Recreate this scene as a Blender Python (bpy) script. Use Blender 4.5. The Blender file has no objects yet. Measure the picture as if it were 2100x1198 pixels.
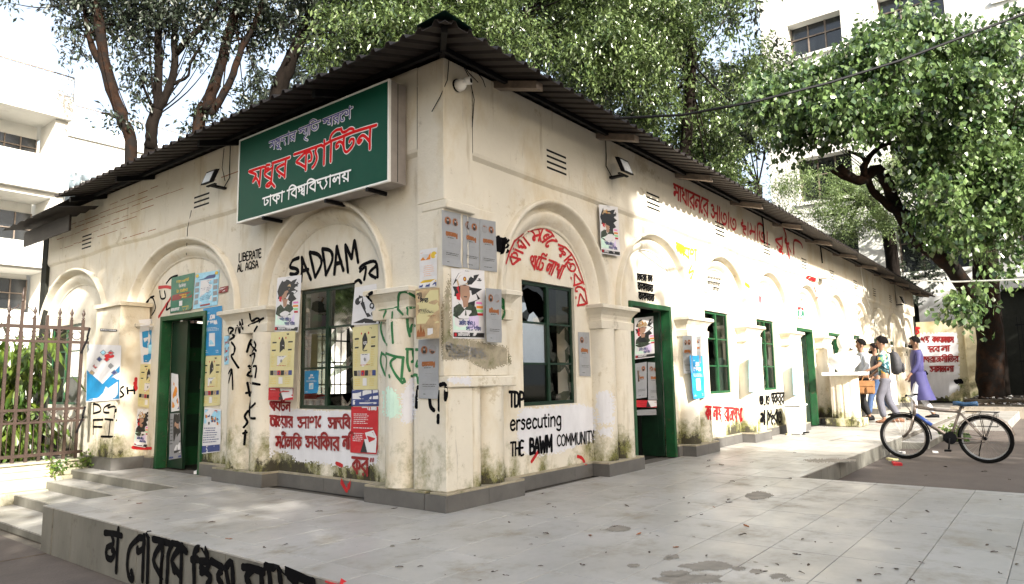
import bpy, bmesh, math, random
import numpy as np
from mathutils import Vector, Matrix
from mathutils.bvhtree import BVHTree
from mathutils.geometry import tessellate_polygon
random.seed(7); rng = np.random.default_rng(7)
S = bpy.context.scene; COL = S.collection
R = math.radians
# ---------------------------------------------------------------- camera
CF = 1428.37; CP = Vector((0, 0, 1.05))
cf = Vector((0.78005061, 0.61309148, 0.12505949)); cr = Vector((0.61952753, -0.78479309, -0.01689493)); cu = Vector((-0.08778769, -0.0906567, 0.99200539))
cam = bpy.data.objects.new('camera', bpy.data.cameras.new('camera')); COL.objects.link(cam); S.camera = cam
cam.matrix_world = Matrix(((cr.x, cu.x, -cf.x, CP.x), (cr.y, cu.y, -cf.y, CP.y), (cr.z, cu.z, -cf.z, CP.z), (0, 0, 0, 1)))
cam.data.sensor_width = 36; cam.data.lens = 36 * CF / 2100; cam.data.clip_start = .05; cam.data.clip_end = 2000
def ray(px, py): return (cr * ((px - 1050) / CF) - cu * ((py - 599) / CF) + cf)
def at(px, py, ax, v):
    d = ray(px, py); return CP + d * ((v - CP[ax]) / d[ax])
def AD(px, py, D): return CP + ray(px, py) * D
# ---------------------------------------------------------------- world, sun, exposure
SUN = Vector((-.34, -.80, .49)).normalized()
el = math.asin(SUN.z); az = math.atan2(SUN.x, SUN.y)
W = bpy.data.worlds.new('World'); S.world = W; W.use_nodes = True
nt = W.node_tree; sky = nt.nodes.new('ShaderNodeTexSky'); sky.sky_type = 'NISHITA'; sky.sun_disc = False
sky.sun_elevation = el; sky.sun_rotation = az; sky.air_density = 1.0; sky.dust_density = 7.0; sky.ozone_density = 1.0
veil = nt.nodes.new('ShaderNodeMixRGB'); veil.inputs[0].default_value = .62; veil.inputs[2].default_value = (2.05, 2.28, 2.5, 1)      # thin bright overcast veil over the whole sky
nt.links.new(sky.outputs[0], veil.inputs[1]); nt.links.new(veil.outputs[0], nt.nodes['Background'].inputs[0]); nt.nodes['Background'].inputs[1].default_value = .15
sl = bpy.data.lights.new('sun', 'SUN'); sl.energy = 3.5; sl.angle = R(.55); sl.color = (1, .955, .87)
so = bpy.data.objects.new('sun', sl); COL.objects.link(so); so.rotation_euler = SUN.to_track_quat('Z', 'Y').to_euler(); so.location = SUN * 40
S.view_settings.view_transform = 'Standard'; S.view_settings.look = 'None'; S.view_settings.gamma = 1; S.view_settings.use_curve_mapping = False
S.view_settings.exposure = 1.95
S.cycles.max_bounces = 6; S.cycles.transparent_max_bounces = 6; S.cycles.caustics_reflective = False; S.cycles.caustics_refractive = False
# ---------------------------------------------------------------- materials
def newmat(name):
    m = bpy.data.materials.new(name); m.use_nodes = True; n = m.node_tree.nodes; return m, n, m.node_tree.links, n['Principled BSDF']
def mat(name, c, rough=.7, metal=0, var=.12, scale=6, bump=0, spec=.5, bscale=None, dirt=None, emis=None, stretch=(1, 1, 1)):
    m, n, L, b = newmat(name)
    b.inputs['Roughness'].default_value = rough; b.inputs['Metallic'].default_value = metal; b.inputs['Specular IOR Level'].default_value = spec
    b.inputs['Base Color'].default_value = (*c, 1)
    if var:
        tc = n.new('ShaderNodeTexCoord'); mp = n.new('ShaderNodeMapping'); mp.inputs['Scale'].default_value = stretch; L.new(tc.outputs['Object'], mp.inputs[0])
        no = n.new('ShaderNodeTexNoise'); no.inputs['Scale'].default_value = scale; no.inputs['Detail'].default_value = 7; no.inputs['Roughness'].default_value = .65; L.new(mp.outputs[0], no.inputs[0])
        rp = n.new('ShaderNodeValToRGB'); L.new(no.outputs[0], rp.inputs[0])
        rp.color_ramp.elements[0].position = .3; rp.color_ramp.elements[1].position = .7
        rp.color_ramp.elements[0].color = (*[x * (1 - var) for x in c], 1); rp.color_ramp.elements[1].color = (*[min(1, x * (1 + var)) for x in c], 1)
        out = rp.outputs[0]
        if dirt:
            n2 = n.new('ShaderNodeTexNoise'); n2.inputs['Scale'].default_value = dirt[1]; n2.inputs['Detail'].default_value = 9; n2.inputs['Roughness'].default_value = .7; L.new(tc.outputs['Object'], n2.inputs[0])
            r2 = n.new('ShaderNodeValToRGB'); L.new(n2.outputs[0], r2.inputs[0]); r2.color_ramp.elements[0].position = dirt[2]; r2.color_ramp.elements[1].position = dirt[3]
            mx = n.new('ShaderNodeMixRGB'); L.new(r2.outputs[0], mx.inputs[0]); L.new(out, mx.inputs[1]); mx.inputs[2].default_value = (*dirt[0], 1); out = mx.outputs[0]
        L.new(out, b.inputs['Base Color'])
        if bump:
            bn = n.new('ShaderNodeBump'); bn.inputs['Strength'].default_value = bump; bn.inputs['Distance'].default_value = .01
            n3 = n.new('ShaderNodeTexNoise'); n3.inputs['Scale'].default_value = bscale or scale * 5; n3.inputs['Detail'].default_value = 6; L.new(tc.outputs['Object'], n3.inputs[0])
            L.new(n3.outputs[0], bn.inputs['Height']); L.new(bn.outputs[0], b.inputs['Normal'])
    if emis: b.inputs['Emission Color'].default_value = (*emis[0], 1); b.inputs['Emission Strength'].default_value = emis[1]
    return m
def plaster(name, c, moss=True, h0=.15, mh=.72, mosscol=(.15, .15, .045), grime=.5):
    """limewashed plaster: broad ochre blotches, vertical runs, fine trowel relief, damp moss near the ground"""
    m, n, L, b = newmat(name); b.inputs['Roughness'].default_value = .85; b.inputs['Specular IOR Level'].default_value = .25
    g = n.new('ShaderNodeNewGeometry'); pos = g.outputs['Position']
    def noise(scale, st=(1, 1, 1), det=8, ro=.65):
        mp = n.new('ShaderNodeMapping'); mp.inputs['Scale'].default_value = st; L.new(pos, mp.inputs[0])
        t = n.new('ShaderNodeTexNoise'); t.inputs['Scale'].default_value = scale; t.inputs['Detail'].default_value = det; t.inputs['Roughness'].default_value = ro; L.new(mp.outputs[0], t.inputs[0]); return t.outputs[0]
    def ramp(i, a, z, ca=(0, 0, 0), cz=(1, 1, 1)):
        r = n.new('ShaderNodeValToRGB'); L.new(i, r.inputs[0]); e = r.color_ramp.elements; e[0].position = a; e[1].position = z; e[0].color = (*ca, 1); e[1].color = (*cz, 1); return r.outputs[0]
    def mix(f, a, bb, op='MIX'):
        x = n.new('ShaderNodeMixRGB'); x.blend_type = op
        if isinstance(f, float): x.inputs[0].default_value = f
        else: L.new(f, x.inputs[0])
        for k, v in ((1, a), (2, bb)):
            if isinstance(v, tuple): x.inputs[k].default_value = (*v, 1)
            else: L.new(v, x.inputs[k])
        return x.outputs[0]
    col = ramp(noise(.9), .35, .65, tuple(x * .93 for x in c), tuple(min(1, x * 1.06) for x in c))
    col = mix(ramp(noise(2.3, (1, 1, .5)), .5, .78), col, (c[0] * .80, c[1] * .70, c[2] * .52))
    col = mix(ramp(noise(7, (1, 1, .12)), .60, .80), col, (c[0] * .55, c[1] * .48, c[2] * .36))
    col = mix(ramp(noise(38, (1, 1, 1)), .68, .74), col, (.22, .17, .10))
    col = mix(ramp(noise(16, (1, 1, .06), 6, .7), .66, .76), col, (.16, .14, .11))
    col = mix(ramp(noise(1.7, (1, 1, 1), 12, .8), .60, .63), col, (c[0] * .78, c[1] * .74, c[2] * .66))
    col = mix(ramp(noise(3.1, (1, 1, .8), 10, .75), .62, .72), col, (c[0] * grime, c[1] * grime * .95, c[2] * grime * .85))
    if moss:
        sp = n.new('ShaderNodeSeparateXYZ'); L.new(pos, sp.inputs[0])
        mr = n.new('ShaderNodeMapRange'); L.new(sp.outputs[2], mr.inputs[0]); mr.inputs[1].default_value = h0; mr.inputs[2].default_value = h0 + mh; mr.inputs[3].default_value = .50; mr.inputs[4].default_value = 0
        ad = n.new('ShaderNodeMath'); ad.operation = 'ADD'; lo = n.new('ShaderNodeMath'); lo.operation = 'MULTIPLY'; L.new(mr.outputs[0], lo.inputs[0]); L.new(ramp(noise(1.5, (1, 1, .6), 4, .6), .38, .60, (.45, .45, .45), (1.12, 1.12, 1.12)), lo.inputs[1]); L.new(lo.outputs[0], ad.inputs[0]); L.new(noise(5.5, (1, 1, .85), 12, .8), ad.inputs[1])
        col = mix(ramp(ad.outputs[0], .72, .98), col, mosscol)
        a2 = n.new('ShaderNodeMath'); a2.operation = 'ADD'; L.new(lo.outputs[0], a2.inputs[0]); L.new(noise(11, (1, 1, .7), 11, .82), a2.inputs[1])
        col = mix(ramp(a2.outputs[0], .93, 1.05), col, (.05, .045, .03))
    L.new(col, b.inputs['Base Color'])
    bn = n.new('ShaderNodeBump'); bn.inputs['Strength'].default_value = .45; bn.inputs['Distance'].default_value = .012
    L.new(noise(14, det=10), bn.inputs['Height']); L.new(bn.outputs[0], b.inputs['Normal'])
    return m
def leafmat(name, c1, c2, rough=.42, trans=.25):
    m, n, L, b = newmat(name); g = n.new('ShaderNodeNewGeometry')
    no = n.new('ShaderNodeTexWhiteNoise'); no.noise_dimensions = '3D'
    vm = n.new('ShaderNodeVectorMath'); vm.operation = 'SNAP'; vm.inputs[1].default_value = (.23, .23, .23); L.new(g.outputs['Position'], vm.inputs[0]); L.new(vm.outputs[0], no.inputs[0])
    mx = n.new('ShaderNodeMixRGB'); L.new(no.outputs[0], mx.inputs[0]); mx.inputs[1].default_value = (*c1, 1); mx.inputs[2].default_value = (*c2, 1)
    L.new(mx.outputs[0], b.inputs['Base Color']); b.inputs['Roughness'].default_value = rough; b.inputs['Specular IOR Level'].default_value = .85
    tr = n.new('ShaderNodeBsdfTranslucent'); L.new(mx.outputs[0], tr.inputs[0]); ms = n.new('ShaderNodeMixShader'); ms.inputs[0].default_value = trans
    L.new(b.outputs[0], ms.inputs[1]); L.new(tr.outputs[0], ms.inputs[2]); L.new(ms.outputs[0], n['Material Output'].inputs[0])
    return m
def glassmat(name, tint=(.28, .32, .28), alpha=.12):
    m, n, L, b = newmat(name); tp = n.new('ShaderNodeBsdfTransparent'); tp.inputs[0].default_value = (*tint, 1)
    gl = n.new('ShaderNodeBsdfGlossy'); gl.inputs['Roughness'].default_value = .04
    fr = n.new('ShaderNodeFresnel'); fr.inputs[0].default_value = 1.5
    ad = n.new('ShaderNodeMath'); ad.operation = 'MULTIPLY_ADD'; L.new(fr.outputs[0], ad.inputs[0]); ad.inputs[1].default_value = .55; ad.inputs[2].default_value = .015
    ms = n.new('ShaderNodeMixShader'); L.new(ad.outputs[0], ms.inputs[0]); L.new(tp.outputs[0], ms.inputs[1]); L.new(gl.outputs[0], ms.inputs[2])
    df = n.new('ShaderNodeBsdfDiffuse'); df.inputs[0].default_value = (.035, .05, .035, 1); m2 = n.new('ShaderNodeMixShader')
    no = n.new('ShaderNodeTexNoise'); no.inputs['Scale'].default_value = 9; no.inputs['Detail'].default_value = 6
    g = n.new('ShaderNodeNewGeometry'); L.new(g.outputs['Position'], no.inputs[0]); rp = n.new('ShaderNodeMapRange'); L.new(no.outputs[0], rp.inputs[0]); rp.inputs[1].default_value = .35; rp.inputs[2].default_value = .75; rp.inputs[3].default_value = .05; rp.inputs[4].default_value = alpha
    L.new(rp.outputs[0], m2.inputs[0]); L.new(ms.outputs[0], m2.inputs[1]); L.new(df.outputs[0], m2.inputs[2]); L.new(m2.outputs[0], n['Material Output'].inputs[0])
    return m
M = {}
CREAM = (.665, .62, .525)
M['wall'] = plaster('cream_limewash', CREAM)
M['wallup'] = M['wall']
M['endwall'] = plaster('damp_wall', (.55, .50, .34), True, 0, 1.6, (.07, .10, .015))
M['pillar'] = plaster('white_limewash', (.72, .65, .52))
M['base'] = plaster('damp_concrete', (.42, .40, .30), True, -.45, .5, (.05, .05, .02))
def tilemat(name, c, rough):
    m, n, L, b = newmat(name); g = n.new('ShaderNodeNewGeometry'); pos = g.outputs['Position']
    oi = n.new('ShaderNodeObjectInfo')
    n1 = n.new('ShaderNodeTexNoise'); n1.inputs['Scale'].default_value = 1.1; n1.inputs['Detail'].default_value = 8; L.new(pos, n1.inputs[0])
    r1 = n.new('ShaderNodeValToRGB'); L.new(n1.outputs[0], r1.inputs[0]); r1.color_ramp.elements[0].position = .3; r1.color_ramp.elements[1].position = .7
    r1.color_ramp.elements[0].color = (c[0] * .80, c[1] * .79, c[2] * .76, 1); r1.color_ramp.elements[1].color = (*c, 1)
    hv = n.new('ShaderNodeHueSaturation'); L.new(r1.outputs[0], hv.inputs['Color']); mr = n.new('ShaderNodeMapRange'); L.new(oi.outputs['Random'], mr.inputs[0]); mr.inputs[3].default_value = .93; mr.inputs[4].default_value = 1.05; L.new(mr.outputs[0], hv.inputs['Value'])
    n2 = n.new('ShaderNodeTexNoise'); n2.inputs['Scale'].default_value = 2.4; n2.inputs['Detail'].default_value = 12; n2.inputs['Roughness'].default_value = .72; L.new(pos, n2.inputs[0])
    r2 = n.new('ShaderNodeValToRGB'); L.new(n2.outputs[0], r2.inputs[0]); r2.color_ramp.elements[0].position = .52; r2.color_ramp.elements[1].position = .70
    m1 = n.new('ShaderNodeMixRGB'); L.new(r2.outputs[0], m1.inputs[0]); L.new(hv.outputs[0], m1.inputs[1]); m1.inputs[2].default_value = (c[0] * .60, c[1] * .54, c[2] * .43, 1)
    # small round droppings and drip stains
    vo = n.new('ShaderNodeTexVoronoi'); vo.inputs['Scale'].default_value = 5.2; L.new(pos, vo.inputs[0])
    wn = n.new('ShaderNodeTexWhiteNoise'); L.new(vo.outputs['Color'], wn.inputs[0])
    th = n.new('ShaderNodeMath'); th.operation = 'MULTIPLY'; L.new(wn.outputs[0], th.inputs[0]); th.inputs[1].default_value = .16
    nn = n.new('ShaderNodeTexNoise'); nn.inputs['Scale'].default_value = 30; L.new(pos, nn.inputs[0])
    ds = n.new('ShaderNodeMath'); ds.operation = 'MULTIPLY_ADD'; L.new(nn.outputs[0], ds.inputs[0]); ds.inputs[1].default_value = .10; L.new(vo.outputs['Distance'], ds.inputs[2])
    lt = n.new('ShaderNodeMath'); lt.operation = 'LESS_THAN'; L.new(ds.outputs[0], lt.inputs[0]); L.new(th.outputs[0], lt.inputs[1])
    m2 = n.new('ShaderNodeMixRGB'); L.new(lt.outputs[0], m2.inputs[0]); L.new(m1.outputs[0], m2.inputs[1]); m2.inputs[2].default_value = (.10, .085, .06, 1)
    L.new(m2.outputs[0], b.inputs['Base Color']); b.inputs['Roughness'].default_value = rough; b.inputs['Specular IOR Level'].default_value = .5
    rr = n.new('ShaderNodeMapRange'); L.new(n2.outputs[0], rr.inputs[0]); rr.inputs[1].default_value = .3; rr.inputs[2].default_value = .7; rr.inputs[3].default_value = rough - .08; rr.inputs[4].default_value = rough + .25; L.new(rr.outputs[0], b.inputs['Roughness'])
    return m
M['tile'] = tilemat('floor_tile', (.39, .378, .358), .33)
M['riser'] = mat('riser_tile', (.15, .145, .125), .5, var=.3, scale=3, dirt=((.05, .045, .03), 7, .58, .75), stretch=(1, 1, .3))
M['grout'] = mat('grout', (.11, .10, .085), .9, var=.2)
M['plinth'] = mat('grey_plinth_tile', (.105, .10, .093), .45, var=.22, scale=4, dirt=((.07, .065, .04), 9, .6, .8))
M['mortar'] = mat('mortar', (.34, .30, .22), .9, var=.3, scale=12, dirt=((.08, .09, .02), 6, .5, .7))
M['stain'] = mat('wet_stain', (.215, .19, .155), .7, var=.3, scale=9)
M['road'] = mat('worn_concrete_road', (.095, .076, .064), .8, var=.22, scale=2.5, bump=.5, bscale=40, dirt=((.10, .085, .07), 5, .58, .75))
M['ground'] = mat('bare_ground', (.16, .14, .11), .95, var=.35, scale=3, bump=.8, bscale=25)
M['soil'] = mat('soil', (.045, .035, .022), 1, var=.5, scale=6, bump=1, bscale=30)
M['kerb'] = mat('kerb_concrete', (.30, .26, .21), .85, var=.25, scale=5, dirt=((.08, .07, .05), 7, .55, .7))
M['brick'] = mat('red_brick_edge', (.27, .11, .075), .85, var=.35, scale=9)
M['green'] = mat('green_paint', (.006, .065, .019), .5, var=.35, scale=9, dirt=((.06, .06, .03), 11, .58, .66))
M['dkgreen'] = mat('dark_green_paint', (.003, .022, .009), .45, var=.4, scale=9, dirt=((.08, .06, .03), 16, .66, .72))
M['dark'] = mat('dark_door_wood', (.003, .0035, .003), .9, var=.3, spec=.03)
M['black'] = mat('black_paint', (.004, .004, .005), .6, var=0, spec=.15)
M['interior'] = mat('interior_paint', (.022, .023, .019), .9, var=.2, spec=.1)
M['roof'] = mat('roof_sheet', (.026, .021, .019), .6, spec=.2, metal=.1, var=.3, scale=3, dirt=((.06, .046, .04), 6, .6, .8))
M['ridge'] = mat('green_ridge_cap', (.005, .04, .03), .5, var=.3)
M['steel'] = mat('rusty_steel', (.20, .16, .13), .6, metal=.3, var=.4)
M['white'] = mat('white_paint', (.80, .79, .76), .6, var=.06)
M['bldg'] = mat('white_building', (.74, .73, .69), .8, var=.08, scale=.6, dirt=((.52, .50, .45), 1.2, .55, .8), stretch=(1, 1, .4))
M['bldg2'] = mat('grey_building', (.50, .50, .49), .85, var=.12, scale=.6)
M['winglass'] = mat('window_glass', (.012, .014, .016), .2, var=.3, scale=3, spec=.8)
M['palewin'] = mat('pale_louvre_glass', (.30, .36, .40), .25, var=.2, scale=2)
M['fence'] = mat('brown_fence_paint', (.042, .025, .018), .5, var=.3, scale=12, dirt=((.09, .065, .05), 20, .62, .75))
M['bark'] = mat('bark', (.010, .0075, .006), .95, spec=.1, var=.5, scale=6, bump=1, bscale=18, stretch=(1, 1, .3))
M['barkred'] = mat('reddish_bark', (.020, .011, .007), .95, spec=.1, var=.5, scale=5, bump=1, bscale=18, dirt=((.012, .010, .009), 3, .45, .55))
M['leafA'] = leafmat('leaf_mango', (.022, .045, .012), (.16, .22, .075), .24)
M['leafB'] = leafmat('leaf_bodhi', (.022, .055, .014), (.16, .24, .08), .24, .25)
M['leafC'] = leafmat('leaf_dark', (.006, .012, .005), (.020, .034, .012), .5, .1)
M['leafD'] = leafmat('leaf_feathery', (.10, .16, .05), (.20, .27, .09), .5, .3)
M['leafE'] = leafmat('leaf_broad', (.05, .12, .02), (.16, .22, .03), .4, .3)
M['leafdry'] = mat('dry_leaf', (.055, .030, .018), .7, var=.5, scale=20)
M['glass'] = glassmat('dusty_glass')
M['redp'] = mat('red_spray', (.42, .005, .008), .6, var=.25, scale=18)
M['dredp'] = mat('dark_red_brush', (.22, .006, .008), .6, var=.3, scale=18)
M['blackp'] = mat('black_spray', (.003, .003, .004), .8, var=0, spec=.08)
M['greenp'] = mat('green_spray', (.02, .16, .05), .6, var=.3, scale=18)
M['yelp'] = mat('orange_spray', (.75, .36, .01), .6, var=.2)
M['tealp'] = mat('pale_teal_spray', (.32, .55, .43), .6, var=.2)
M['patch'] = mat('white_wash_patch', (.64, .64, .67), .7, var=.10, scale=5, dirt=((.5, .5, .5), 9, .6, .75), stretch=(1, 1, .4))
M['paper'] = mat('poster_paper', (.66, .65, .66), .65, var=.05)
M['pgrey'] = mat('grey_poster_paper', (.29, .30, .315), .6, var=.07, scale=4)
M['pyel'] = mat('cream_yellow_paper', (.60, .54, .28), .6, var=.06)
M['pblue'] = mat('blue_poster_print', (.015, .22, .46), .55, var=.12)
M['pbluef'] = mat('faded_blue_print', (.30, .58, .74), .6, var=.2, scale=10)
M['pnavy'] = mat('navy_print', (.03, .05, .18), .55, var=.1)
M['pred'] = mat('red_print', (.46, .008, .016), .55, var=.12)
M['pblack'] = mat('black_print', (.012, .012, .014), .55, var=0)
M['pmaroon'] = mat('maroon_print', (.22, .02, .02), .55, var=0)
M['pbrown'] = mat('brown_print', (.28, .09, .02), .55, var=.2)
M['porange'] = mat('orange_print', (.72, .25, .02), .55, var=.2)
M['pgold'] = mat('gold_print', (.62, .42, .02), .55, var=.2)
M['pgreen'] = mat('deep_green_print', (.006, .13, .075), .5, var=.15)
M['plgreen'] = mat('light_green_print', (.25, .62, .25), .55, var=.1)
M['ppink'] = mat('pink_print', (.70, .20, .45), .55, var=.1)
M['pskin'] = mat('printed_skin', (.36, .21, .14), .55, var=.15)
M['ptan'] = mat('tan_print', (.44, .31, .17), .55, var=.3, scale=14)
M['pcamo'] = mat('camouflage_print', (.035, .05, .03), .6, var=.7, scale=30)
M['pgray'] = mat('grey_print', (.25, .25, .26), .6, var=.1)
M['pmint'] = mat('mint_print', (.58, .78, .66), .6, var=.1)
M['plilac'] = mat('lilac_print', (.62, .52, .74), .6, var=.1)
M['sign'] = mat('green_sign_face', (.001, .062, .036), .5, var=.10, scale=2.5, spec=.15)
M['signside'] = mat('sign_case', (.30, .27, .25), .5, metal=.2, var=.15)
M['signred'] = mat('sign_red', (.62, .006, .008), .6, var=.06, spec=.1)
M['signblue'] = mat('sign_blue', (.03, .02, .26), .45, var=0)
M['signwhite'] = mat('sign_white', (.84, .84, .84), .45, var=0)
M['lamp'] = mat('lamp_glass', (.75, .78, .82), .15, var=.1)
# ---------------------------------------------------------------- mesh helpers
def tag(o, label=None, cat=None, group=None, kind=None):
    if label: o['label'] = label
    if cat: o['category'] = cat
    if group: o['group'] = group
    if kind: o['kind'] = kind
    return o
def link(o, parent=None):
    COL.objects.link(o)
    if parent is not None: o.parent = parent
    return o
def wloc(o):
    v = Vector((0, 0, 0))
    while o is not None: v += o.location; o = o.parent
    return v
def thing(name, loc, label, cat, group=None):
    o = bpy.data.objects.new(name, None); o.location = loc; o.empty_display_size = .1; link(o); return tag(o, label, cat, group)
class MB:
    def __init__(s): s.v = []; s.f = []; s.mi = []; s.m = 0
    def add(s, vs, fs):
        b = len(s.v); s.v += [tuple(x) for x in vs]; s.f += [tuple(b + i for i in f) for f in fs]; s.mi += [s.m] * len(fs); return s
    def quad(s, a, b, c, d): return s.add([a, b, c, d], [(0, 1, 2, 3)])
    def box(s, x0, x1, y0, y1, z0, z1):
        return s.add([(x0, y0, z0), (x1, y0, z0), (x1, y1, z0), (x0, y1, z0), (x0, y0, z1), (x1, y0, z1), (x1, y1, z1), (x0, y1, z1)], [(0, 3, 2, 1), (4, 5, 6, 7), (0, 1, 5, 4), (1, 2, 6, 5), (2, 3, 7, 6), (3, 0, 4, 7)])
    def mbox(s, F, s0, s1, d0, d1, z0, z1):
        P = [F(a, d, z) for z in (z0, z1) for a, d in ((s0, d0), (s1, d0), (s1, d1), (s0, d1))]
        return s.add(P, [(0, 3, 2, 1), (4, 5, 6, 7), (0, 1, 5, 4), (1, 2, 6, 5), (2, 3, 7, 6), (3, 0, 4, 7)])
    def tube(s, pts, r, n=6, cap=True, flat=None):
        pts = [Vector(p) for p in pts]; rs = r if isinstance(r, (list, tuple)) else [r] * len(pts); b = len(s.v); up = None
        for i, p in enumerate(pts):
            t = (pts[min(i + 1, len(pts) - 1)] - pts[max(i - 1, 0)])
            t = t.normalized() if t.length > 1e-9 else Vector((0, 0, 1))
            if up is None: up = Vector((0, 0, 1)) if abs(t.z) < .9 else Vector((1, 0, 0))
            x = t.cross(up).normalized(); up = x.cross(t).normalized()
            for k in range(n):
                a = 2 * math.pi * (k + .5) / n; s.v.append(tuple(p + x * math.cos(a) * rs[i] + up * math.sin(a) * rs[i] * (flat or 1)))
        F = []
        for i in range(len(pts) - 1):
            for k in range(n): F.append((b + i * n + k, b + i * n + (k + 1) % n, b + (i + 1) * n + (k + 1) % n, b + (i + 1) * n + k))
        if cap: F.append(tuple(b + k for k in range(n))[::-1]); F.append(tuple(b + (len(pts) - 1) * n + k for k in range(n)))
        s.f += F; s.mi += [s.m] * len(F); return s
    def loft(s, rings, closed=True, cap=True):
        b = len(s.v); n = len(rings[0])
        for r in rings: s.v += [tuple(p) for p in r]
        F = []
        for i in range(len(rings) - 1):
            for k in range(n if closed else n - 1): F.append((b + i * n + k, b + i * n + (k + 1) % n, b + (i + 1) * n + (k + 1) % n, b + (i + 1) * n + k))
        if cap and closed: F.append(tuple(b + k for k in range(n))[::-1]); F.append(tuple(b + (len(rings) - 1) * n + k for k in range(n)))
        s.f += F; s.mi += [s.m] * len(F); return s
    def sphere(s, c, r, nu=10, nv=7, sc=(1, 1, 1)):
        rings = []
        for j in range(nv + 1):
            t = math.pi * j / nv
            rings.append([(c[0] + r * sc[0] * math.sin(t) * math.cos(2 * math.pi * i / nu), c[1] + r * sc[1] * math.sin(t) * math.sin(2 * math.pi * i / nu), c[2] + r * sc[2] * math.cos(t)) for i in range(nu)])
        return s.loft(rings, True, False)
    def mesh(s, name, mats, org=Vector((0, 0, 0)), smooth=False):
        me = bpy.data.meshes.new(name); me.from_pydata([(x - org.x, y - org.y, z - org.z) for x, y, z in s.v], [], s.f)
        for m in (mats if isinstance(mats, (list, tuple)) else [mats]): me.materials.append(m)
        if any(s.mi): me.polygons.foreach_set('material_index', s.mi)
        if smooth: me.polygons.foreach_set('use_smooth', [True] * len(s.f))
        me.update(); return me
    def build(s, name, mats, parent=None, smooth=False, bevel=0, recalc=True):
        org = wloc(parent) if parent is not None else Vector((0, 0, 0)); me = s.mesh(name, mats, org, smooth)
        if recalc:
            bm = bmesh.new(); bm.from_mesh(me); bmesh.ops.recalc_face_normals(bm, faces=bm.faces)
            if bevel: bmesh.ops.bevel(bm, geom=bm.edges, offset=bevel, segments=1, affect='EDGES')
            bm.to_mesh(me); bm.free()
        return link(bpy.data.objects.new(name, me), parent)
def one(name, mats, mb, label, cat, group=None, base=None, **k):
    """a thing that is one mesh, origin at base"""
    base = Vector(base) if base is not None else Vector((sum(p[0] for p in mb.v) / len(mb.v), sum(p[1] for p in mb.v) / len(mb.v), min(p[2] for p in mb.v)))
    me = mb.mesh(name, mats, base, k.get('smooth', False)); o = link(bpy.data.objects.new(name, me)); o.location = base
    return tag(o, label, cat, group, k.get('kind'))
def inst(o, loc, parent=None, rz=None, sc=None):
    c = o.copy(); COL.objects.link(c); c.location = loc
    if parent is not None: c.parent = parent
    if rz is not None: c.rotation_euler = (0, 0, rz)
    if sc is not None: c.scale = sc
    return c
YR, XL = 4.03, 4.21
FR = lambda s, d, z: (s, YR + d, z)
FL = lambda s, d, z: (XL + d, s, z)
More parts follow.
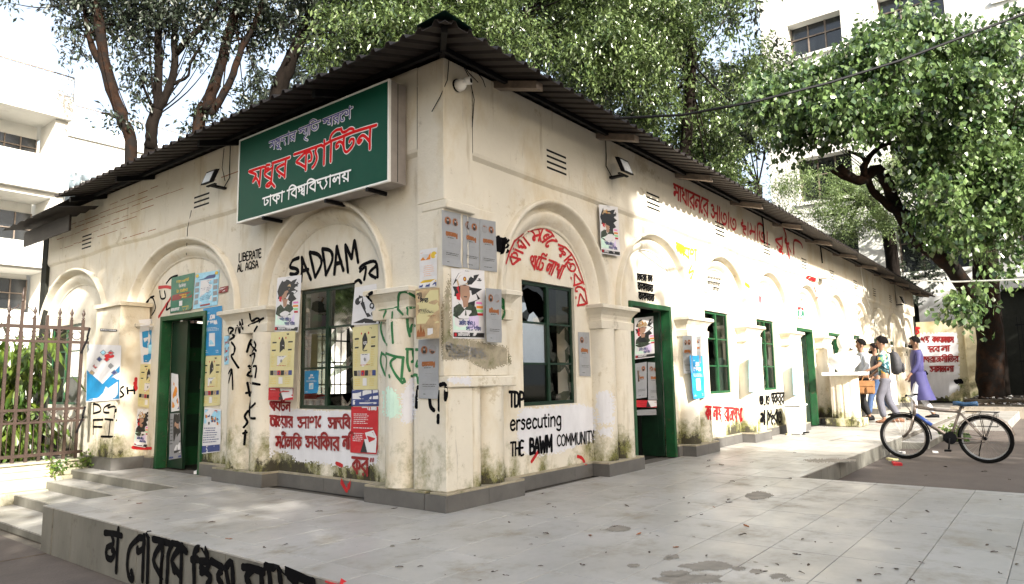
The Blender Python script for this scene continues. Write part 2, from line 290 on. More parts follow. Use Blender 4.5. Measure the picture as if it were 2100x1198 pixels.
# ================================================================ the canteen
ctn = thing('canteen_building', (XL, YR, 0), 'cream arcaded single storey canteen with graffiti, posters and a corrugated roof', 'building')
WD, SD = .13, .04       # wall depth, spandrel depth
SP = 1.87; LEDGE = 3.07; TOP = 3.87
def arch_z(x, c, a, b):
    t = (x - c) / a; return SP + b * math.sqrt(max(0, 1 - t * t)) if abs(t) < 1 else SP
def facade(F, bays, edges, name):
    """bays: (centre, kind, s0, s1, z0, z1, inner a, inner b, outer a, outer b); edges: run of the facade"""
    w = MB(); e0, e1 = edges
    # upper wall, flush band with soft ledge
    n = int((e1 - e0) / .6)
    for i in range(n):
        a, b = e0 + (e1 - e0) * i / n, e0 + (e1 - e0) * (i + 1) / n
        za, zb = [LEDGE + .012 * math.sin(q * 3.1) + .008 * math.sin(q * 7.7) for q in (a, b)]
        w.quad(F(a, 0, za + .03), F(b, 0, zb + .03), F(b, 0, TOP), F(a, 0, TOP))
        w.quad(F(a, .008, za), F(b, .008, zb), F(b, 0, zb + .03), F(a, 0, za + .03))
        w.quad(F(a, SD, za - .035), F(b, SD, zb - .035), F(b, .008, zb), F(a, .008, za))
        w.quad(F(a, SD, LEDGE - .12), F(b, SD, LEDGE - .12), F(b, SD, zb - .035), F(a, SD, za - .035))
        w.quad(F(a, .30, TOP), F(b, .30, TOP), F(b, 0, TOP), F(a, 0, TOP))
    ZT = LEDGE - .12
    for k, (c, kind, s0, s1, z0, z1, ia, ib, oa, ob) in enumerate(bays):
        L = edges[0] if k == 0 else (bays[k - 1][0] + bays[k - 1][8] + c - oa) / 2
        Rr = edges[1] if k == len(bays) - 1 else (bays[k + 1][0] - bays[k + 1][8] + c + oa) / 2
        if k == 0: L = min(L, c - oa - .001)
        xs = sorted(set([L, Rr] + [c + oa * math.cos(math.pi * i / 28) for i in range(29)]))
        for a, b in zip(xs[:-1], xs[1:]):
            if b - a < 1e-5: continue
            w.quad(F(a, SD, arch_z(a, c, oa, ob)), F(b, SD, arch_z(b, c, oa, ob)), F(b, SD, ZT), F(a, SD, ZT))
        xs = sorted(set([c - oa, c + oa, s0, s1] + [c + ia * math.cos(math.pi * i / 24) for i in range(25)]))
        for a, b in zip(xs[:-1], xs[1:]):
            if b - a < 1e-5: continue
            ta, tb = arch_z(a, c, ia, ib), arch_z(b, c, ia, ib); m = (a + b) / 2
            if s0 < m < s1:
                if z0 > .1: w.quad(F(a, WD, 0), F(b, WD, 0), F(b, WD, z0), F(a, WD, z0))
                w.quad(F(a, WD, z1), F(b, WD, z1), F(b, WD, max(z1, tb)), F(a, WD, max(z1, ta)))
            else: w.quad(F(a, WD, 0), F(b, WD, 0), F(b, WD, tb), F(a, WD, ta))
        # reveals (thick wall)
        for x in (s0, s1): w.quad(F(x, WD, z0), F(x, WD + .24, z0), F(x, WD + .24, z1), F(x, WD, z1))
        w.quad(F(s0, WD, z1), F(s1, WD, z1), F(s1, WD + .24, z1), F(s0, WD + .24, z1))
        if z0 > .1: w.quad(F(s0, WD, z0), F(s1, WD, z0), F(s1, WD + .24, z0), F(s0, WD + .24, z0))
        # moulding
        prof = [(1.0, SD + .005), (.995, -.02), (.97, -.034), (.86, -.030), (.82, -.008), (.74, .06), (.70, .085), (.64, .084), (.60, .055), (.52, .040), (.40, .046), (.24, .075), (.12, .105), (.06, .12), (.03, WD - .018), (0, WD + .002)]
        mo = MB(); rings = []
        NA = 36
        for i in range(NA + 1):
            t = math.pi * i / NA; ring = []
            for f, d in prof:
                a = ia + (oa - ia) * f; bb = ib + (ob - ib) * f; wv = .002 * math.sin(9 * t + k)
                ring.append(F(c + a * math.cos(t), d + wv, SP + bb * math.sin(t)))
            rings.append(ring)
        mo.loft(rings, False, False); mo.build('arch_moulding', M['wall'], ctn, smooth=True)
    return w.build(name, M['wall'], ctn)
cR = [5.92, 8.17, 10.42, 12.66, 14.97, 17.30, 19.65, 21.95, 24.25, 26.60]
kR = 'wdwwddwwww'
bR = []
for i, (c, k) in enumerate(zip(cR, kR)):
    ia, ib = (.745, .75) if i == 0 else (.86, .82)
    if k == 'w': s = (c - .47, c + .47, .79, 2.04)
    else: s = (c - .56, c + .58, 0, 2.0)
    bR.append((c, k, s[0], s[1], s[2], s[3], ia, ib, .99 if i == 0 else 1.04, 1.04))
bL = [(5.76, 'w', 5.36, 6.26, .79, 2.02, .84, .78, 1.04, 1.02), (8.66, 'd', 8.12, 9.28, 0, 1.95, 1.14, .78, 1.42, 1.03), (12.02, 'w', 11.93, 13.15, .78, 2.04, 1.1, .76, 1.3, 1.02)]
RX1, LY1 = 28.3, 13.35
facade(FR, bR, (4.59, RX1), 'wall')
facade(FL, bL, (4.36, LY1), 'wall')
# corner mass: pilaster above, flat poster wall, ledge, square pier, engaged shafts below
cw = MB()
cw.box(XL, 4.589, YR, 4.359, 2.595, TOP - .001)                  # upper corner pilaster
cw.box(4.535, 5.06, YR + .012, 4.3, 1.09, SP - .002); cw.box(4.535, 5.00, YR + .022, 4.3, SP, 2.60)
cw.box(XL + .002, 4.534, YR + .010, 4.358, 1.089, 2.594); cw.box(XL + .003, 4.534, YR + .03, 4.357, .15, 1.088)
cw.build('corner_pier', M['wall'], ctn, bevel=.006)
lg = MB(); lg.box(XL - .006, 4.58, YR - .035, 4.3, 2.515, 2.59); lg.build('corbel', M['wall'], ctn, bevel=.008)
lg = MB(); lg.box(XL + .005, 5.12, YR - .045, 4.4, .995, 1.088); lg.build('ledge', M['wall'], ctn, bevel=.008)
lg = MB(); lg.box(XL - .001, 4.535, YR - .02, 4.1, .15, .994); lg.build('square_pier', M['wall'], ctn, bevel=.01)
def shaft(F, c, r, d, z0, z1, sq=.9):
    m = MB(); rings = []
    for z in (z0, (z0 + z1) / 2, z1):
        rings.append([F(c + r, WD + .03, z)] + [F(c + r * math.cos(math.pi * i / 12), d - r * sq * math.sin(math.pi * i / 12), z) for i in range(13)] + [F(c - r, WD + .03, z)])
    m.loft(rings, False, False); return m.build('engaged_column', M['wall'], ctn, smooth=True)
def capital(F, s0, s1):
    m = MB(); dk = WD
    lv = [(1.60, .02), (1.605, .035), (1.69, .04), (1.70, .022), (1.72, .02), (1.76, .03), (1.80, .06), (1.825, .085), (1.83, .10), (1.866, .10), (1.874, .09)]
    rings = [[F(s0 - e, dk, z), F(s0 - e, -e * 1.0 + .0, z), F(s1 + e, -e * 1.0, z), F(s1 + e, dk, z)] for z, e in lv]
    m.loft(rings, False, False)
    z, e = lv[-1]; m.quad(F(s0 - e, dk, z), F(s0 - e, -e, z), F(s1 + e, -e, z), F(s1 + e, dk, z))
    z, e = lv[0]; m.quad(F(s0 - e, dk, z), F(s0 - e, -e, z), F(s1 + e, -e, z), F(s1 + e, dk, z))
    return m.build('capital', M['wall'], ctn)
shaft(FR, 4.61, .07, .05, .15, .997); shaft(FR, 4.87, .16, .11, .15, .997)
capital(FR, 5.02, 5.06)
pR = []
for i in range(len(cR)):
    p = (cR[i] + cR[i + 1]) / 2 if i < len(cR) - 1 else 27.85
    pR.append(p); capital(FR, p - .33, p + .33); shaft(FR, p - .19, .150, .085, .15, 1.60, 1.05); shaft(FR, p + .15, .180, .095, .15, 1.60, 1.05)
capital(FL, 4.46, 4.86); shaft(FL, 4.385, .055, .06, .15, 1.6); shaft(FL, 4.62, .165, .105, .15, 1.60, 1.05)
capital(FL, 6.62, 7.40); shaft(FL, 7.17, .20, .11, .15, 1.6, 1.0); shaft(FL, 6.73, .18, .10, .15, 1.6, 1.0)
capital(FL, 9.62, 9.99); shaft(FL, 9.72, .16, .1, .15, 1.6)
# plinth tiles
def plinth(F, s0, s1, d, z=.15, back=None, n=1):
    for i in range(n):
        a, b = s0 + (s1 - s0) * i / n, s0 + (s1 - s0) * (i + 1) / n
        m = MB(); m.mbox(F, a + (.003 if i else 0), b, d, (WD if back is None else back), 0, z - .018); m.build('plinth_tile', M['plinth'], ctn)
    m = MB(); m.mbox(F, s0 - .004, s1 + .004, d - .006 + .012, WD + .01, z - .017, z); m.build('plinth_cap', M['mortar'], ctn)
plinth(FR, XL - .03, 5.20, -.055, n=2)
plinth(FL, YR + .20, 4.98, -.045, n=1); 
m = MB(); m.box(XL - .048, XL + .1, YR - .052, YR + .19, 0, .132); m.build('plinth_tile', M['plinth'], ctn)
for i, p in enumerate(pR): plinth(FR, p - .42, p + .38, -.11, n=2)
for i, b in enumerate(bR):
    L = 5.205 if i == 0 else pR[i - 1] + .385; Rr = pR[i] - .425
    if b[1] == 'w': plinth(FR, L, Rr, WD - .035, n=4)
    else: plinth(FR, b[3] + .01, Rr, WD - .05)
plinth(FL, 4.985, 6.52, WD - .035, n=4); plinth(FL, 6.525, 7.5, -.09, n=2); plinth(FL, 7.505, 8.10, WD - .05, n=1); plinth(FL, 9.30, 10.9, WD - .06, n=3)
# end walls, rear wall with barred openings, interior
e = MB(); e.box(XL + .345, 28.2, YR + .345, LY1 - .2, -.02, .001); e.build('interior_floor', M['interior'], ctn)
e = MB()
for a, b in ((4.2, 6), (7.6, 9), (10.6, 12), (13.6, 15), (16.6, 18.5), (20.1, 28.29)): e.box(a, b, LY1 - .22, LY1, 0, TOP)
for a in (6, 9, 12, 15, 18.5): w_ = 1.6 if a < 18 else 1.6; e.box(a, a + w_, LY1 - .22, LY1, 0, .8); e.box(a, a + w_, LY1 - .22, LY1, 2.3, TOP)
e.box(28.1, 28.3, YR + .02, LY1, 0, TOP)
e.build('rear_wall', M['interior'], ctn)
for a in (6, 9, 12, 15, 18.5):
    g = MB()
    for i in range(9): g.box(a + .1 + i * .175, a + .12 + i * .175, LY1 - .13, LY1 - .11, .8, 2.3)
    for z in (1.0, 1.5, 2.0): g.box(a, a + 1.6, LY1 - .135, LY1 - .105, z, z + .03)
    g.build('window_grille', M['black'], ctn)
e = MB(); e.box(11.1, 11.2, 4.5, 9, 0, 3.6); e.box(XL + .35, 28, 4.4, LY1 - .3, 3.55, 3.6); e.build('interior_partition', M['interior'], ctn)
# windows
def window(F, s0, s1, z0, z1, matn, broken=(), cols=2, rows=3, d=WD + .03):
    fr = MB(); t = .032
    fr.mbox(F, s0, s1, d, d + .035, z1 - t, z1); fr.mbox(F, s0, s1, d, d + .035, z0, z0 + t)
    fr.mbox(F, s0, s0 + t, d, d + .035, z0 + t, z1 - t); fr.mbox(F, s1 - t, s1, d, d + .035, z0 + t, z1 - t)
    o = fr.build('window_frame', M[matn], ctn)
    mu = MB(); xm = (s0 + s1) / 2; mu.mbox(F, xm - .022, xm + .022, d - .008, d + .03, z0 + t, z1 - t); mu.build('mullion', M[matn], o)
    for r in range(1, rows):
        z = z0 + (z1 - z0) * r / rows
        for a, b in ((s0 + t, xm - .022), (xm + .022, s1 - t)):
            g = MB(); g.mbox(F, a, b, d + .002, d + .026, z - .010, z + .010); g.build('glazing_bar', M[matn], o)
    for r in range(rows):
        for cidx, (a, b) in enumerate(((s0 + t, xm - .022), (xm + .022, s1 - t))):
            za, zb = z0 + (z1 - z0) * r / rows + (t if r == 0 else .010), z0 + (z1 - z0) * (r + 1) / rows - (t if r == rows - 1 else .010)
            g = MB(); dd = d + .013
            if (cidx, r) in broken:
                N = 12; cx, cz = (a + b) / 2 + .03 * (r - 1), (za + zb) / 2; rnd = random.Random(cidx * 7 + r + int(s0 * 10)); out = []; inn = []
                for i in range(N):
                    t_ = 2 * math.pi * i / N; ct, st = math.cos(t_), math.sin(t_)
                    k = min((b - a) / 2 / max(abs(ct), 1e-6), (zb - za) / 2 / max(abs(st), 1e-6)); out.append(((a + b) / 2 + ct * k, (za + zb) / 2 + st * k))
                    rr = rnd.uniform(.4, .98); inn.append(((a + b) / 2 + ct * k * rr, (za + zb) / 2 + st * k * rr))
                for i in range(N):
                    j = (i + 1) % N; g.add([F(out[i][0], dd, out[i][1]), F(out[j][0], dd, out[j][1]), F(inn[j][0], dd, inn[j][1]), F(inn[i][0], dd, inn[i][1])], [(0, 1, 2, 3)])
                g.build('broken_pane', M['glass'], o)
            else:
                g.quad(F(a, dd, za), F(b, dd, za), F(b, dd, zb), F(a, dd, zb)); g.build('pane', M['glass'], o)
    return o
for i, b in enumerate(bR):
    if b[1] == 'w': window(FR, b[2] + .005, b[3] - .005, b[4] + .005, b[5] - .005, 'dkgreen' if i == 0 else 'green', {0: ((0, 2), (1, 0), (1, 1)), 2: ((0, 2), (0, 1)), 3: ((0, 2), (0, 0))}.get(i, ((0, 1),)))
window(FL, bL[0][2] + .005, bL[0][3] - .005, .795, 2.015, 'dkgreen', ((0, 1), (0, 0)))
window(FL, bL[2][2] + .005, bL[2][3] - .005, .785, 2.035, 'green', ())
# pale shutters behind the fenced window
m = MB(); m.mbox(FL, 11.95, 13.13, WD + .07, WD + .09, .79, 2.02); m.build('window_shutter', M['pillar'], ctn)
# doors
def door(F, s0, s1, z1, leafs, sgn=1):
    f = MB(); t = .06
    f.mbox(F, s0 + .002, s0 + t, WD - .03, WD + .10, 0.002, z1 - t); f.mbox(F, s1 - t, s1 - .002, WD - .03, WD + .10, 0.002, z1 - t); f.mbox(F, s0 + .002, s1 - .002, WD - .03, WD + .10, z1 - t, z1 - .002)
    fo = f.build('door_frame', M['green'], ctn)
    for kind, a, b in leafs:
        l = MB()
        if kind == 'closed': l.mbox(F, a, b, WD + .20, WD + .235, .01, z1 - .005); o = l.build('door_leaf', M['dark'], ctn)
        else:                                               # swung inward, hinged at a
            l.mbox(F, a, a + .04, WD + .11, WD + .11 + b, .01, z1 - t - .01); o = l.build('door_leaf', M['green' if F is FL else 'dkgreen'], ctn)
            for z in (.25, .95, 1.55):
                p = MB(); x_ = a + .041 if sgn > 0 else a - .001; p.mbox(F, min(x_, x_ + .006 * sgn), max(x_, x_ + .006 * sgn), WD + .18, WD + .05 + b, z, z + .42 if z < 1.5 else z + .25); p.build('door_panel', M['dkgreen'], o)
        h = MB(); zz = 1.0
        if kind == 'closed': h.mbox(F, b - .08, b - .06, WD + .17, WD + .199, zz, zz + .14)
        else: h.mbox(F, a - .03 if sgn < 0 else a + .048, a - .002 if sgn < 0 else a + .07, WD + b - .02, WD + b, zz, zz + .14)
        h.build('door_handle', M['steel'], o)
for i, b in enumerate(bR):
    if b[1] == 'd': door(FR, b[2], b[3], b[5], [('closed', b[2] + .062, b[2] + .60), ('open', b[3] - .11, .42)], -1)
door(FL, bL[1][2], bL[1][3], 1.95, [('open', bL[1][3] - .11, .5)], -1)
# ventilation slots
def vent(F, s, z, n=4, w=.36):
    for i in range(n):
        m = MB(); zz = z - i * .062; m.mbox(F, s - w / 2, s + w / 2, -.0025, .02, zz - .011, zz + .011); m.build('vent_slot', M['black'], ctn)
for s in (5.93, 8.15, 10.4, 12.6, 14.9, 17.1, 19.4, 21.7, 24.0, 26.2): vent(FR, s, 3.42)
vent(FL, 8.13, 3.36, 3, .36); vent(FL, 11.56, 3.35, 4, .34)
# roof: corrugated sheets on a hip, rafters, ridge cap
EX, EY, EZ = 3.58, 3.41, 3.735; SL = .29
def sheet(side, a0, a1, L=4.8):
    """one corrugated sheet between a0 and a1 along the eave"""
    m = MB(); per = .18; pr = [(0, .0), (.30, .0), (.42, .038), (.58, .038), (.70, 0)]
    us = []
    k = math.floor(a0 / per)
    while k * per < a1:
        for f, h in pr:
            u = (k + f) * per
            if a0 <= u <= a1: us.append((u, h))
        k += 1
    us = [(a0, us[0][1] if us else 0)] + us + [(a1, us[-1][1] if us else 0)]
    rows = []
    for j in range(2):
        row = []
        for u, h in us:
            if side == 'R': t = min(L, max(.02, u - EX + .0)) if j else 0; row.append((u, EY + t, EZ + t * SL + h))
            else: t = min(L, max(.02, u - EY)) if j else 0; row.append((EX + t, u, EZ + t * SL + h))
        rows.append(row)
    n = len(us); vs = rows[0] + rows[1]; m.add(vs, [(i, i + 1, n + i + 1, n + i) for i in range(n - 1)])
    lo = [(x, y, z - .006) for x, y, z in vs]; m.add(lo, [(i + 1, i, n + i, n + i + 1) for i in range(n - 1)])
    m.add(rows[0] + [(x, y, z - .006) for x, y, z in rows[0]], [(i, i + 1, n + i + 1, n + i) for i in range(n - 1)])
    return m.build('roof_sheet', M['roof'], ctn, recalc=False)
a = EX
while a < 28.9: sheet('R', a, min(a + .9, 28.9)); a += .9
a = EY
while a < 11.1: sheet('L', a, min(a + .9, 11.1)); a += .9
# far side of the roof (closes it)
m = MB(); m.add([(EX + 4.8, EY + 4.8, EZ + 4.8 * SL), (28.9, EY + 4.8, EZ + 4.8 * SL), (28.9, 13.9, 3.7), (EX + 4.8, 13.9, 3.7)], [(0, 1, 2, 3)]); m.quad((EX + 4.8, EY + 4.8, EZ + 4.8 * SL), (EX + 4.8, 13.9, 3.7), (EX + .3, 13.6, 3.8), (EX + .3, 11.1, 3.84)); m.build('rear_roof', M['roof'], ctn)
cap = MB()
for s_ in (0, 1):
    P = []
    for t in (-.03, 1.2, 4.8):
        c0 = Vector((EX + t, EY + t, EZ + t * SL + .065)); w_ = .30
        off = Vector((w_, 0, -.02 - w_ * SL * 0)) if s_ == 0 else Vector((0, w_, -.02))
        P.append((c0, c0 + off + Vector((0, 0, .0))))
    for i in range(2): cap.quad(P[i][0], P[i + 1][0], P[i + 1][1], P[i][1])
cap.build('hip_cap', M['ridge'], ctn)
m = MB(); m.tube([(EX + .1, EY + .1, EZ + .0), (EX + 4.7, EY + 4.7, EZ + 4.7 * SL - .04)], .035, 4); m.build('hip_rafter', M['black'], ctn)
for x in [4.9, 6.75, 8.85, 10.9, 13.0, 15.1, 17.3, 19.5, 21.8, 24.1, 26.4, 28.2]:
    m = MB(); m.add([(x + s, y, EZ - .03 + (y - EY) * SL + z) for y in (EY + .12, EY + 2.2) for s, z in ((0, -.07), (.10, -.07), (.10, 0), (0, 0))], [(0, 1, 2, 3), (7, 6, 5, 4), (0, 4, 5, 1), (1, 5, 6, 2), (2, 6, 7, 3), (3, 7, 4, 0)]); m.build('rafter', M['steel'], ctn)
for y in [5.2, 7.3, 9.4, 10.9]:
    m = MB(); m.add([(x, y + s, EZ - .03 + (x - EX) * SL + z) for x in (EX + .15, EX + 2.2) for s, z in ((0, -.07), (.05, -.07), (.05, 0), (0, 0))], [(0, 1, 2, 3), (7, 6, 5, 4), (0, 4, 5, 1), (1, 5, 6, 2), (2, 6, 7, 3), (3, 7, 4, 0)]); m.build('rafter', M['black'], ctn)
for q in (.45, 1.3, 2.3):
    for sd in 'RL':
        m = MB(); z = EZ + q * SL - .01
        if sd == 'R': m.box(EX + q, 28.8, EY + q, EY + q + .04, z - .045, z - .002)
        else: m.box(EX + q, EX + q + .04, EY + q + .05, 11, z - .045, z - .002)
        m.build('purlin', M['black'], ctn)
# lower roof piece past the left end
m = MB()
for i in range(14):
    y = 11.0 + i * .17; h = .03 if i % 2 else 0; y2 = y + .17; h2 = .03 if (i + 1) % 2 else 0
    m.quad((3.62, y, 3.60 + h), (3.62, y2, 3.60 + h2), (4.9, y2, 3.86 + h2), (4.9, y, 3.86 + h))
m.build('lower_roof_sheet', M['roof'], ctn)
m = MB(); m.box(3.9, 3.93, 11.4, 13.3, 3.36, 3.60); m.build('fascia_board', M['roof'], ctn)
# broken plaster joints on the left upper wall
cr_ = MB()
for z, a, b in ((3.62, 9.6, 12.2), (3.55, 8.6, 12.4), (3.45, 9.4, 12.8), (3.38, 9.9, 11.4), (3.28, 10.2, 12.6), (3.70, 9.3, 10.8), (3.50, 7.2, 8.0), (3.12, 9.3, 10.3)):
    x = a
    while x < b:
        l = random.uniform(.15, .5); zz = z + random.uniform(-.008, .008); cr_.mbox(FL, x, min(b, x + l), -.002, .01, zz - .004, zz + random.uniform(.001, .007)); x += l + random.uniform(.0, .12)
cr_.build('plaster_crack', M['pbrown'], ctn)
# ================================================================ platform, steps, ground
plat = MB()
Z0 = -.012
plat.box(2.47, 7.62, -3.9, 4.7, -.45, Z0); plat.box(3.70, 4.6, 4.7, 13.4, -.45, Z0); plat.box(2.47, 3.70, 4.7, 7.34, -.45, Z0); plat.box(7.62, 29, 2.27, 4.7, -.45, Z0)
plat.box(13.35, 29, 1.9, 2.27, -.45, -.09)
platform = plat.build('platform', M['grout']); tag(platform, kind='structure')
def tile_mesh(nm, w, h, t, mt, bev=.004):
    m = MB(); m.box(0, w, 0, h, -t, 0); me = m.mesh(nm, mt); bm = bmesh.new(); bm.from_mesh(me)
    bmesh.ops.bevel(bm, geom=[e for e in bm.edges if all(v.co.z > -1e-6 for v in e.verts)], offset=bev, segments=1, affect='EDGES'); bm.to_mesh(me); bm.free(); return me
TM = tile_mesh('tile', .5965, .3965, .011, M['tile'], .0022)
def clipt(x0, x1, y0, y1):
    return x1 - x0 > .03 and y1 - y0 > .03
cells = []
def fill(xa, xb, ya, yb):
    i0 = math.floor((xa - 2.67) / .6) - 1
    for i in range(i0, i0 + int((xb - xa) / .6) + 3):
        for j in range(int((yb - ya) / .4) + 4):
            x0 = 2.67 + i * .6; y0 = math.floor((ya - .32) / .4) * .4 + .325 + (j - 1) * .4
            c = (max(x0, xa), min(x0 + .6, xb), max(y0, ya), min(y0 + .4, yb))
            if clipt(*c): cells.append(c)
fill(2.45, 7.60, -3.9, 4.05); fill(2.45, 4.2, 4.05, 7.36); fill(3.68, 4.3, 7.36, 10.3); fill(7.60, 28.3, 2.25, 4.12)
def vis(c):
    p = Vector(((c[0] + c[1]) / 2, (c[2] + c[3]) / 2, 0)) - CP; D = p.dot(cf)
    if D < .5: return 0
    u, v = abs(p.dot(cr) / D * CF), abs(p.dot(cu) / D * CF)
    return 1 / D if u < 1090 and v < 640 else .0001 / max(D, 1)
cells.sort(key=vis, reverse=True)
rest = MB()
for k, (x0, x1, y0, y1) in enumerate(cells):
    if k < 298:
        o = bpy.data.objects.new('tile', TM); COL.objects.link(o); o.parent = platform
        dx, dy = x1 - x0, y1 - y0
        o.location = (x0 + .00175, y0 + .00175, random.uniform(-.0008, .0008)); o.scale = ((dx - .0035) / .5965, (dy - .0035) / .3965, 1)
        o.rotation_euler = (random.uniform(-.0012, .0012), random.uniform(-.001, .001), 0)
    else: rest.box(x0 + .002, x1 - .002, y0 + .002, y1 - .002, -.011, 0)
tag(rest.build('distant_tile', M['tile'], platform), kind='stuff')
# side tiles
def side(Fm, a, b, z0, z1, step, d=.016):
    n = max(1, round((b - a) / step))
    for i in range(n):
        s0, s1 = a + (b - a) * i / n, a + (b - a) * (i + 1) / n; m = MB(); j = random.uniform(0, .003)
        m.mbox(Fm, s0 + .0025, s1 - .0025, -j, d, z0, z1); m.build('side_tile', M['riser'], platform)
GZ = -.40
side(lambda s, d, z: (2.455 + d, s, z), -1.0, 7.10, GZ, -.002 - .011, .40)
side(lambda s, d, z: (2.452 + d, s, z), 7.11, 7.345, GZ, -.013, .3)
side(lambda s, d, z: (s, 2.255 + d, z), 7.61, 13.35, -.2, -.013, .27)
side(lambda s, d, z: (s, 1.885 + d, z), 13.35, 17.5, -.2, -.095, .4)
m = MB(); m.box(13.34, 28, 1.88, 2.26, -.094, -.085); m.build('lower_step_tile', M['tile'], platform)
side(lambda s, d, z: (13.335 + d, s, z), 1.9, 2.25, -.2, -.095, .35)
m = MB(); m.box(18.2, 29, 1.05, 1.88, -.2, 0.0); m.build('upper_landing', M['tile'], platform)
# steps down to the left between the platform and the fence
steps = MB(); xs = [3.68, 3.39, 3.03, 2.58, 2.45]; zs = [-.105, -.215, -.33]
for i, z in enumerate(zs): steps.box(xs[i + 1] + .012, xs[i] + .02, 7.345, 10.3, -.45, z - .012)
st = steps.build('steps', M['grout']); tag(st, kind='structure')
for i, z in enumerate(zs):
    n = 5
    for k in range(n):
        a, b = 7.35 + (2.93) * k / n, 7.35 + 2.93 * (k + 1) / n
        m = MB(); m.box(xs[i + 1] + .002, xs[i] - .002, a + .002, b - .002, z - .011, z); m.build('tread_tile', M['tile'], st)
for i in range(4):
    zt = ([0] + zs)[i]; zb = (zs + [GZ])[i]; n = 9
    for k in range(n):
        a, b = 7.35 + 2.93 * k / n, 7.35 + 2.93 * (k + 1) / n
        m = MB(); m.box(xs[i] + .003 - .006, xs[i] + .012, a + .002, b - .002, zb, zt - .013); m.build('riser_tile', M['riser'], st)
# ground sheets
g = MB()
g.quad((-120, -120, -.42), (150, -120, -.42), (150, 150, -.42), (-120, 150, -.42)); gr = g.build('ground', M['ground']); tag(gr, kind='structure')
g = MB()
for i in range(9):
    for j in range(8):
        x0, y0 = 2.47 - 1.2 * (i + 1), 10.2 - 1.5 * (j + 1); g.box(x0 + .006, x0 + 1.194, y0 + .006, y0 + 1.494, -.42, GZ + random.uniform(-.003, .003))
tag(g.build('pavement', M['road']), kind='structure')
g = MB(); g.box(7.625, 26, -14, 2.25, -.42, -.20); tag(g.build('road', M['road']), kind='structure')
g = MB()
for i in range(44): g.box(7.63, 7.72, 2.2 - i * .125 - .115, 2.2 - i * .125, -.2, -.185 + random.uniform(-.004, .004))
for i in range(60): g.box(7.73 + (i % 2) * .0, 7.93, 2.2 - i * .08 - .074, 2.2 - i * .08, -.2, -.192 + random.uniform(-.003, .003))
bs = g.build('brick_edging', M['brick']); tag(bs, kind='structure')
g = MB(); g.box(23.2, 60, -14, 2.6, -.3, .06); g.box(26.2, 60, -14, 2.6, .06, .18); tag(g.build('verge', M['soil']), kind='structure')
for i in range(14):
    g = MB(); y = 2.6 - i * 1.0; g.box(23.0, 23.195, y - .992, y, -.3, .10); g.build('kerb_stone', M['kerb'], bpy.data.objects['verge'])
# white pillar between the fence and the short side door
m = MB(); m.box(3.93, 4.30, 9.56, 10.30, .15, 2.10); m.box(3.90, 4.32, 9.53, 10.33, 2.1, 2.15)
pil = one('gate_pillar', M['pillar'], m, 'white limewashed pillar between the iron fence and the short side door', 'pillar', base=(3.93, 9.9, 0))
m = MB(); m.box(3.885, 4.31, 9.50, 9.92, 0.001, .15); m.build('plinth_tile', M['plinth'], pil); m = MB(); m.box(3.885, 4.31, 9.925, 10.34, 0.001, .15); m.build('plinth_tile', M['plinth'], pil)
# ================================================================ lettering and paint that follow the real surfaces
bpy.context.view_layer.update()
def bvh_of(objs):
    vs, fs = [], []
    for o in objs:
        if o.type != 'MESH': continue
        b = len(vs); w = wloc(o); vs += [v.co + w for v in o.data.vertices]; fs += [tuple(b + i for i in p.vertices) for p in o.data.polygons]
    return BVHTree.FromPolygons(vs, fs)
def kids(o): return [c for c in bpy.data.objects if c.parent == o]
solid = [c for c in kids(ctn) if c.name.split('.')[0] in ('wall', 'arch_moulding', 'corner_pier', 'ledge', 'corbel', 'square_pier', 'engaged_column', 'capital', 'door_leaf', 'plinth_tile')]
for c in list(solid): solid += [k for k in kids(c) if 0]
for f in kids(ctn):
    if f.name.startswith('door_frame'): solid += kids(f)
for f in kids(ctn):
    if f.name.startswith('door_leaf'): solid.append(f)
solid.append(pil)
BV = bvh_of(solid)
def cast(px, py, bv=None):
    d = ray(px, py).normalized(); h = (bv or BV).ray_cast(CP, d)
    if h[0] is None: return None
    n = h[1].normalized(); n = n if n.dot(d) < 0 else -n
    return h[0], n
def smooth(pts, k=5):
    if len(pts) < 3: return [tuple(pts[0][i] + (pts[-1][i] - pts[0][i]) * t / k for i in (0, 1)) for t in range(k + 1)]
    out = []
    for i in range(len(pts) - 1):
        p0, p1, p2, p3 = pts[max(i - 1, 0)], pts[i], pts[i + 1], pts[min(i + 2, len(pts) - 1)]
        for t in range(k):
            u = t / k; out.append(tuple(.5 * (2 * p1[j] + (p2[j] - p0[j]) * u + (2 * p0[j] - 5 * p1[j] + 4 * p2[j] - p3[j]) * u * u + (3 * p1[j] - p0[j] - 3 * p2[j] + p3[j]) * u ** 3) for j in (0, 1)))
    out.append(tuple(pts[-1])); return out
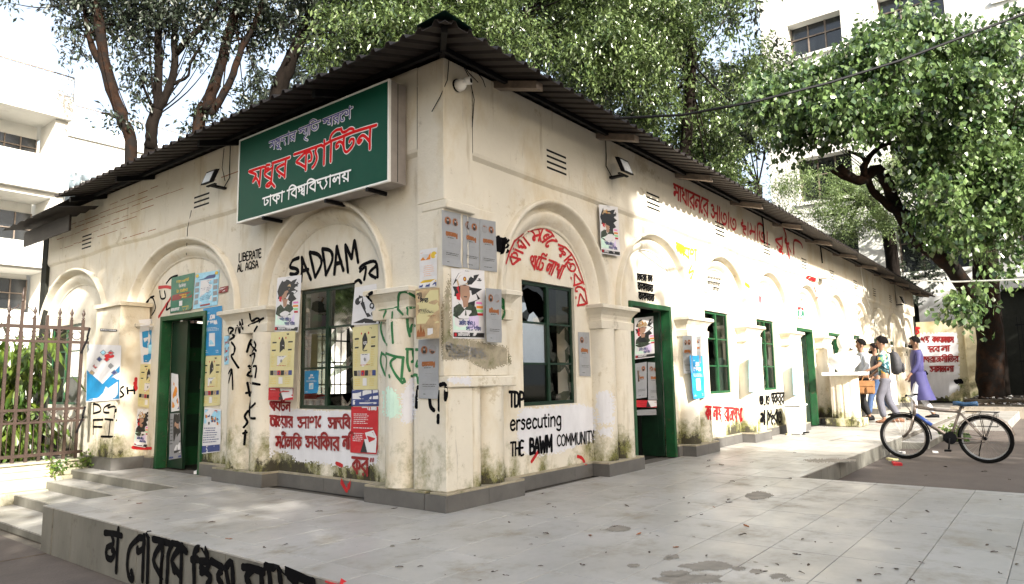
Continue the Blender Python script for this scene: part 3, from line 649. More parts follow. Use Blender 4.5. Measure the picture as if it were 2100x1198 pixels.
class Ink:
    gain = 1.22
    def __init__(s): s.mb = MB(); s.off = .0025
    def stroke(s, PN, w, jit=.12, seed=0, taper=True):
        """PN: list of (point, normal); w: width in metres"""
        PN = [q for q in PN if q]
        if len(PN) < 2: return
        w = w * s.gain
        s.off += .00012; rnd = random.Random(seed + len(s.mb.v)); L = []; n = len(PN)
        for i, (p, nn) in enumerate(PN):
            a, b = PN[max(i - 1, 0)][0], PN[min(i + 1, n - 1)][0]; t = b - a
            if t.length < 1e-6: continue
            if t.length > .35: return
            t.normalize(); x = nn.cross(t).normalized(); hw = w / 2 * (1 + rnd.uniform(-jit, jit)); q = p + nn * (s.off + i * 1e-5)
            L.append((q, x, t, hw))
        if len(L) < 2: return
        V = []
        for k, (q, x, t, hw) in enumerate(L):
            if k == 0:
                for ang in (60,): V += [q - t * hw * .8 - x * hw * .55, q - t * hw * .8 + x * hw * .55]
            V += [q - x * hw, q + x * hw]
            if k == len(L) - 1: V += [q + t * hw * .8 - x * hw * .55, q + t * hw * .8 + x * hw * .55]
        s.mb.add(V, [(2 * i, 2 * i + 1, 2 * i + 3, 2 * i + 2) for i in range(len(V) // 2 - 1)])
    def px(s, pts, w, k=5, bv=None, sm=True):
        if sm or len(pts) < 3: pts = smooth(pts, k)
        s.stroke([cast(x, y, bv) for x, y in pts], w)
    def crop(s, ox, oy, sc, strokes, w, k=4, bv=None):
        for st in strokes: s.px([(ox + x / sc, oy + y / sc) for x, y in st], w, k, bv)
    def done(s, name, mt, parent, label=None):
        if not s.mb.v: return
        o = s.mb.build(name, M[mt], parent, recalc=False)
        if label: o['label'] = label
        return o
# ---- a stroke alphabet: 10 units from headline to foot.  "w|flags|strokes"
G = {}
def gl(ch, w, hl, *st): G[ch] = (w, hl, [[tuple(map(float, p.split(','))) for p in s.split()] for s in st])
H = True
gl('ম', 9.2, H, '8,10 8,0', '2,10 3.2,7.5 3,4.5 1.8,2 .8,3.2 2.2,4.6 8,5.2')
gl('ব', 9.2, H, '8,10 8,0', '7.8,9 4.5,6.8 1.2,4.8 4.5,2.8 8,.8')
gl('র', 9.2, H, '8,10 8,0', '7.8,9 4.5,6.8 1.2,4.8 4.5,2.8 8,.8', '2.6,.2 3.4,-.2')
gl('ক', 10.5, H, '6,10 6,0', '5.8,9 3.2,6.8 .8,4.8 3.2,2.8 6,.8', '6,7.6 8.2,7.8 9.6,6 9.2,4 8,3.2')
gl('ধ', 9.2, 0, '8,10 8,0', '8,.6 4.5,2.6 1.4,4.6 5,6.6 2.2,8 1.6,9.6 3,10.4', '6.5,10 9.2,10')
gl('দ', 8.2, H, '2,10 1.6,7 3.4,6.4 5.4,7.4', '5.2,7.4 4.8,5 7.4,.4')
gl('া', 3.6, H, '2,10 2,0')
gl('স', 9.4, H, '8,10 8,0', '.8,7.6 2.6,8.2 4.3,6.2 3.2,4.2 1.6,2 .8,3.4 2.4,4.6 8,5.4')
gl('ত', 9.6, H, '1.8,7.5 1,4.4 3,1.2 6.6,1 8.7,4 7.7,7.2 5.2,7.4 4,5.2 5.4,4')
gl('ি', 3.4, H, '2,10 2,0', '2,10 2.6,12.6 5.6,13.8 9.2,12.8 10.6,10')
gl('ী', 3.6, H, '2,10 2,0', '2,10 1.4,12.6 -2,13.8 -6,12.6 -7,10.4')
gl('ে', 4.4, 0, '4,9.4 1.8,7.4 1,4 1.8,1.2 3.4,.8 3.6,2.4', '2.6,10 4.4,10')
gl('ণ', 9.2, 0, '8,10 8,0', '1.2,8.8 1,6.2 3.4,4.8 6,6.2 6.2,9 3.8,10.2 1.2,8.8', '6.5,10 9.2,10')
gl('ন', 9.2, H, '8,10 8,0', '8,6.6 4.6,7.2 2.2,6 1.3,3.6 2.8,2.4 4.2,3.6 3.4,5')
gl('ট', 9.4, H, '3,10 2.6,5 3.6,1.6 6.4,.8 8.5,3 7.8,5.8 5.4,6.2', '3.2,10 1.6,12 3.6,13.2 7.6,12.2 8.6,13.6')
gl('ঢ', 9.0, H, '2.2,10 2.2,4.4 3.6,1 7,.9 8.3,3.8 6.8,6 5,5')
gl('শ', 9.4, 0, '8,10 8,0', '1.6,2.6 3.4,2.4 3.6,4.2 1.3,6.6 1.4,9 3.4,10 4.6,8.2 5.4,9.8 6.8,9.8 8,8.2')
gl('ল', 9.4, H, '8,10 8,0', '3.4,3.4 2.4,1.8 1,3.2 1.4,6.4 3.2,7.4 4.8,6 4.8,2.6', '4.8,5.6 6.4,7.4 8,6')
gl('য', 9.2, H, '8,10 8,0', '1.8,10 3.2,7.6 1.4,4.8 8,1')
gl('য়', 9.2, H, '8,10 8,0', '1.8,10 3.2,7.6 1.4,4.8 8,1', '3,-.4 3.8,-.8')
gl('্', 5.4, H, '4.2,10 4.2,0', '-.6,6.8 1.2,7.6 2.2,6.2 1.2,4 4.2,.6')
gl('ু', 0, 0, '-1.2,.2 -3.4,-.9 -4.6,-2.2 -3.4,-3.2 -2.2,-2.2 -.4,-4.2')
gl('ৃ', 0, 0, '-3.4,-.4 -5,-2 -3.2,-2.8 -.8,-5')
gl('চ', 9.0, H, '2,8.4 1.2,4 3.2,1 6.4,1 8,3.8 6.8,6.6 2,8.4')
gl('ঐ', 9.4, 0, '3,9.6 1.4,7 3.4,5 6.6,6.2 7.6,9', '6.6,6.2 7.8,2.4 4.6,.8 2.4,2.6', '7.6,9 5,12 7.4,14')
gl('এ', 9.0, 0, '2.4,9 1.2,6 3.4,4.4 6.6,5.6 7.8,9.6', '2.4,9 7.6,1')
gl('ই', 8.4, H, '5,10 2,8 6,7 1.4,5 7,3.6 5.4,.6')
gl('হ', 8.6, H, '3,10 3.8,7.8 1.4,6.8 3.4,5.2 7.4,6 7.8,4 4.8,3.4 4.4,1.2 7,-.2')
gl('অ', 11, H, '9.6,10 9.6,0', '.8,8 2.8,8.8 4.4,7.2 2.6,5.8 4.8,5 5,2.4 2.8,1 .8,2.6', '5,4.4 9.6,5.2')
gl('আ', 13.6, H, '9.6,10 9.6,0', '12.4,10 12.4,0', '.8,8 2.8,8.8 4.4,7.2 2.6,5.8 4.8,5 5,2.4 2.8,1 .8,2.6', '5,4.4 9.6,5.2')
gl('প', 9.2, 0, '8,10 8,0', '1.2,6.8 1.2,9.2 3.2,10 5.2,8.4 4.6,6 2.2,5.6 8,1.2', '5.6,10 9.2,10')
gl('জ', 11, H, '3.4,5 2,3 3.4,1 6.4,2.2 6.6,5.4 4,7.6', '6.4,5.6 8.6,8 10,5.8 8.6,2.4 10.4,.4')
gl('গ', 9.2, 0, '8,10 8,0', '1,5 1.2,8.4 3,10 5,8.6 4.6,6 2.4,5.4', '6.4,10 9.2,10')
gl('ও', 8.4, 0, '1.2,8.4 3.6,9.8 5.6,8.2 3.6,6.4 6.6,5.6 7.2,2.8 4.6,.8 1.8,2 1.2,4.6')
gl('থ', 9.2, 0, '8,10 8,0', '1,8.6 2.8,9.8 4.2,8 2.4,6.2 5,5.4 8,6.4', '5,5.4 8,.8')
gl('ভ', 9.4, H, '1,7.6 3.4,8.2 4.8,6.4 2.2,5.2 1.2,2.6 4,.8 7.4,1.4 8.6,4.6 7.6,7.8')
gl('য-', 4, 0, '0,5 4,5')
gl('র্', 0, 0, '-6,11 -2.6,13.4')
gl('ৌ', 3.6, H, '2,10 2,0', '2,10 .4,12.6 -3,13.2 -1.4,14.6 3,13.4')
gl('ৈ', 3.6, 0, '4,9.4 1.8,7.4 1,4 1.8,1.2 3.4,.8', '3.6,10 1.2,12.4 3.6,14')
gl(',', 3, 0, '1.6,.6 .8,-1.4'); gl('"', 4, 0, '1,10 .6,7', '3,10 2.6,7'); gl(' ', 4.2, 0); gl('.', 3, 0, '1,.3 1.6,.2')
gl('A', 7.4, 0, '.6,0 3.6,10 6.6,0', '1.8,3.6 5.4,3.6'); gl('B', 7, 0, '1,0 1,10', '1,10 5,9.2 5,6 1,5.4', '1,5.4 6,4.6 5.8,.8 1,0')
gl('C', 7, 0, '6,8.6 3.6,10 1,7.4 1,2.6 3.6,0 6,1.4'); gl('D', 7, 0, '1,0 1,10', '1,10 5,9 6,5 5,1 1,0'); gl('E', 6.4, 0, '5.6,10 1,10 1,0 5.6,0', '1,5.2 4.8,5.2')
gl('F', 6, 0, '5.6,10 1,10 1,0', '1,5.4 4.6,5.4'); gl('G', 7.4, 0, '6.2,8.4 3.6,10 1,7.4 1,2.6 3.6,0 6.4,1.6 6.4,4.6 4,4.6'); gl('H', 7.2, 0, '1,0 1,10', '6,0 6,10', '1,5.2 6,5.2')
gl('I', 3, 0, '1.4,0 1.4,10'); gl('J', 5.6, 0, '4.4,10 4.4,2 2.6,0 .8,1.6'); gl('K', 6.8, 0, '1,0 1,10', '5.8,10 1,4.6 6,0'); gl('L', 5.8, 0, '1,10 1,0 5.2,0')
gl('M', 9, 0, '1,0 1.2,10', '1.2,10 4.4,3', '4.4,3 7.6,10', '7.6,10 7.8,0'); gl('N', 7.4, 0, '1,0 1,10', '1,10 6.2,0', '6.2,0 6.2,10'); gl('O', 7.8, 0, '3.8,10 1,7.6 1,2.4 3.8,0 6.6,2.4 6.6,7.6 3.8,10')
gl('P', 6.6, 0, '1,0 1,10', '1,10 5.6,9.2 5.6,5.4 1,4.8'); gl('Q', 7.8, 0, '3.8,10 1,7.6 1,2.4 3.8,0 6.6,2.4 6.6,7.6 3.8,10', '4.4,2.6 7,-.6'); gl('R', 7, 0, '1,0 1,10', '1,10 5.6,9.2 5.6,5.8 1,5', '3,5 6.2,0')
gl('S', 6.6, 0, '5.6,8.6 3.2,10 1,7.8 3,5.4 5.4,3.4 4.4,.4 .8,1'); gl('T', 6.6, 0, '.2,10 6.4,10', '3.3,10 3.3,0'); gl('U', 7.4, 0, '1,10 1,2.6 3.6,0 6.2,2.6 6.2,10'); gl('W', 9.6, 0, '.6,10 2.6,0', '2.6,0 4.8,7', '4.8,7 7,0', '7,0 9,10'); gl('Y', 6.8, 0, '.6,10 3.4,5 6.2,10', '3.4,5 3.4,0'); gl('Z', 6, 0, '.8,10 5.6,10 .8,0 5.6,0')
gl('e', 6, 0, '1,3.6 5,4.2 4.4,6.4 2.4,6.8 .9,4.4 1.4,1 3.4,0 5,1.2'); gl('r', 4.6, 0, '1,6.6 1,0', '1,4.6 2.6,6.6 4.2,6.2'); gl('s', 5.2, 0, '4.4,5.8 2.4,6.8 1.2,5 4,3 3.2,.2 .8,.6'); gl('c', 5.4, 0, '4.8,5.8 2.6,6.8 1,4 1.6,.6 3.4,0 4.8,1')
gl('u', 5.8, 0, '1,6.6 1,1.6 3,0 4.8,1.6', '4.8,6.6 4.8,0'); gl('t', 4.4, 0, '2,9 2,1 3.8,0', '.4,6.6 3.8,6.6'); gl('i', 2.4, 0, '1.2,6.4 1.2,0', '1.1,9 1.3,8.6'); gl('n', 5.8, 0, '1,6.6 1,0', '1,4.8 3,6.8 4.8,5.2 4.8,0'); gl('g', 5.8, 0, '4.8,5.8 2.6,6.8 1,4 1.8,.8 4,.8 4.8,2.6', '4.8,6.6 4.8,-2.2 3,-3.6 1,-2.6')
gl('o', 5.8, 0, '3,6.8 1,4.6 1.2,1.6 3,0 5,1.8 4.8,5 3,6.8'); gl('a', 5.6, 0, '4.6,5.8 2.6,6.8 1,3.6 2.2,0 4.6,2', '4.6,6.6 4.6,0'); gl('l', 2.4, 0, '1.2,10 1.2,0'); gl('f', 4, 0, '3.8,9 2.2,10 1.8,8 1.8,0', '.4,6 3.6,6'); gl('d', 5.8, 0, '4.6,5.8 2.6,6.8 1,3.6 2.2,0 4.6,2', '4.7,10 4.7,0'); gl('(', 3, 0)
for i in range(10): gl(str(i), 6.4, 0, '3.2,10 1,7.6 1,2.4 3.2,0 5.2,2.4 5.2,7.6 3.2,10')
def tokens(t):
    out = []; i = 0
    while i < len(t):
        sx = 1
        if t[i] == '^': sx = .68; i += 1
        ch = t[i]
        if t[i:i + 2] in G and len(t[i:i + 2]) == 2: ch = t[i:i + 2]
        out.append((ch, sx)); i += len(ch)
    return out
def layout(t):
    x = 0; S_ = []; run = None
    for ch, sx in tokens(t):
        if ch not in G: continue
        w, hl, st = G[ch]
        for s in st: S_.append([(x + a * sx, b) for a, b in s])
        if hl:
            if run is None: run = x
        elif w and run is not None: S_.append([(run, 10), (x, 10)]); run = None
        x += w * sx
    if run is not None: S_.append([(run, 10), (x, 10)])
    return S_, x
def gtext(ink, t, path, h, w, bv=None, wob=0):
    """write t along a path of photograph pixels (the headline), h px tall, w metres thick"""
    st, W_ = layout(t); cum = [0]
    for a, b in zip(path[:-1], path[1:]): cum.append(cum[-1] + math.hypot(b[0] - a[0], b[1] - a[1]))
    hs = h if isinstance(h, (list, tuple)) else (h, h)
    def mp(x, y):
        f = max(0, min(1, x / W_)); q = f * cum[-1]; k = 0
        while k < len(path) - 2 and cum[k + 1] < q: k += 1
        a, b = path[k], path[k + 1]; u = (q - cum[k]) / (cum[k + 1] - cum[k]); ex = (x / W_ - f) * cum[-1]
        dx, dy = (b[0] - a[0]) / (cum[k + 1] - cum[k]), (b[1] - a[1]) / (cum[k + 1] - cum[k])
        nx, ny = (0, 1) if len(path) == 2 else (-dy, dx)
        hh = (hs[0] + (hs[1] - hs[0]) * f) * (10 - y) / 10
        return (a[0] + (b[0] - a[0]) * u + dx * ex + nx * hh + wob * math.sin(x * 1.3 + y), a[1] + (b[1] - a[1]) * u + dy * ex + ny * hh + wob * math.cos(x * .9))
    for s in st:
        pts = smooth(s, 4) if len(s) > 2 else [tuple(s[0][i] + (s[1][i] - s[0][i]) * t_ / 6 for i in (0, 1)) for t_ in range(7)]
        ink.stroke([cast(*mp(x, y), bv) for x, y in pts], w)
def patch(poly, mt, label=None, step=2.4, off=.0016, parent=None, bv=None, ragged=4):
    xs = [p[0] for p in poly]; ys = [p[1] for p in poly]; m = MB(); idx = {}
    def inside(x, y):
        c = False; n = len(poly)
        for i in range(n):
            (x1, y1), (x2, y2) = poly[i], poly[(i + 1) % n]
            if (y1 > y) != (y2 > y) and x < (x2 - x1) * (y - y1) / (y2 - y1) + x1: c = not c
        return c
    rg = random.Random(len(poly) * 31 + int(xs[0])); nx = int((max(xs) - min(xs)) / step) + 2; ny = int((max(ys) - min(ys)) / step) + 2
    def V(i, j):
        if (i, j) not in idx:
            x, y = min(xs) + i * step, min(ys) + j * step
            h = cast(x + rg.uniform(-.3, .3) * step, y + rg.uniform(-.3, .3) * step, bv)
            idx[(i, j)] = None if h is None else (len(m.v), m.v.append(tuple(h[0] + h[1] * off)))[0]
        return idx[(i, j)]
    for i in range(nx):
        for j in range(ny):
            x, y = min(xs) + (i + .5) * step, min(ys) + (j + .5) * step
            if inside(x + rg.uniform(-ragged, ragged), y + rg.uniform(-ragged, ragged)):
                q = [V(i, j), V(i + 1, j), V(i + 1, j + 1), V(i, j + 1)]
                if None in q: continue
                P = [Vector(m.v[k]) for k in q]
                if max((P[a] - P[b]).length for a in range(4) for b in range(a)) > .16: continue
                m.f.append(tuple(q)); m.mi.append(0)
    if m.f:
        o = m.build('paint_patch', M[mt], parent if parent is not None else ctn, recalc=False)
        if label: o['label'] = label
        o['kind'] = 'stuff'
        return o
# ---- whitewash patches
patch([(552, 838), (560, 828), (600, 838), (722, 843), (776, 930), (776, 950), (735, 958), (690, 955), (650, 948), (612, 948), (585, 925), (562, 928), (552, 940)], 'patch')
patch([(1060, 846), (1078, 838), (1130, 834), (1185, 828), (1219, 838), (1221, 880), (1214, 905), (1190, 912), (1150, 928), (1100, 934), (1066, 928), (1060, 890)], 'patch')
patch([(784, 802), (800, 792), (818, 812), (822, 852), (800, 858), (786, 850)], 'pmint'); patch([(822, 810), (848, 770), (856, 820), (850, 862), (825, 870)], 'patch')
patch([(1222, 808), (1245, 800), (1258, 815), (1258, 868), (1228, 872)], 'patch'); patch([(1226, 880), (1256, 876), (1256, 896), (1228, 893)], 'patch')
patch([(918, 774), (966, 772), (964, 794), (950, 788), (930, 786), (918, 783)], 'patch', ragged=3)
patch([(905, 640), (922, 560), (925, 690), (1040, 712), (1050, 745), (1000, 760), (950, 735), (906, 740)], 'mortar', 'dark torn patch where old posters were peeled off', step=1.6, ragged=3)
patch([(910, 700), (930, 705), (990, 715), (1000, 735), (920, 735)], 'pgray', step=1.6, ragged=4)
# ---- spray and brush lettering
k = Ink(); k.crop(530, 480, 4.279, [[(355, 210), (300, 235), (280, 290), (330, 305), (352, 330), (320, 355), (280, 350)], [(375, 415), (385, 300), (382, 205)], [(382, 205), (420, 300), (462, 400)], [(385, 325), (440, 312)], [(452, 165), (475, 270), (500, 380)], [(452, 160), (530, 185), (555, 260), (500, 380)], [(562, 135), (580, 240), (594, 358)], [(562, 130), (635, 150), (650, 230), (594, 358)], [(668, 352), (680, 230), (690, 110)], [(690, 110), (715, 210), (748, 320)], [(680, 262), (730, 250)], [(788, 335), (775, 210), (765, 95)], [(765, 95), (820, 215)], [(820, 215), (845, 60)], [(845, 60), (862, 150), (878, 250)]], .034); k.done('graffiti', 'blackp', ctn, 'black sprayed word SADDAM')
k = Ink(); k.crop(530, 480, 4.279, [[(890, 300), (930, 265), (1030, 245), (1048, 380)], [(892, 330), (945, 290), (930, 400)], [(1030, 285), (975, 345), (1030, 385)], [(840, 430), (880, 405), (905, 430)], [(855, 478), (940, 455), (1032, 440), (1036, 505)], [(915, 470), (920, 600), (865, 600), (860, 560)], [(1000, 515), (960, 545), (990, 585)], [(895, 640), (950, 690), (1000, 750)], [(870, 690), (915, 690), (900, 730)], [(985, 620), (1005, 650), (985, 680)], [(840, 775), (1060, 775)]], .028); k.done('graffiti', 'blackp', ctn)
k = Ink(); gtext(k, 'LIBERATE', [(490, 521), (537, 511)], 16, .014); gtext(k, 'AL AQSA', [(487, 543), (531, 533)], 15, .014); k.done('graffiti', 'blackp', ctn, 'small black stencilled words LIBERATE AL AQSA')
k = Ink()
gtext(k, 'পযটন', [(553, 824), (596, 826)], 17, .018); gtext(k, 'চাওয়ার', [(554, 853), (601, 856)], (21, 20), .020); gtext(k, 'আগে', [(611, 857), (659, 855)], 21, .020); gtext(k, 'আদিব', [(674, 858), (719, 858)], 20, .020)
gtext(k, 'মেৌলিক', [(565, 896), (620, 898)], 22, .020); gtext(k, 'অধিকার', [(628, 896), (697, 898)], (22, 25), .021); gtext(k, 'নি', [(704, 896), (719, 896)], 24, .021); gtext(k, 'কর', [(724, 938), (757, 941)], (30, 34), .022); gtext(k, '"', [(761, 940), (770, 940)], 22, .016)
k.done('graffiti', 'dredp', ctn, 'red painted Bengali slogan below the window')
k = Ink(); k.crop(740, 560, 4.61, [[(180, 352), (240, 345), (355, 325)], [(355, 340), (362, 200), (430, 180), (520, 230)], [(238, 360), (190, 500), (215, 620), (250, 680)], [(300, 370), (295, 500), (305, 660)], [(350, 340), (400, 392)], [(440, 330), (520, 325)], [(445, 340), (440, 470), (462, 600)], [(515, 500), (480, 495), (470, 555)], [(200, 750), (190, 850), (235, 970)], [(200, 760), (245, 800), (235, 940)], [(240, 760), (330, 790), (405, 800)], [(330, 800), (282, 850), (330, 960), (395, 1040)], [(400, 810), (385, 1000)], [(270, 965), (276, 985)], [(430, 720), (550, 725)], [(440, 730), (440, 850), (460, 925)], [(490, 740), (500, 820), (480, 840)], [(540, 830), (525, 880), (545, 880)], [(480, 975), (530, 965), (545, 1040)], [(405, 1000), (415, 1030)]], .02); k.done('graffiti', 'greenp', ctn, 'green sprayed Bengali letters over the corner pier')
k = Ink(); k.crop(230, 520, 2.603, [[(625, 460), (622, 400), (650, 405), (628, 428), (655, 440), (628, 462)], [(655, 440), (668, 385), (680, 425)], [(684, 420), (682, 365)], [(682, 365), (700, 405), (694, 352)], [(638, 475), (655, 500), (650, 535), (636, 545), (655, 580), (675, 610)], [(622, 640), (640, 620), (645, 725)], [(640, 620), (622, 690)], [(612, 735), (640, 760), (612, 790), (640, 815), (615, 842)], [(735, 320), (745, 360), (775, 345), (790, 360), (760, 415)], [(730, 385), (810, 345)], [(720, 525), (742, 460), (768, 490), (745, 530)], [(735, 480), (770, 520)], [(738, 545), (762, 535), (750, 590), (728, 602)], [(735, 612), (770, 602), (765, 660)], [(745, 620), (722, 650), (750, 655)], [(722, 690), (735, 760)], [(735, 690), (790, 700)], [(715, 745), (745, 740)], [(740, 785), (735, 870), (765, 880)], [(740, 825), (765, 800)], [(725, 840), (708, 870), (722, 900), (703, 928)], [(712, 945), (706, 1020)], [(700, 960), (718, 955)]], .022); k.done('graffiti', 'blackp', ctn, 'black letters sprayed down the paired columns')
k = Ink(); k.crop(230, 520, 2.603, [[(185, 260), (215, 235), (232, 290), (212, 330)], [(255, 200), (262, 240), (285, 235), (280, 200)], [(290, 160), (315, 130), (350, 118)], [(300, 260), (290, 300), (310, 290)], [(205, 235), (225, 228)]], .022); k.done('graffiti', 'blackp', ctn)
k = Ink(); k.crop(230, 520, 2.603, [[(250, 182), (290, 178), (325, 186)], [(318, 232), (280, 290), (250, 338)], [(110, 1035), (160, 1040), (210, 1040)], [(120, 690), (128, 722)]], .035); k.done('graffiti', 'redp', ctn)
# right facade
k = Ink(); C4 = lambda L: [(1020 + x / 2.993, 440 + y / 2.993) for x, y in L]
gtext(k, 'কারা মানে', C4([(52, 300), (75, 225), (105, 160), (160, 118), (215, 95), (270, 85), (325, 105), (365, 165)]), 26, .022)
gtext(k, 'হাতরের', C4([(372, 185), (420, 205), (465, 255), (500, 340), (530, 430), (552, 560)]), 21, .020); gtext(k, 'পেট লাথি', C4([(200, 255), (260, 262), (330, 285), (415, 320)]), 27, .020)
k.done('graffiti', 'redp', ctn, 'red sprayed Bengali words curving under the first arch')
k = Ink(); gtext(k, 'TDP', [(1044, 804), (1074, 804)], 30, .024); gtext(k, 'ersecuting', [(1045, 854), (1151, 845)], (29, 27), .019); gtext(k, 'THE', [(1046, 908), (1074, 905)], 27, .018); gtext(k, 'BAWM', [(1085, 901), (1132, 892)], (30, 33), .028); gtext(k, 'COMMUNITY', [(1141, 893), (1219, 883)], (22, 25), .014)
k.done('graffiti', 'blackp', ctn, 'black English slogan below the first arched window')
k = Ink(); k.crop(840, 400, 2.995, [[(530, 275), (600, 285)], [(535, 300), (598, 315)], [(535, 330), (595, 345)], [(545, 265), (560, 360)], [(580, 275), (570, 350)]], .05); k.crop(740, 780, 4.28, [[(505, 60), (495, 150), (490, 235)], [(605, 160), (615, 230), (645, 265)], [(690, 100), (690, 260)], [(700, 40), (745, 40), (745, 170)], [(682, 310), (680, 370)]], .03); k.done('graffiti', 'blackp', ctn)
k = Ink(); k.crop(1020, 440, 2.993, [[(30, 515), (25, 560), (45, 600), (30, 640)], [(38, 520), (42, 590)]], .02); k.done('graffiti', 'greenp', ctn)
k = Ink(); gtext(k, 'সাধারনের', [(1381, 378), (1452, 412)], (27, 34), .032); gtext(k, 'আতাত', [(1457, 415), (1510, 446)], (32, 30), .034); gtext(k, 'হামিতা', [(1517, 449), (1575, 477)], (26, 26), .036); gtext(k, 'রুদি', [(1587, 478), (1630, 500)], (26, 22), .04)
gtext(k, 'কি নাই, রাজপথে', [(1447, 834), (1522, 838)], (25, 27), .026); k.px([(1600, 455), (1610, 480), (1612, 500), (1618, 530)], .05); k.done('graffiti', 'redp', ctn, 'red Bengali slogan sprayed along the long wall')
k = Ink(); k.crop(840, 740, 3.745, [[(990, 690), (965, 730), (935, 775)], [(1290, 735), (1325, 750), (1350, 800)]], .03); k.crop(500, 980, 2.625, [[(520, 8), (540, 45), (555, 70)], [(572, 10), (565, 55)]], .035); k.px([(690, 950), (702, 955)], .03); k.px([(1655, 568), (1672, 574)], .07); k.px([(1670, 590), (1676, 610)], .05); k.px([(1838, 655), (1846, 668), (1840, 672)], .08); k.px([(1868, 672), (1878, 674)], .08); k.done('graffiti', 'redp', ctn)
k = Ink(); gtext(k, 'বন্ধ', [(1386, 498), (1402, 506)], (16, 18), .03); gtext(k, 'যোগ', [(1400, 508), (1428, 513)], (20, 22), .026); k.px([(1418, 545), (1412, 560), (1422, 555), (1416, 572)], .025); k.px([(1528, 582), (1536, 588)], .05); k.done('graffiti', 'yelp', ctn, 'orange sprayed scribble right of the second arch')
k = Ink(); gtext(k, 'ছাত্রত তত', [(1306, 562), (1338, 566)], 12, .018); gtext(k, 'তাকাতত', [(1307, 580), (1339, 586)], 13, .02); gtext(k, 'তাকাতত', [(1309, 600), (1341, 605)], 13, .02)
gtext(k, 'তততততত', [(1444, 564), (1478, 570)], 5, .008); gtext(k, 'ততততত', [(1450, 576), (1476, 581)], 6, .008); gtext(k, 'তত', [(1460, 588), (1474, 591)], 6, .008)
gtext(k, 'তরত পকরর', [(1558, 808), (1607, 806)], (22, 24), .03); gtext(k, 'সকহরত', [(1560, 843), (1602, 838)], (28, 30), .035); k.done('graffiti', 'blackp', ctn)
k = Ink(); k.crop(1210, 400, 4.28, [[(980, 940), (990, 875), (1005, 935)], [(1012, 905), (1035, 880), (1042, 925), (1018, 950), (1012, 910)], [(1060, 885), (1080, 920), (1092, 858)], [(1092, 935), (1100, 945)], [(1125, 965), (1135, 982)], [(1150, 905), (1168, 940), (1155, 978), (1150, 940)], [(1185, 945), (1210, 935), (1238, 955)]], .022); k.done('graffiti', 'tealp', ctn)
# side wall of the platform: large brush letters
BVP = bvh_of([c for c in kids(platform) if c.name.startswith('side_tile')])
k = Ink(); k.off = .004
k.crop(0, 950, 3, [[(648, 428), (700, 432), (752, 446)], [(690, 436), (700, 495), (662, 520), (660, 575), (690, 588), (708, 545), (690, 530)], [(732, 402), (724, 540), (718, 668)], [(868, 452), (805, 515), (786, 620), (800, 705), (822, 712), (812, 665)], [(846, 455), (890, 466), (884, 520), (852, 545), (850, 520)], [(890, 445), (884, 600), (880, 722)], [(916, 435), (913, 600), (910, 736)], [(945, 466), (1000, 478), (1045, 492)], [(1000, 490), (948, 595), (1000, 700)], [(1004, 490), (998, 740)], [(1068, 490), (1040, 560), (1036, 640), (1030, 742)], [(1062, 490), (1110, 505), (1152, 545)], [(1120, 510), (1062, 600), (1112, 690)], [(1124, 505), (1116, 740)], [(1070, 650), (1080, 668)], [(1182, 592), (1220, 590)], [(1200, 745), (1200, 560), (1228, 522), (1262, 530), (1284, 575)], [(1232, 600), (1290, 612), (1272, 660), (1240, 672)], [(1240, 640), (1300, 700), (1280, 745)], [(1306, 600), (1372, 640)], [(1372, 745), (1345, 690), (1395, 640), (1430, 610), (1440, 745)], [(1395, 650), (1412, 745)], [(1500, 638), (1560, 646), (1628, 668)], [(1560, 655), (1520, 700), (1545, 745)], [(1612, 660), (1618, 745)], [(1660, 640), (1670, 745)], [(1640, 632), (1760, 660), (1900, 720), (1935, 728)], [(1722, 650), (1735, 745)], [(1780, 690), (1830, 735)], [(1880, 712), (1895, 745)]], .040, bv=BVP)
k.done('graffiti', 'blackp', platform, 'large black brushed Bengali letters along the platform side')
k = Ink(); k.px([(680, 1192), (700, 1200), (730, 1205)], .06, bv=BVP); k.done('graffiti', 'redp', platform)
# wet stains and spatter on the terrace floor
m = MB(); m.box(0, 24, -2, 4.05, -.1, .0005); BVF = BVHTree.FromPolygons(m.v, m.f)
rg = random.Random(9)
def blot(cx, cy, rx, ry, n=12):
    return [(cx + rx * (1 + rg.uniform(-.3, .3)) * math.cos(2 * math.pi * i / n), cy + ry * (1 + rg.uniform(-.3, .3)) * math.sin(2 * math.pi * i / n)) for i in range(n)]
for cx, cy, rx, ry in ((1450, 1162, 55, 10), (1420, 1188, 70, 12), (1385, 1178, 30, 8), (1515, 1166, 14, 5), (1552, 1172, 17, 6), (1595, 1182, 20, 6), (1612, 1190, 16, 5), (1555, 1017, 26, 8), (1265, 1085, 24, 6), (1380, 1142, 16, 5), (1300, 1160, 12, 4), (1700, 945, 60, 4), (1370, 1145, 10, 4)):
    o = patch(blot(cx, cy, rx, ry), 'stain', parent=platform, bv=BVF, step=1.5, off=.0012, ragged=1.2)
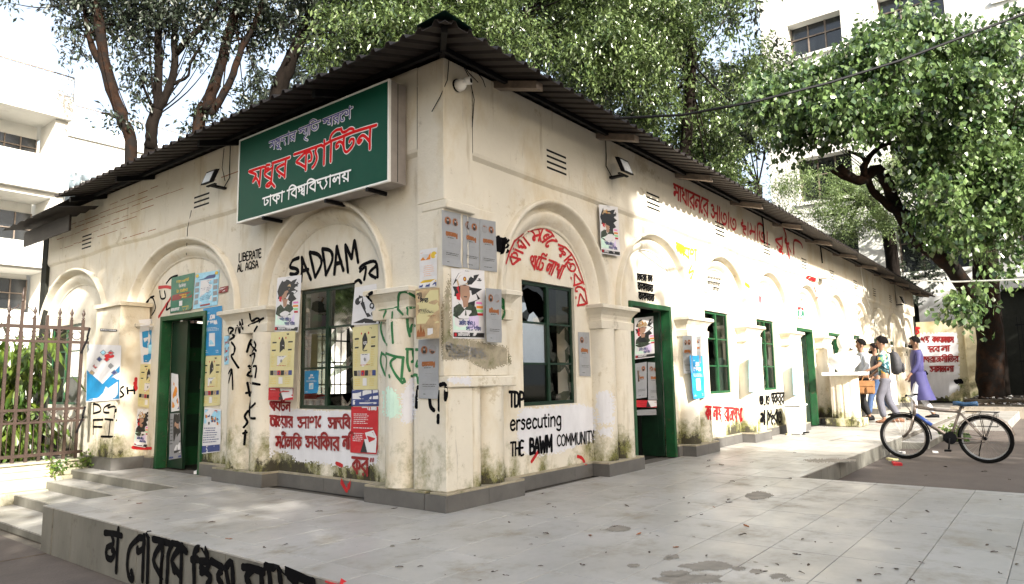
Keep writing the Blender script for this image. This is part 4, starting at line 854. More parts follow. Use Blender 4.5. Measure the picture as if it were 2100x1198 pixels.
# ================================================================ posters
class Poster:
    n = 0
    def __init__(s, corners, label, mt='paper', group='posters pasted on the canteen', bv=None, plane=None, nu=5, nv=7, curl=.0):
        TL, TR, BR, BL = corners; s.ms = []; s.mb = MB(); s.label = label; s.group = group; Poster.n += 1
        c = cast(sum(p[0] for p in corners) / 4, sum(p[1] for p in corners) / 4, bv)
        if plane: ax, v = plane; s.P = [at(*p, ax, v) for p in (TL, TR, BR, BL)]; nn = Vector((0, 0, 0)); nn[ax] = -1; s.N = nn
        else:
            P, N = c
            if abs(N.z) > .5 or True:      # snap to the two wall directions
                N = Vector((-1, 0, 0)) if abs(N.x) > abs(N.y) else Vector((0, -1, 0))
            s.N = N; s.P = [CP + ray(*p) * ((P - CP).dot(N) / ray(*p).dot(N)) for p in (TL, TR, BR, BL)]
        s.bv = None if plane else (bv or BV)
        if s.bv:
            ds = []
            for i in range(6):
                for j in range(6):
                    u, v = i / 5, j / 5; p = (s.P[3] * (1 - u) + s.P[2] * u) * (1 - v) + (s.P[0] * (1 - u) + s.P[1] * u) * v
                    h = s.bv.ray_cast(p + s.N * .25, -s.N)
                    if h[0] is not None and abs(h[3] - .25) < .2: ds.append(.25 - h[3])
            if ds and max(ds) - min(ds) > .035:
                ds.sort(); q0 = s.P[0] + s.N * ds[-1]; s.P = [CP + ray(*p) * ((q0 - CP).dot(s.N) / ray(*p).dot(s.N)) for p in (TL, TR, BR, BL)]; s.bv = None
        if True:
            pass
        s.dummy = 0; s.seed = Poster.n; s.W = ((s.P[1] - s.P[0]).length + (s.P[2] - s.P[3]).length) / 2; s.Hh = ((s.P[3] - s.P[0]).length + (s.P[2] - s.P[1]).length) / 2
        s.lay = 0; s.base = .003 + (Poster.n % 7) * .0006; s.grid(mt, 0, 0, 1, 1, nu, nv, 0)
    def m(s, u, v, off):
        p = (s.P[3] * (1 - u) + s.P[2] * u) * (1 - v) + (s.P[0] * (1 - u) + s.P[1] * u) * v
        if s.bv:
            h = s.bv.ray_cast(p + s.N * .25, -s.N)
            if h[0] is not None and abs(h[3] - .25) < .10: p = h[0]
        w = .0022 * math.sin(u * 7 + s.seed) * math.cos(v * 9 + s.seed * 2) + .0015 * math.sin(v * 23 + u * 5)
        w += .016 * max(0, .10 - v) / .10 * max(0, math.sin(s.seed * 1.7)) * (u if s.seed % 2 else 1 - u)
        return p + s.N * (s.base + off + w + .0022)
    def mi(s, mt):
        if mt not in s.ms: s.ms.append(mt)
        s.mb.m = s.ms.index(mt)
    def grid(s, mt, u0, v0, u1, v1, nu=None, nv=None, off=None):
        s.mi(mt); nu = nu or max(1, int((u1 - u0) * 4)); nv = nv or max(1, int((v1 - v0) * 6))
        if off is None: s.lay += 1; off = .0004 + s.lay * .00003
        vs = [s.m(u0 + (u1 - u0) * i / nu, v0 + (v1 - v0) * j / nv, off) for j in range(nv + 1) for i in range(nu + 1)]
        s.mb.add(vs, [(j * (nu + 1) + i, j * (nu + 1) + i + 1, (j + 1) * (nu + 1) + i + 1, (j + 1) * (nu + 1) + i) for j in range(nv) for i in range(nu)])
    def r(s, mt, u0, v0, u1, v1): s.grid(mt, u0, v0, u1, v1); return s
    def p(s, mt, pts):
        s.mi(mt); s.lay += 1
        tr = tessellate_polygon([[Vector((u, v, 0)) for u, v in pts]])
        s.mb.add([s.m(u, v, .0007 + s.lay * .00006) for u, v in pts], [tuple(t) for t in tr]); return s
    def e(s, mt, cu_, cv, ru, rv, n=14): return s.p(mt, [(cu_ + ru * math.cos(2 * math.pi * i / n), cv + rv * math.sin(2 * math.pi * i / n)) for i in range(n)])
    def t(s, mt, txt, u0, v1, h, wmax=None, th=None, ctr=False):
        """h in fraction of the height; v1 is the top of the letters"""
        st, W_ = layout(txt); k = h / 10; ku = k * s.Hh / s.W
        if wmax and W_ * ku > wmax: ku = wmax / W_
        if ctr: u0 = u0 - W_ * ku / 2
        s.mi(mt); s.lay += 1; th = th or h * s.Hh * .16
        for q in st:
            q = smooth(q, 2) if len(q) > 2 else q; pts = [Vector(s.m(u0 + x * ku, v1 - h + y * k, .0008 + s.lay * .00003)) for x, y in q]; V = []
            s.lay += .5
            for i, pt in enumerate(pts):
                d = pts[min(i + 1, len(pts) - 1)] - pts[max(i - 1, 0)]
                if d.length < 1e-7: continue
                x = s.N.cross(d.normalized()) * th / 2; V += [pt - x, pt + x]
            if len(V) >= 4: s.mb.add(V, [(2 * i, 2 * i + 1, 2 * i + 3, 2 * i + 2) for i in range(len(V) // 2 - 1)])
        return s
    def lines(s, mt, u0, u1, v1, v0, n, h=.012, ctr=False, seed=1):
        rg = random.Random(seed * 13 + n)
        for i in range(n):
            v = v1 - (v1 - v0) * (i + .5) / n; u = u0 + (rg.uniform(0, .12) * (u1 - u0) if ctr else 0); ue = u1 - rg.uniform(0, .3) * (u1 - u0)
            while u < ue:
                l = rg.uniform(.03, .12); s.r(mt, u, v - h / 2, min(ue, u + l), v + h / 2); u += l + .02
        return s
    def done(s):
        org = sum(s.P, Vector()) / 4; org.z = min(p.z for p in s.P)
        me = s.mb.mesh('poster', [M[x] for x in s.ms], org); o = link(bpy.data.objects.new('poster', me)); o.location = org; return tag(o, s.label, 'poster', s.group)
def pg(c, label, **k):
    s = Poster(c, label, 'pgrey', **k)
    for cu_, sd in ((.30, 1), (.70, -1)):
        s.e('pgray', cu_, .82, .19, .085); s.e('pbrown', cu_, .82, .16, .072); s.e('pblack', cu_, .795, .085, .042); s.e('pgray', cu_, .838, .05, .03, 10); s.e('pblack', cu_, .860, .055, .015, 8)
    s.t('pbrown', 'চিরবন্ধু', .5, .61, .062, .62, ctr=True, th=.010 * s.Hh / .36); s.lines('pblack', .28, .72, .535, .50, 1, .010, True); s.lines('pgray', .3, .7, .44, .36, 2, .008, True); s.lines('pblack', .12, .88, .255, .19, 2, .008, True); s.lines('pblack', .25, .8, .09, .06, 1, .011, True)
    return s.done()
def psoldier(c, label, **k):
    s = Poster(c, label, 'paper', **k)
    s.r('pmint', .02, .12, .5, .36); s.r('plilac', .45, .14, .8, .34)
    s.p('pblack', [(.03, .46), (.09, .66), (.03, .74), (.10, .84), (.20, .93), (.40, .97), (.60, .91), (.84, .94), (.74, .85), (.93, .86), (.74, .77), (.90, .72), (.72, .66), (.85, .58), (.68, .54), (.66, .40), (.30, .38)])
    s.p('pcamo', [(.02, .32), (.05, .44), (.22, .50), (.36, .42), (.50, .50), (.70, .46), (.78, .34), (.60, .30), (.4, .28), (.2, .27)])
    s.p('pred', [(.14, .56), (.12, .70), (.20, .76), (.24, .62), (.24, .54)])
    s.p('pskin', [(.24, .60), (.25, .76), (.50, .76), (.53, .62), (.47, .53), (.46, .46), (.33, .44), (.31, .53)]); s.p('pmaroon', [(.28, .69), (.36, .70), (.36, .685), (.28, .675)]); s.p('pmaroon', [(.41, .70), (.49, .69), (.49, .675), (.41, .685)]); s.p('pblack', [(.34, .605), (.45, .605), (.43, .59), (.36, .59)])
    s.p('ptan', [(.18, .755), (.14, .82), (.24, .90), (.40, .93), (.54, .88), (.60, .82), (.54, .76), (.38, .785)]); s.p('pblack', [(.20, .745), (.38, .775), (.56, .745), (.55, .715), (.38, .74), (.22, .715)]); s.e('pmaroon', .38, .855, .05, .035, 8); s.e('pgold', .38, .855, .025, .018, 8)
    for v, m_ in ((.50, 'ppink'), (.44, 'porange'), (.385, 'plgreen'), (.335, 'pred')): s.r(m_, .72, v, .93, v + .035)
    s.r('pblack', .82, .86, .88, .88); s.r('pblack', .82, .83, .88, .85); s.r('pblack', .82, .80, .88, .82); s.lines('pgray', .4, .6, .985, .965, 2, .005)
    s.t('pnavy', 'জাতীয় বিপব ও', .18, .245, .055, .5, th=.004 * s.Hh / .36); s.t('pnavy', 'সংহতি দিবস', .40, .165, .05, .45, th=.004 * s.Hh / .36)
    s.r('pblack', .02, .02, .97, .085); s.e('pred', .07, .052, .04, .028, 8); s.t('paper', 'জাতীয়তাবাদী ছাতরদল', .14, .072, .035, .80, th=.0028 * s.Hh / .36)
    return s.done()
def pyellow(c, label, **k):
    s = Poster(c, label, 'pyel', **k)
    s.r('pblack', .24, .935, .76, .962).r('paper', .32, .36, .68, .56); s.lines('pyel', .26, .72, .955, .942, 1, .006)
    s.p('pblack', [(.40, .62), (.40, .80), (.50, .92), (.60, .80), (.60, .62), (.56, .60), (.44, .60)]); s.t('paper', 'ধব', .5, .75, .05, .14, ctr=True); s.lines('paper', .43, .58, .66, .62, 2, .012)
    s.p('pred', [(.34, .88), (.36, .91), (.39, .88), (.36, .86)]).p('pred', [(.61, .88), (.64, .91), (.67, .88), (.64, .86)])
    for u in (.08, .74): s.r('pblack', u, .795, u + .18, .82).r('pblack', u, .655, u + .16, .68); s.lines('pgold', u, u + .16, .775, .70, 3, .005); s.lines('pgold', u, u + .14, .63, .36, 10, .005)
    s.lines('pblack', .38, .62, .555, .54, 1, .008); s.e('pgray', .5, .47, .045, .03, 8); s.lines('pred', .30, .70, .395, .375, 1, .009)
    cols = ['pblack', 'pgray', 'pred', 'pblack', 'ptan', 'pnavy']
    for i in range(6): s.r(cols[i], .05 + i * .15, .215, .185 + i * .15, .30); s.r(cols[(i + 3) % 6], .08 + i * .15, .23, .13 + i * .15, .27)
    s.r('paper', .42, .06, .58, .18); s.lines('pgold', .08, .34, .18, .05, 4, .006); s.lines('pgold', .68, .92, .18, .05, 4, .006)
    return s.done()
def pbluej(c, label, faded=False, margin=0, **k):
    b = 'pbluef' if faded else 'pblue'; s = Poster(c, label, 'paper' if margin else b, **k); a = margin
    if a: s.r(b, a, .03, 1 - a, .97)
    w = 'paper'; s.lines(w, .25, .78, .90, .87, 1, .012, True); s.t(w, 'JOIN', .5, .84, .085, .35, ctr=True, th=.011 * s.Hh / .36); s.t(w, 'DUMUNA', .5, .72, .085, .62, ctr=True, th=.011 * s.Hh / .36); s.lines(w, a + .12, .88 - a, .585, .50, 3, .010, True)
    s.r(w, .34, .19, .66, .46); s.r(b if faded else 'pbluef', .38, .225, .62, .425); s.lines(w, a + .08, .3, .12, .05, 2, .01); s.lines(w, .7, .9 - a, .12, .05, 2, .01)
    return s.done()
pg([(905, 430), (944, 439), (944, 550), (906, 543.6)], 'grey poster with two oval portraits, nearest the corner edge under the corbel', curl=0)
pg([(946, 441), (982, 450), (982, 554), (946, 548.6)], 'grey two-portrait poster, middle one of the three in the upper row by the corner')
pg([(982.5, 449), (1015, 455), (1018.6, 558.6), (983, 554)], 'grey two-portrait poster, rightmost of the upper row beside the black scribble')
pg([(995, 591), (1027, 594), (1027.6, 703), (996, 701)], 'grey two-portrait poster to the right of the large officer portrait at the corner')
pg([(859, 697.7), (902, 694.5), (900.5, 818), (859.7, 817)], 'grey two-portrait poster low on the corner pier below the tan poster')
pg([(1184, 681), (1207, 682), (1210, 772), (1187, 771)], 'curled grey two-portrait poster right of the first arched window')
pg([(1400, 689), (1419, 688), (1421, 766), (1402, 766)], 'grey two-portrait poster behind the blue one on the column right of the long side door')
pg([(1420, 692), (1438, 689), (1438, 745), (1421, 747)], 'short grey two-portrait poster peeping out above the blue poster')
psoldier([(570, 570), (619.3, 564), (613.7, 681), (564, 680)], 'officer portrait poster at the upper left of the short side window')
psoldier([(923.5, 550), (994, 555), (994, 695.5), (927.5, 694)], 'largest officer portrait poster, at the building corner under grey posters')
psoldier([(1227, 419), (1266, 425), (1271, 526), (1232, 520)], 'officer portrait poster high on the wall between the first two arches')
psoldier([(281.8, 838), (310.6, 839.6), (300.6, 919), (273, 914)], 'officer portrait poster low on the wall left of the short side door')
pyellow([(557.6, 682), (607, 678.6), (602.6, 794), (552, 794)], 'yellow event poster under the officer portrait left of the window')
pyellow([(724, 672), (776, 665), (775, 799), (725, 799)], 'yellow event poster hanging right of the short side window')
pyellow([(417.5, 730.5), (455, 729), (452, 831), (414.4, 834)], 'yellow event poster right of the short side door')
pyellow([(287.6, 747.4), (324, 746.7), (315, 838.9), (281, 833)], 'yellow event poster left of the short side door')
pbluej([(281.9, 656.4), (330.7, 652.5), (326, 746.7), (287.6, 745.9)], 'blue JOIN DUMUNA poster with white margin left of the short side door', margin=.12)
pbluej([(417.5, 633), (457, 626.8), (455, 729), (417.5, 729.4)], 'blue JOIN DUMUNA poster right of the short side door frame')
pbluej([(626.4, 761), (655, 760), (654, 806), (625.6, 808)], 'blue JOIN DUMUNA poster inside the lower left window pane', plane=(0, XL + WD + .032))
pbluej([(1413, 729), (1440, 729.5), (1445, 816), (1420.5, 818.5)], 'torn blue JOIN DUMUNA poster on the column right of the long side door')
pbluej([(1535, 732), (1556, 733), (1556, 806), (1536, 803)], 'faded blue poster on the column between the second and third windows', True)
pbluej([(1624, 748), (1638, 750), (1640, 812), (1627, 810)], 'small faded blue poster on the column before the second long side door', True)
# single ones
s = Poster([(353, 570), (401, 559), (395, 635), (350, 643)], 'deep green free internet notice above the short side door', 'pgreen')
s.t('pgold', 'Free internet', .5, .92, .10, .8, ctr=True, th=.008).t('paper', 'facilities', .5, .78, .10, .6, ctr=True, th=.008).t('pgold', 'for students', .5, .64, .10, .8, ctr=True, th=.008).r('pmaroon', .06, .34, .94, .50); s.lines('pgold', .1, .95, .48, .36, 2, .04); s.r('paper', .40, .16, .54, .30); s.t('paper', 'কানেকশন', .05, .12, .08, .45, th=.008).t('pgold', 'চালুকরুন', .52, .12, .08, .45, th=.008); s.done()
s = Poster([(402, 562), (451, 554), (447, 625.6), (397, 634.5)], 'light blue timetable notice with photos above the short side door', 'pbluef')
s.r('paper', .25, .12, .75, .78).r('pnavy', .15, .80, .85, .90); s.lines('pnavy', .28, .48, .76, .2, 12, .012); s.lines('pnavy', .52, .72, .76, .2, 12, .012)
for i in range(4): s.r('pgray', .04, .12 + i * .17, .2, .24 + i * .17).r('pgray', .8, .12 + i * .17, .96, .24 + i * .17)
s.r('pmaroon', .3, .04, .7, .09).e('pgold', .1, .93, .07, .05).e('pgold', .9, .93, .07, .05); s.done()
s = Poster([(421, 836), (455, 838.9), (453, 926), (414, 931)], 'white protest poster with crowd photo and dark blue foot right of the short side door', 'paper')
s.r('pbluef', .03, .66, .97, .95).r('pnavy', .03, .80, .35, .96).t('pred', 'চলো', .5, .95, .12, .45, th=.012)
rg = random.Random(3)
for i in range(26): s.r(rg.choice(['pred', 'pnavy', 'pblack', 'porange', 'pgray']), (u := rg.uniform(.05, .85)), (v := rg.uniform(.62, .82)), u + .09, v + .06)
s.lines('pnavy', .05, .95, .58, .22, 7, .018); s.r('pnavy', .02, .02, .98, .17).t('paper', 'রুখে দাও', .5, .15, .10, .8, ctr=True, th=.012); s.done()
s = Poster([(180, 706), (250, 708.6), (246.7, 820), (177.5, 825)], 'large blue and white poster with diamond photos on the white pillar by the fence', 'paper')
s.p('pblue', [(.02, .02), (.02, .55), (.5, .30), (.98, .62), (.98, .02)])
for i, (u, v) in enumerate(((.28, .62), (.5, .62), (.72, .62), (.39, .74), (.61, .74), (.5, .86), (.17, .5), (.83, .5), (.72, .86))):
    s.p('pgray', [(u - .1, v), (u, v + .055), (u + .1, v), (u, v - .055)]).p(['pred', 'pbluef', 'ptan', 'pnavy'][i % 4], [(u - .07, v), (u, v + .04), (u + .07, v), (u, v - .04)])
s.e('pred', .68, .80, .14, .04).p('paper', [(.3, .56), (.5, .42), (.7, .56), (.5, .68)]); s.t('pred', 'মেলা', .5, .6, .06, .25, ctr=True)
for i in range(3): s.r('paper', .05 + i * .31, .09, .32 + i * .31, .33)
s.lines('paper', .1, .9, .07, .03, 1, .015).t('paper', 'আয়োজন', .5, .41, .05, .4, ctr=True); s.done()
s = Poster([(722.3, 834), (777, 834), (776, 931.5), (719.5, 927.8)], 'bright red poster with a white pamphlet right of the red slogan', 'pred')
s.t('paper', 'পরকাশ ও আলোচ', .35, .985, .06, .62, th=.010); s.lines('paper', .1, .72, .86, .62, 6, .014); s.lines('paper', .1, .85, .55, .53, 1, .018); s.lines('paper', .1, .5, .44, .24, 5, .014)
s.p('pblack', [(.42, .02), (.52, .30), (.74, .06), (.7, .02)]).p('paper', [(.52, .30), (.98, .34), (.98, .03), (.66, .03)]).p('paper', [(.55, .44), (.86, .5), (.98, .36), (.74, .10)]).p('pred', [(.60, .42), (.84, .46), (.94, .34), (.76, .15)]).p('paper', [(.64, .44), (.84, .47), (.9, .36), (.72, .34)]); s.done()
s = Poster([(552, 795), (602.6, 796), (602, 821), (551, 820.6)], 'torn strip of red and white poster under the yellow one', 'pred')
s.p('pblack', [(.42, .02), (.46, .97), (.62, .5), (.60, .02)]).p('paper', [(.46, .97), (.98, .97), (.98, .02), (.62, .02)]).p('pred', [(.62, .95), (.92, .95), (.76, .3)]).p('pblack', [(.67, .92), (.87, .92), (.77, .5)]); s.lines('paper', .08, .3, .92, .8, 1, .06); s.done()
s = Poster([(722.8, 799.5), (777.5, 799.5), (778, 832.6), (721.5, 832.6)], 'navy and white notice with rounded boxes between yellow and red posters', 'pnavy')
for i in range(3): s.r('paper', .03 + i * .38, .42, min(.98, .36 + i * .38), .98)
s.r('paper', .3, .13, .92, .22).t('paper', 'আবেদন', .58, .38, .1, .2, ctr=True); s.r('paper', .06, .08, .14, .36); s.done()
s = Poster([(862, 513.5), (898, 507.5), (896.8, 588), (861.7, 592)], 'white and orange notice above the tan poster on the corner pier', 'paper')
s.r('porange', .05, .72, .62, .92).e('pgold', .8, .82, .17, .09).r('pnavy', .02, .02, .98, .12).r('pgold', .04, .13, .96, .20); s.lines('porange', .2, .85, .64, .28, 7, .010, True); s.t('paper', 'মেলা', .12, .88, .1, .4, th=.006); s.done()
s = Poster([(853, 594), (903, 590), (903, 693), (855, 695.5)], 'tan poster of a bearded seated man on the corner pier', 'ptan')
s.r('pyel', .04, .30, .96, .96).t('pblack', 'গুরু', .06, .92, .08, .3, th=.008).t('pblack', 'সংগত', .2, .80, .08, .4, th=.008).p('ptan', [(.55, .70), (.62, .84), (.68, .90), (.76, .84), (.95, .72), (.8, .66)]).e('pskin', .69, .88, .06, .04).p('pgray', [(.65, .87), (.69, .80), (.73, .87)]); s.lines('pblack', .1, .94, .60, .50, 4, .012, True); s.lines('pbrown', .3, .85, .46, .43, 1, .014)
s.p('pbrown', [(.04, .04), (.04, .12), (.10, .20), (.16, .12), (.22, .30), (.28, .12), (.34, .20), (.40, .10), (.40, .04)]).r('paper', .50, .06, .72, .20); s.done()
s = Poster([(728.6, 590), (773, 582), (778, 664), (722, 667)], 'white paper daubed with black paint right of the short side window', 'paper')
s.p('pblack', [(.05, .05), (.5, .16), (.95, .08), (.9, .02)]).p('pblack', [(.2, .7), (.3, .95), (.4, .7), (.55, .35), (.75, .2), (.6, .18), (.35, .5)]).e('pblack', .2, .62, .12, .10).e('pblack', .78, .46, .10, .09).e('paper', .78, .46, .05, .04).e('pblack', .82, .26, .08, .06); s.done()
s = Poster([(461, 690), (473, 688), (472, 746), (461, 749)], 'narrow photo strip notice peeling beside the blue door poster', 'pbluef')
for i in range(3): s.r('pgray', .1, .1 + i * .3, .9, .3 + i * .3).r('pred', .2, .14 + i * .3, .6, .2 + i * .3)
s.done()
s = Poster([(452, 590), (470, 586), (468, 599), (450, 602)], 'maroon slip notice beside the timetable over the short side door', 'pmaroon'); s.lines('paper', .08, .92, .9, .1, 2, .2); s.done()
s = Poster([(206, 674), (241, 676), (241, 680), (206, 679)], 'narrow black and white strip on top of the white pillar', 'pblack'); s.lines('paper', .04, .98, .9, .1, 1, .5); s.done()
s = Poster([(1634, 608), (1647, 611), (1649, 656), (1636, 655)], 'small teal and yellow notice inside the fifth arch of the long side', 'pmint')
s.r('pgold', .1, .85, .9, .93).r('paper', .1, .72, .9, .8).r('pgold', .1, .6, .9, .68).r('pred', .02, .42, .98, .55).r('pgreen', .02, .12, .98, .40).r('pgold', .02, .02, .98, .10).r('paper', .4, .2, .6, .34); s.done()
s = Poster([(1553, 600), (1566, 603), (1567, 632), (1554, 630)], 'scraped pink poster remnant inside the fourth arch', 'paper'); s.p('pred', [(.2, .2), (.2, .8), (.5, .7), (.4, .2)]).r('pblack', .3, .7, .8, .85); s.lines('pgray', .3, .9, .6, .1, 5, .03); s.done()
s = Poster([(1744, 701), (1753, 702), (1753, 716), (1744, 715)], 'small white notice behind the statue', 'paper'); s.lines('pblack', .1, .9, .8, .3, 2, .12); s.done()
# on the door leaves
DL = YR + WD + .195
def onleaf(fn, c, label): return fn(c, label, plane=(1, DL))
psoldier([(1300, 653), (1342, 648), (1343.6, 732), (1301, 737)], 'shaded officer portrait poster on the dark door leaf', plane=(1, DL))
pg([(1301, 746), (1325, 742), (1326, 815), (1302, 818)], 'left grey two-portrait poster on the dark door leaf', plane=(1, DL))
pg([(1327, 743), (1350, 744), (1352, 820), (1328, 820)], 'right grey two-portrait poster on the dark door leaf', plane=(1, DL))
s = Poster([(1301, 821), (1352, 821), (1354, 836), (1302, 835)], 'red and white poster strip below the grey pair on the dark door leaf', 'pred', plane=(1, DL)); s.p('paper', [(.5, .98), (.98, .98), (.98, .02), (.6, .02)]).p('pblack', [(.4, .02), (.5, .98), (.6, .02)]); s.done()
s = Poster([(1305, 841), (1345, 839), (1346, 851), (1306, 852)], 'torn paper band on the dark door leaf', 'pgray', plane=(1, DL)); s.done()
for nm, a, b, ys in (('second', 1637, 1648, ((668, 720), (726, 770), (776, 806), (808, 866))), ('third', 1700, 1709, ((690, 726), (730, 768), (772, 805)))):
    for i, (y0, y1) in enumerate(ys):
        s = Poster([(a + 1.2 * i, y0), (b + 1.6 * i, y0 + 1), (b + 1.6 * i, y1), (a + 1.2 * i, y1)], ['top', 'upper', 'lower', 'bottom'][i] + ' poster on the leaf of the ' + nm + ' long side door', 'paper', plane=(1, DL), group='posters on the far door leaves')
        if i % 2 == 0: s.r('pred', .1, .1, .9, .25).r('pblack', .1, .55, .7, .9).r('ppink', .6, .35, .95, .45).r('porange', .6, .28, .95, .34)
        else: s.e('pbrown', .3, .75, .2, .12).e('pbrown', .75, .75, .2, .12).r('porange', .2, .4, .8, .48)
        s.done()
# left door leaf and its posters
m = MB(); m.mbox(FL, 8.80, 9.20, WD + .10, WD + .135, .01, 1.88); lf = m.build('door_leaf', M['dkgreen'], ctn)
LX = XL + WD + .095
s = Poster([(352, 765), (366, 768), (369, 842), (352, 845)], 'orange and blue print half hidden in the short side doorway', 'paper', plane=(0, LX)); s.p('porange', [(.1, .1), (.4, .95), (.8, .6), (.9, .1)]).p('pnavy', [(.5, .05), (.7, .5), (.95, .2), (.95, .05)]); s.done()
s = Poster([(350, 848), (370, 847), (373, 939), (348, 943)], 'portrait poster low in the short side doorway', 'pgray', plane=(0, LX)); s.r('pblack', .35, .35, .98, .98).e('pskin', .66, .72, .2, .13).r('paper', .4, .12, .95, .34).r('pblack', .4, .10, .95, .18).r('pnavy', .02, .02, .98, .06); s.lines('pblack', .05, .3, .9, .3, 8, .02); s.done()
# ================================================================ the sign box
sg = thing('signboard', (4.1, 5.7, 2.76), 'green box signboard with red and white Bengali lettering over the left wall', 'sign')
SX = 3.985
def sq(y0, y1, z0, z1, x0, x1, nm, mt, par=sg, bevel=0):
    m = MB(); m.box(x0, x1, y0, y1, z0, z1); return m.build(nm, M[mt], par, bevel=bevel)
Y0, Y1_, Za, Zb = 4.49, 6.90, 2.80, 3.705
face = sq(Y0, Y1_, Za, Zb, SX, SX + .012, 'sign_face', 'sign')
sq(Y0 - .012, Y1_ + .012, Za - .012, Zb + .012, SX + .013, XL - .02, 'sign_case', 'signside', bevel=.004)
for a, b, c, d in ((Y0 - .016, Y1_ + .016, Zb, Zb + .016), (Y0 - .016, Y1_ + .016, Za - .016, Za), (Y0 - .016, Y0, Za, Zb), (Y1_, Y1_ + .016, Za, Zb)): sq(a, b, c, d, SX - .006, SX + .02, 'sign_trim', 'white')
sq(Y0 - .014, Y0 - .0125, Za, Zb, SX + .10, SX + .106, 'case_seam', 'black')
for y in (4.75, 5.35, 6.4): sq(y, y + .03, Za - .05, Za - .017, 3.98, XL, 'bracket', 'black')
def straced(ox, oy, sc, strokes, th, mt, out=None):
    """sign lettering: measured brush strokes laid out on the plane of the sign face"""
    for w, mm, of in (((out, 'signwhite', .0012),) if out else ()) + ((th, mt, .005),):
        ink = Ink(); ink.gain = 1; ink.off = of
        for q in strokes:
            q = [(ox + x / sc, oy + y / sc) for x, y in q]; q = smooth(q, 5)
            ink.stroke([(at(x, y, 0, SX), Vector((-1, 0, 0))) for x, y in q], w, .03)
        ink.mb.build('lettering', M[mm], face, recalc=False)
straced(500, 240, 7.4875, [[(85,840),(200,800),(320,765)],[(100,850),(160,868),(195,895),(165,950),(145,1000)],[(145,1000),(200,945),(240,1030)],[(270,785),(258,920),(245,1065)],[(405,735),(355,745),(335,790),(330,800),(390,790)],[(345,790),(325,870)],[(435,785),(325,880),(430,960)],[(455,730),(440,860),(430,990)],[(430,990),(370,1030),(350,1062),(395,1065),(430,1020),(480,1075)],[(445,712),(580,668),(712,620)],[(655,645),(642,780),(635,930)],[(645,715),(510,800),(630,905)],[(545,905),(560,915)]], .030, 'signred', .046)
straced(590, 230, 7.985, [[(110,697),(340,618),(560,540)],[(290,670),(200,760),(150,822),(210,850),(290,900)],[(315,650),(305,800),(300,950)],[(310,680),(370,650),(400,720),(390,790),(350,810)],[(480,590),(460,650),(485,750),(455,850),(410,912)],[(560,545),(600,570),(605,620)],[(608,465),(605,650),(600,860)],[(600,545),(720,475),(900,405),(1110,320),(1460,215)],[(722,470),(715,640),(710,815)],[(700,455),(725,375),(800,300),(870,285)],[(880,270),(905,330),(960,320),(1030,275),(1080,285),(1092,325)],[(805,590),(805,535),(850,490),(900,505),(925,570)],[(812,580),(838,560)],[(932,410),(925,520),(935,620),(975,655),(1040,595),(1085,520),(1085,450),(1040,450),(1020,495)],[(1362,270),(1352,440),(1352,605)],[(1350,490),(1300,425),(1240,385),(1185,420),(1155,480),(1180,510),(1222,460)],[(1165,480),(1200,460)]], .030, 'signred', .046)
straced(540, 200, 10.5, [[(130,970),(300,905)],[(200,950),(215,990),(150,1060)],[(155,1065),(212,1010),(235,1080)],[(248,930),(235,1105)],[(345,882),(295,900),(290,925),(340,915)],[(350,935),(280,990),(345,1040)],[(365,870),(345,1060)],[(345,1060),(300,1085),(330,1102),(345,1080),(380,1108)],[(360,868),(720,730)],[(400,880),(400,925),(470,900)],[(465,905),(455,940),(480,1015)],[(550,745),(545,995)],[(692,750),(672,935)],[(682,790),(590,850),(668,915)],[(606,920),(616,928)],[(770,692),(1000,600)],[(1000,600),(1235,505)],[(795,705),(835,740),(785,755)],[(835,705),(900,690),(880,760),(920,770)],[(962,640),(950,800),(890,880),(962,922)],[(1002,600),(995,795)],[(1000,590),(1020,525),(1080,485),(1150,505)],[(1060,600),(1050,660),(1110,705),(1175,665),(1185,590)],[(1112,625),(1140,640)],[(1290,487),(1530,390),(1760,297)],[(1315,490),(1355,530),(1308,545)],[(1355,490),(1425,480),(1400,560),(1440,570)],[(1485,420),(1487,595)],[(1632,350),(1622,555)],[(1627,390),(1530,450),(1617,525)],[(1548,550),(1560,555)],[(1740,335),(1680,400),(1692,500),(1745,490),(1740,445)],[(1765,300),(1820,285),(1840,355),(1785,370),(1790,330)],[(1872,200),(1872,450)],[(1872,250),(1935,215)]], .0125, 'signblue', .028)
straced(530, 340, 10.5, [[(100,710),(570,560)],[(142,700),(140,840),(190,820),(222,760),(185,740)],[(270,630),(265,855)],[(400,620),(320,700),(400,775)],[(407,610),(403,812)],[(410,640),(462,650),(450,710),(420,712)],[(522,545),(512,775)],[(628,542),(830,470)],[(672,530),(660,722)],[(665,520),(690,460),(750,420),(822,460)],[(822,490),(720,600),(812,660)],[(828,470),(822,692)],[(880,495),(905,540),(878,560)],[(872,482),(920,462),(950,480),(930,540),(972,500)],[(1002,400),(995,642)],[(985,540),(935,592),(990,622)],[(850,465),(1060,392)],[(1030,402),(1260,320)],[(1072,385),(1060,602)],[(1060,385),(1080,325),(1150,288),(1232,325)],[(1230,355),(1120,460),(1222,525)],[(1240,330),(1230,552)],[(1255,322),(1560,228)],[(1290,325),(1292,375),(1355,350)],[(1350,350),(1345,420),(1392,502)],[(1485,265),(1462,310),(1490,380),(1430,492)],[(1562,205),(1556,462)],[(1560,230),(1780,165),(2002,98)],[(1660,255),(1620,310),(1650,348),(1692,315),(1660,290)],[(1690,305),(1720,250),(1765,285)],[(1768,180),(1762,392)],[(1860,165),(1885,195),(1820,235),(1940,305)],[(1948,125),(1945,335)],[(1852,330),(1868,337)]], .0175, 'signwhite')
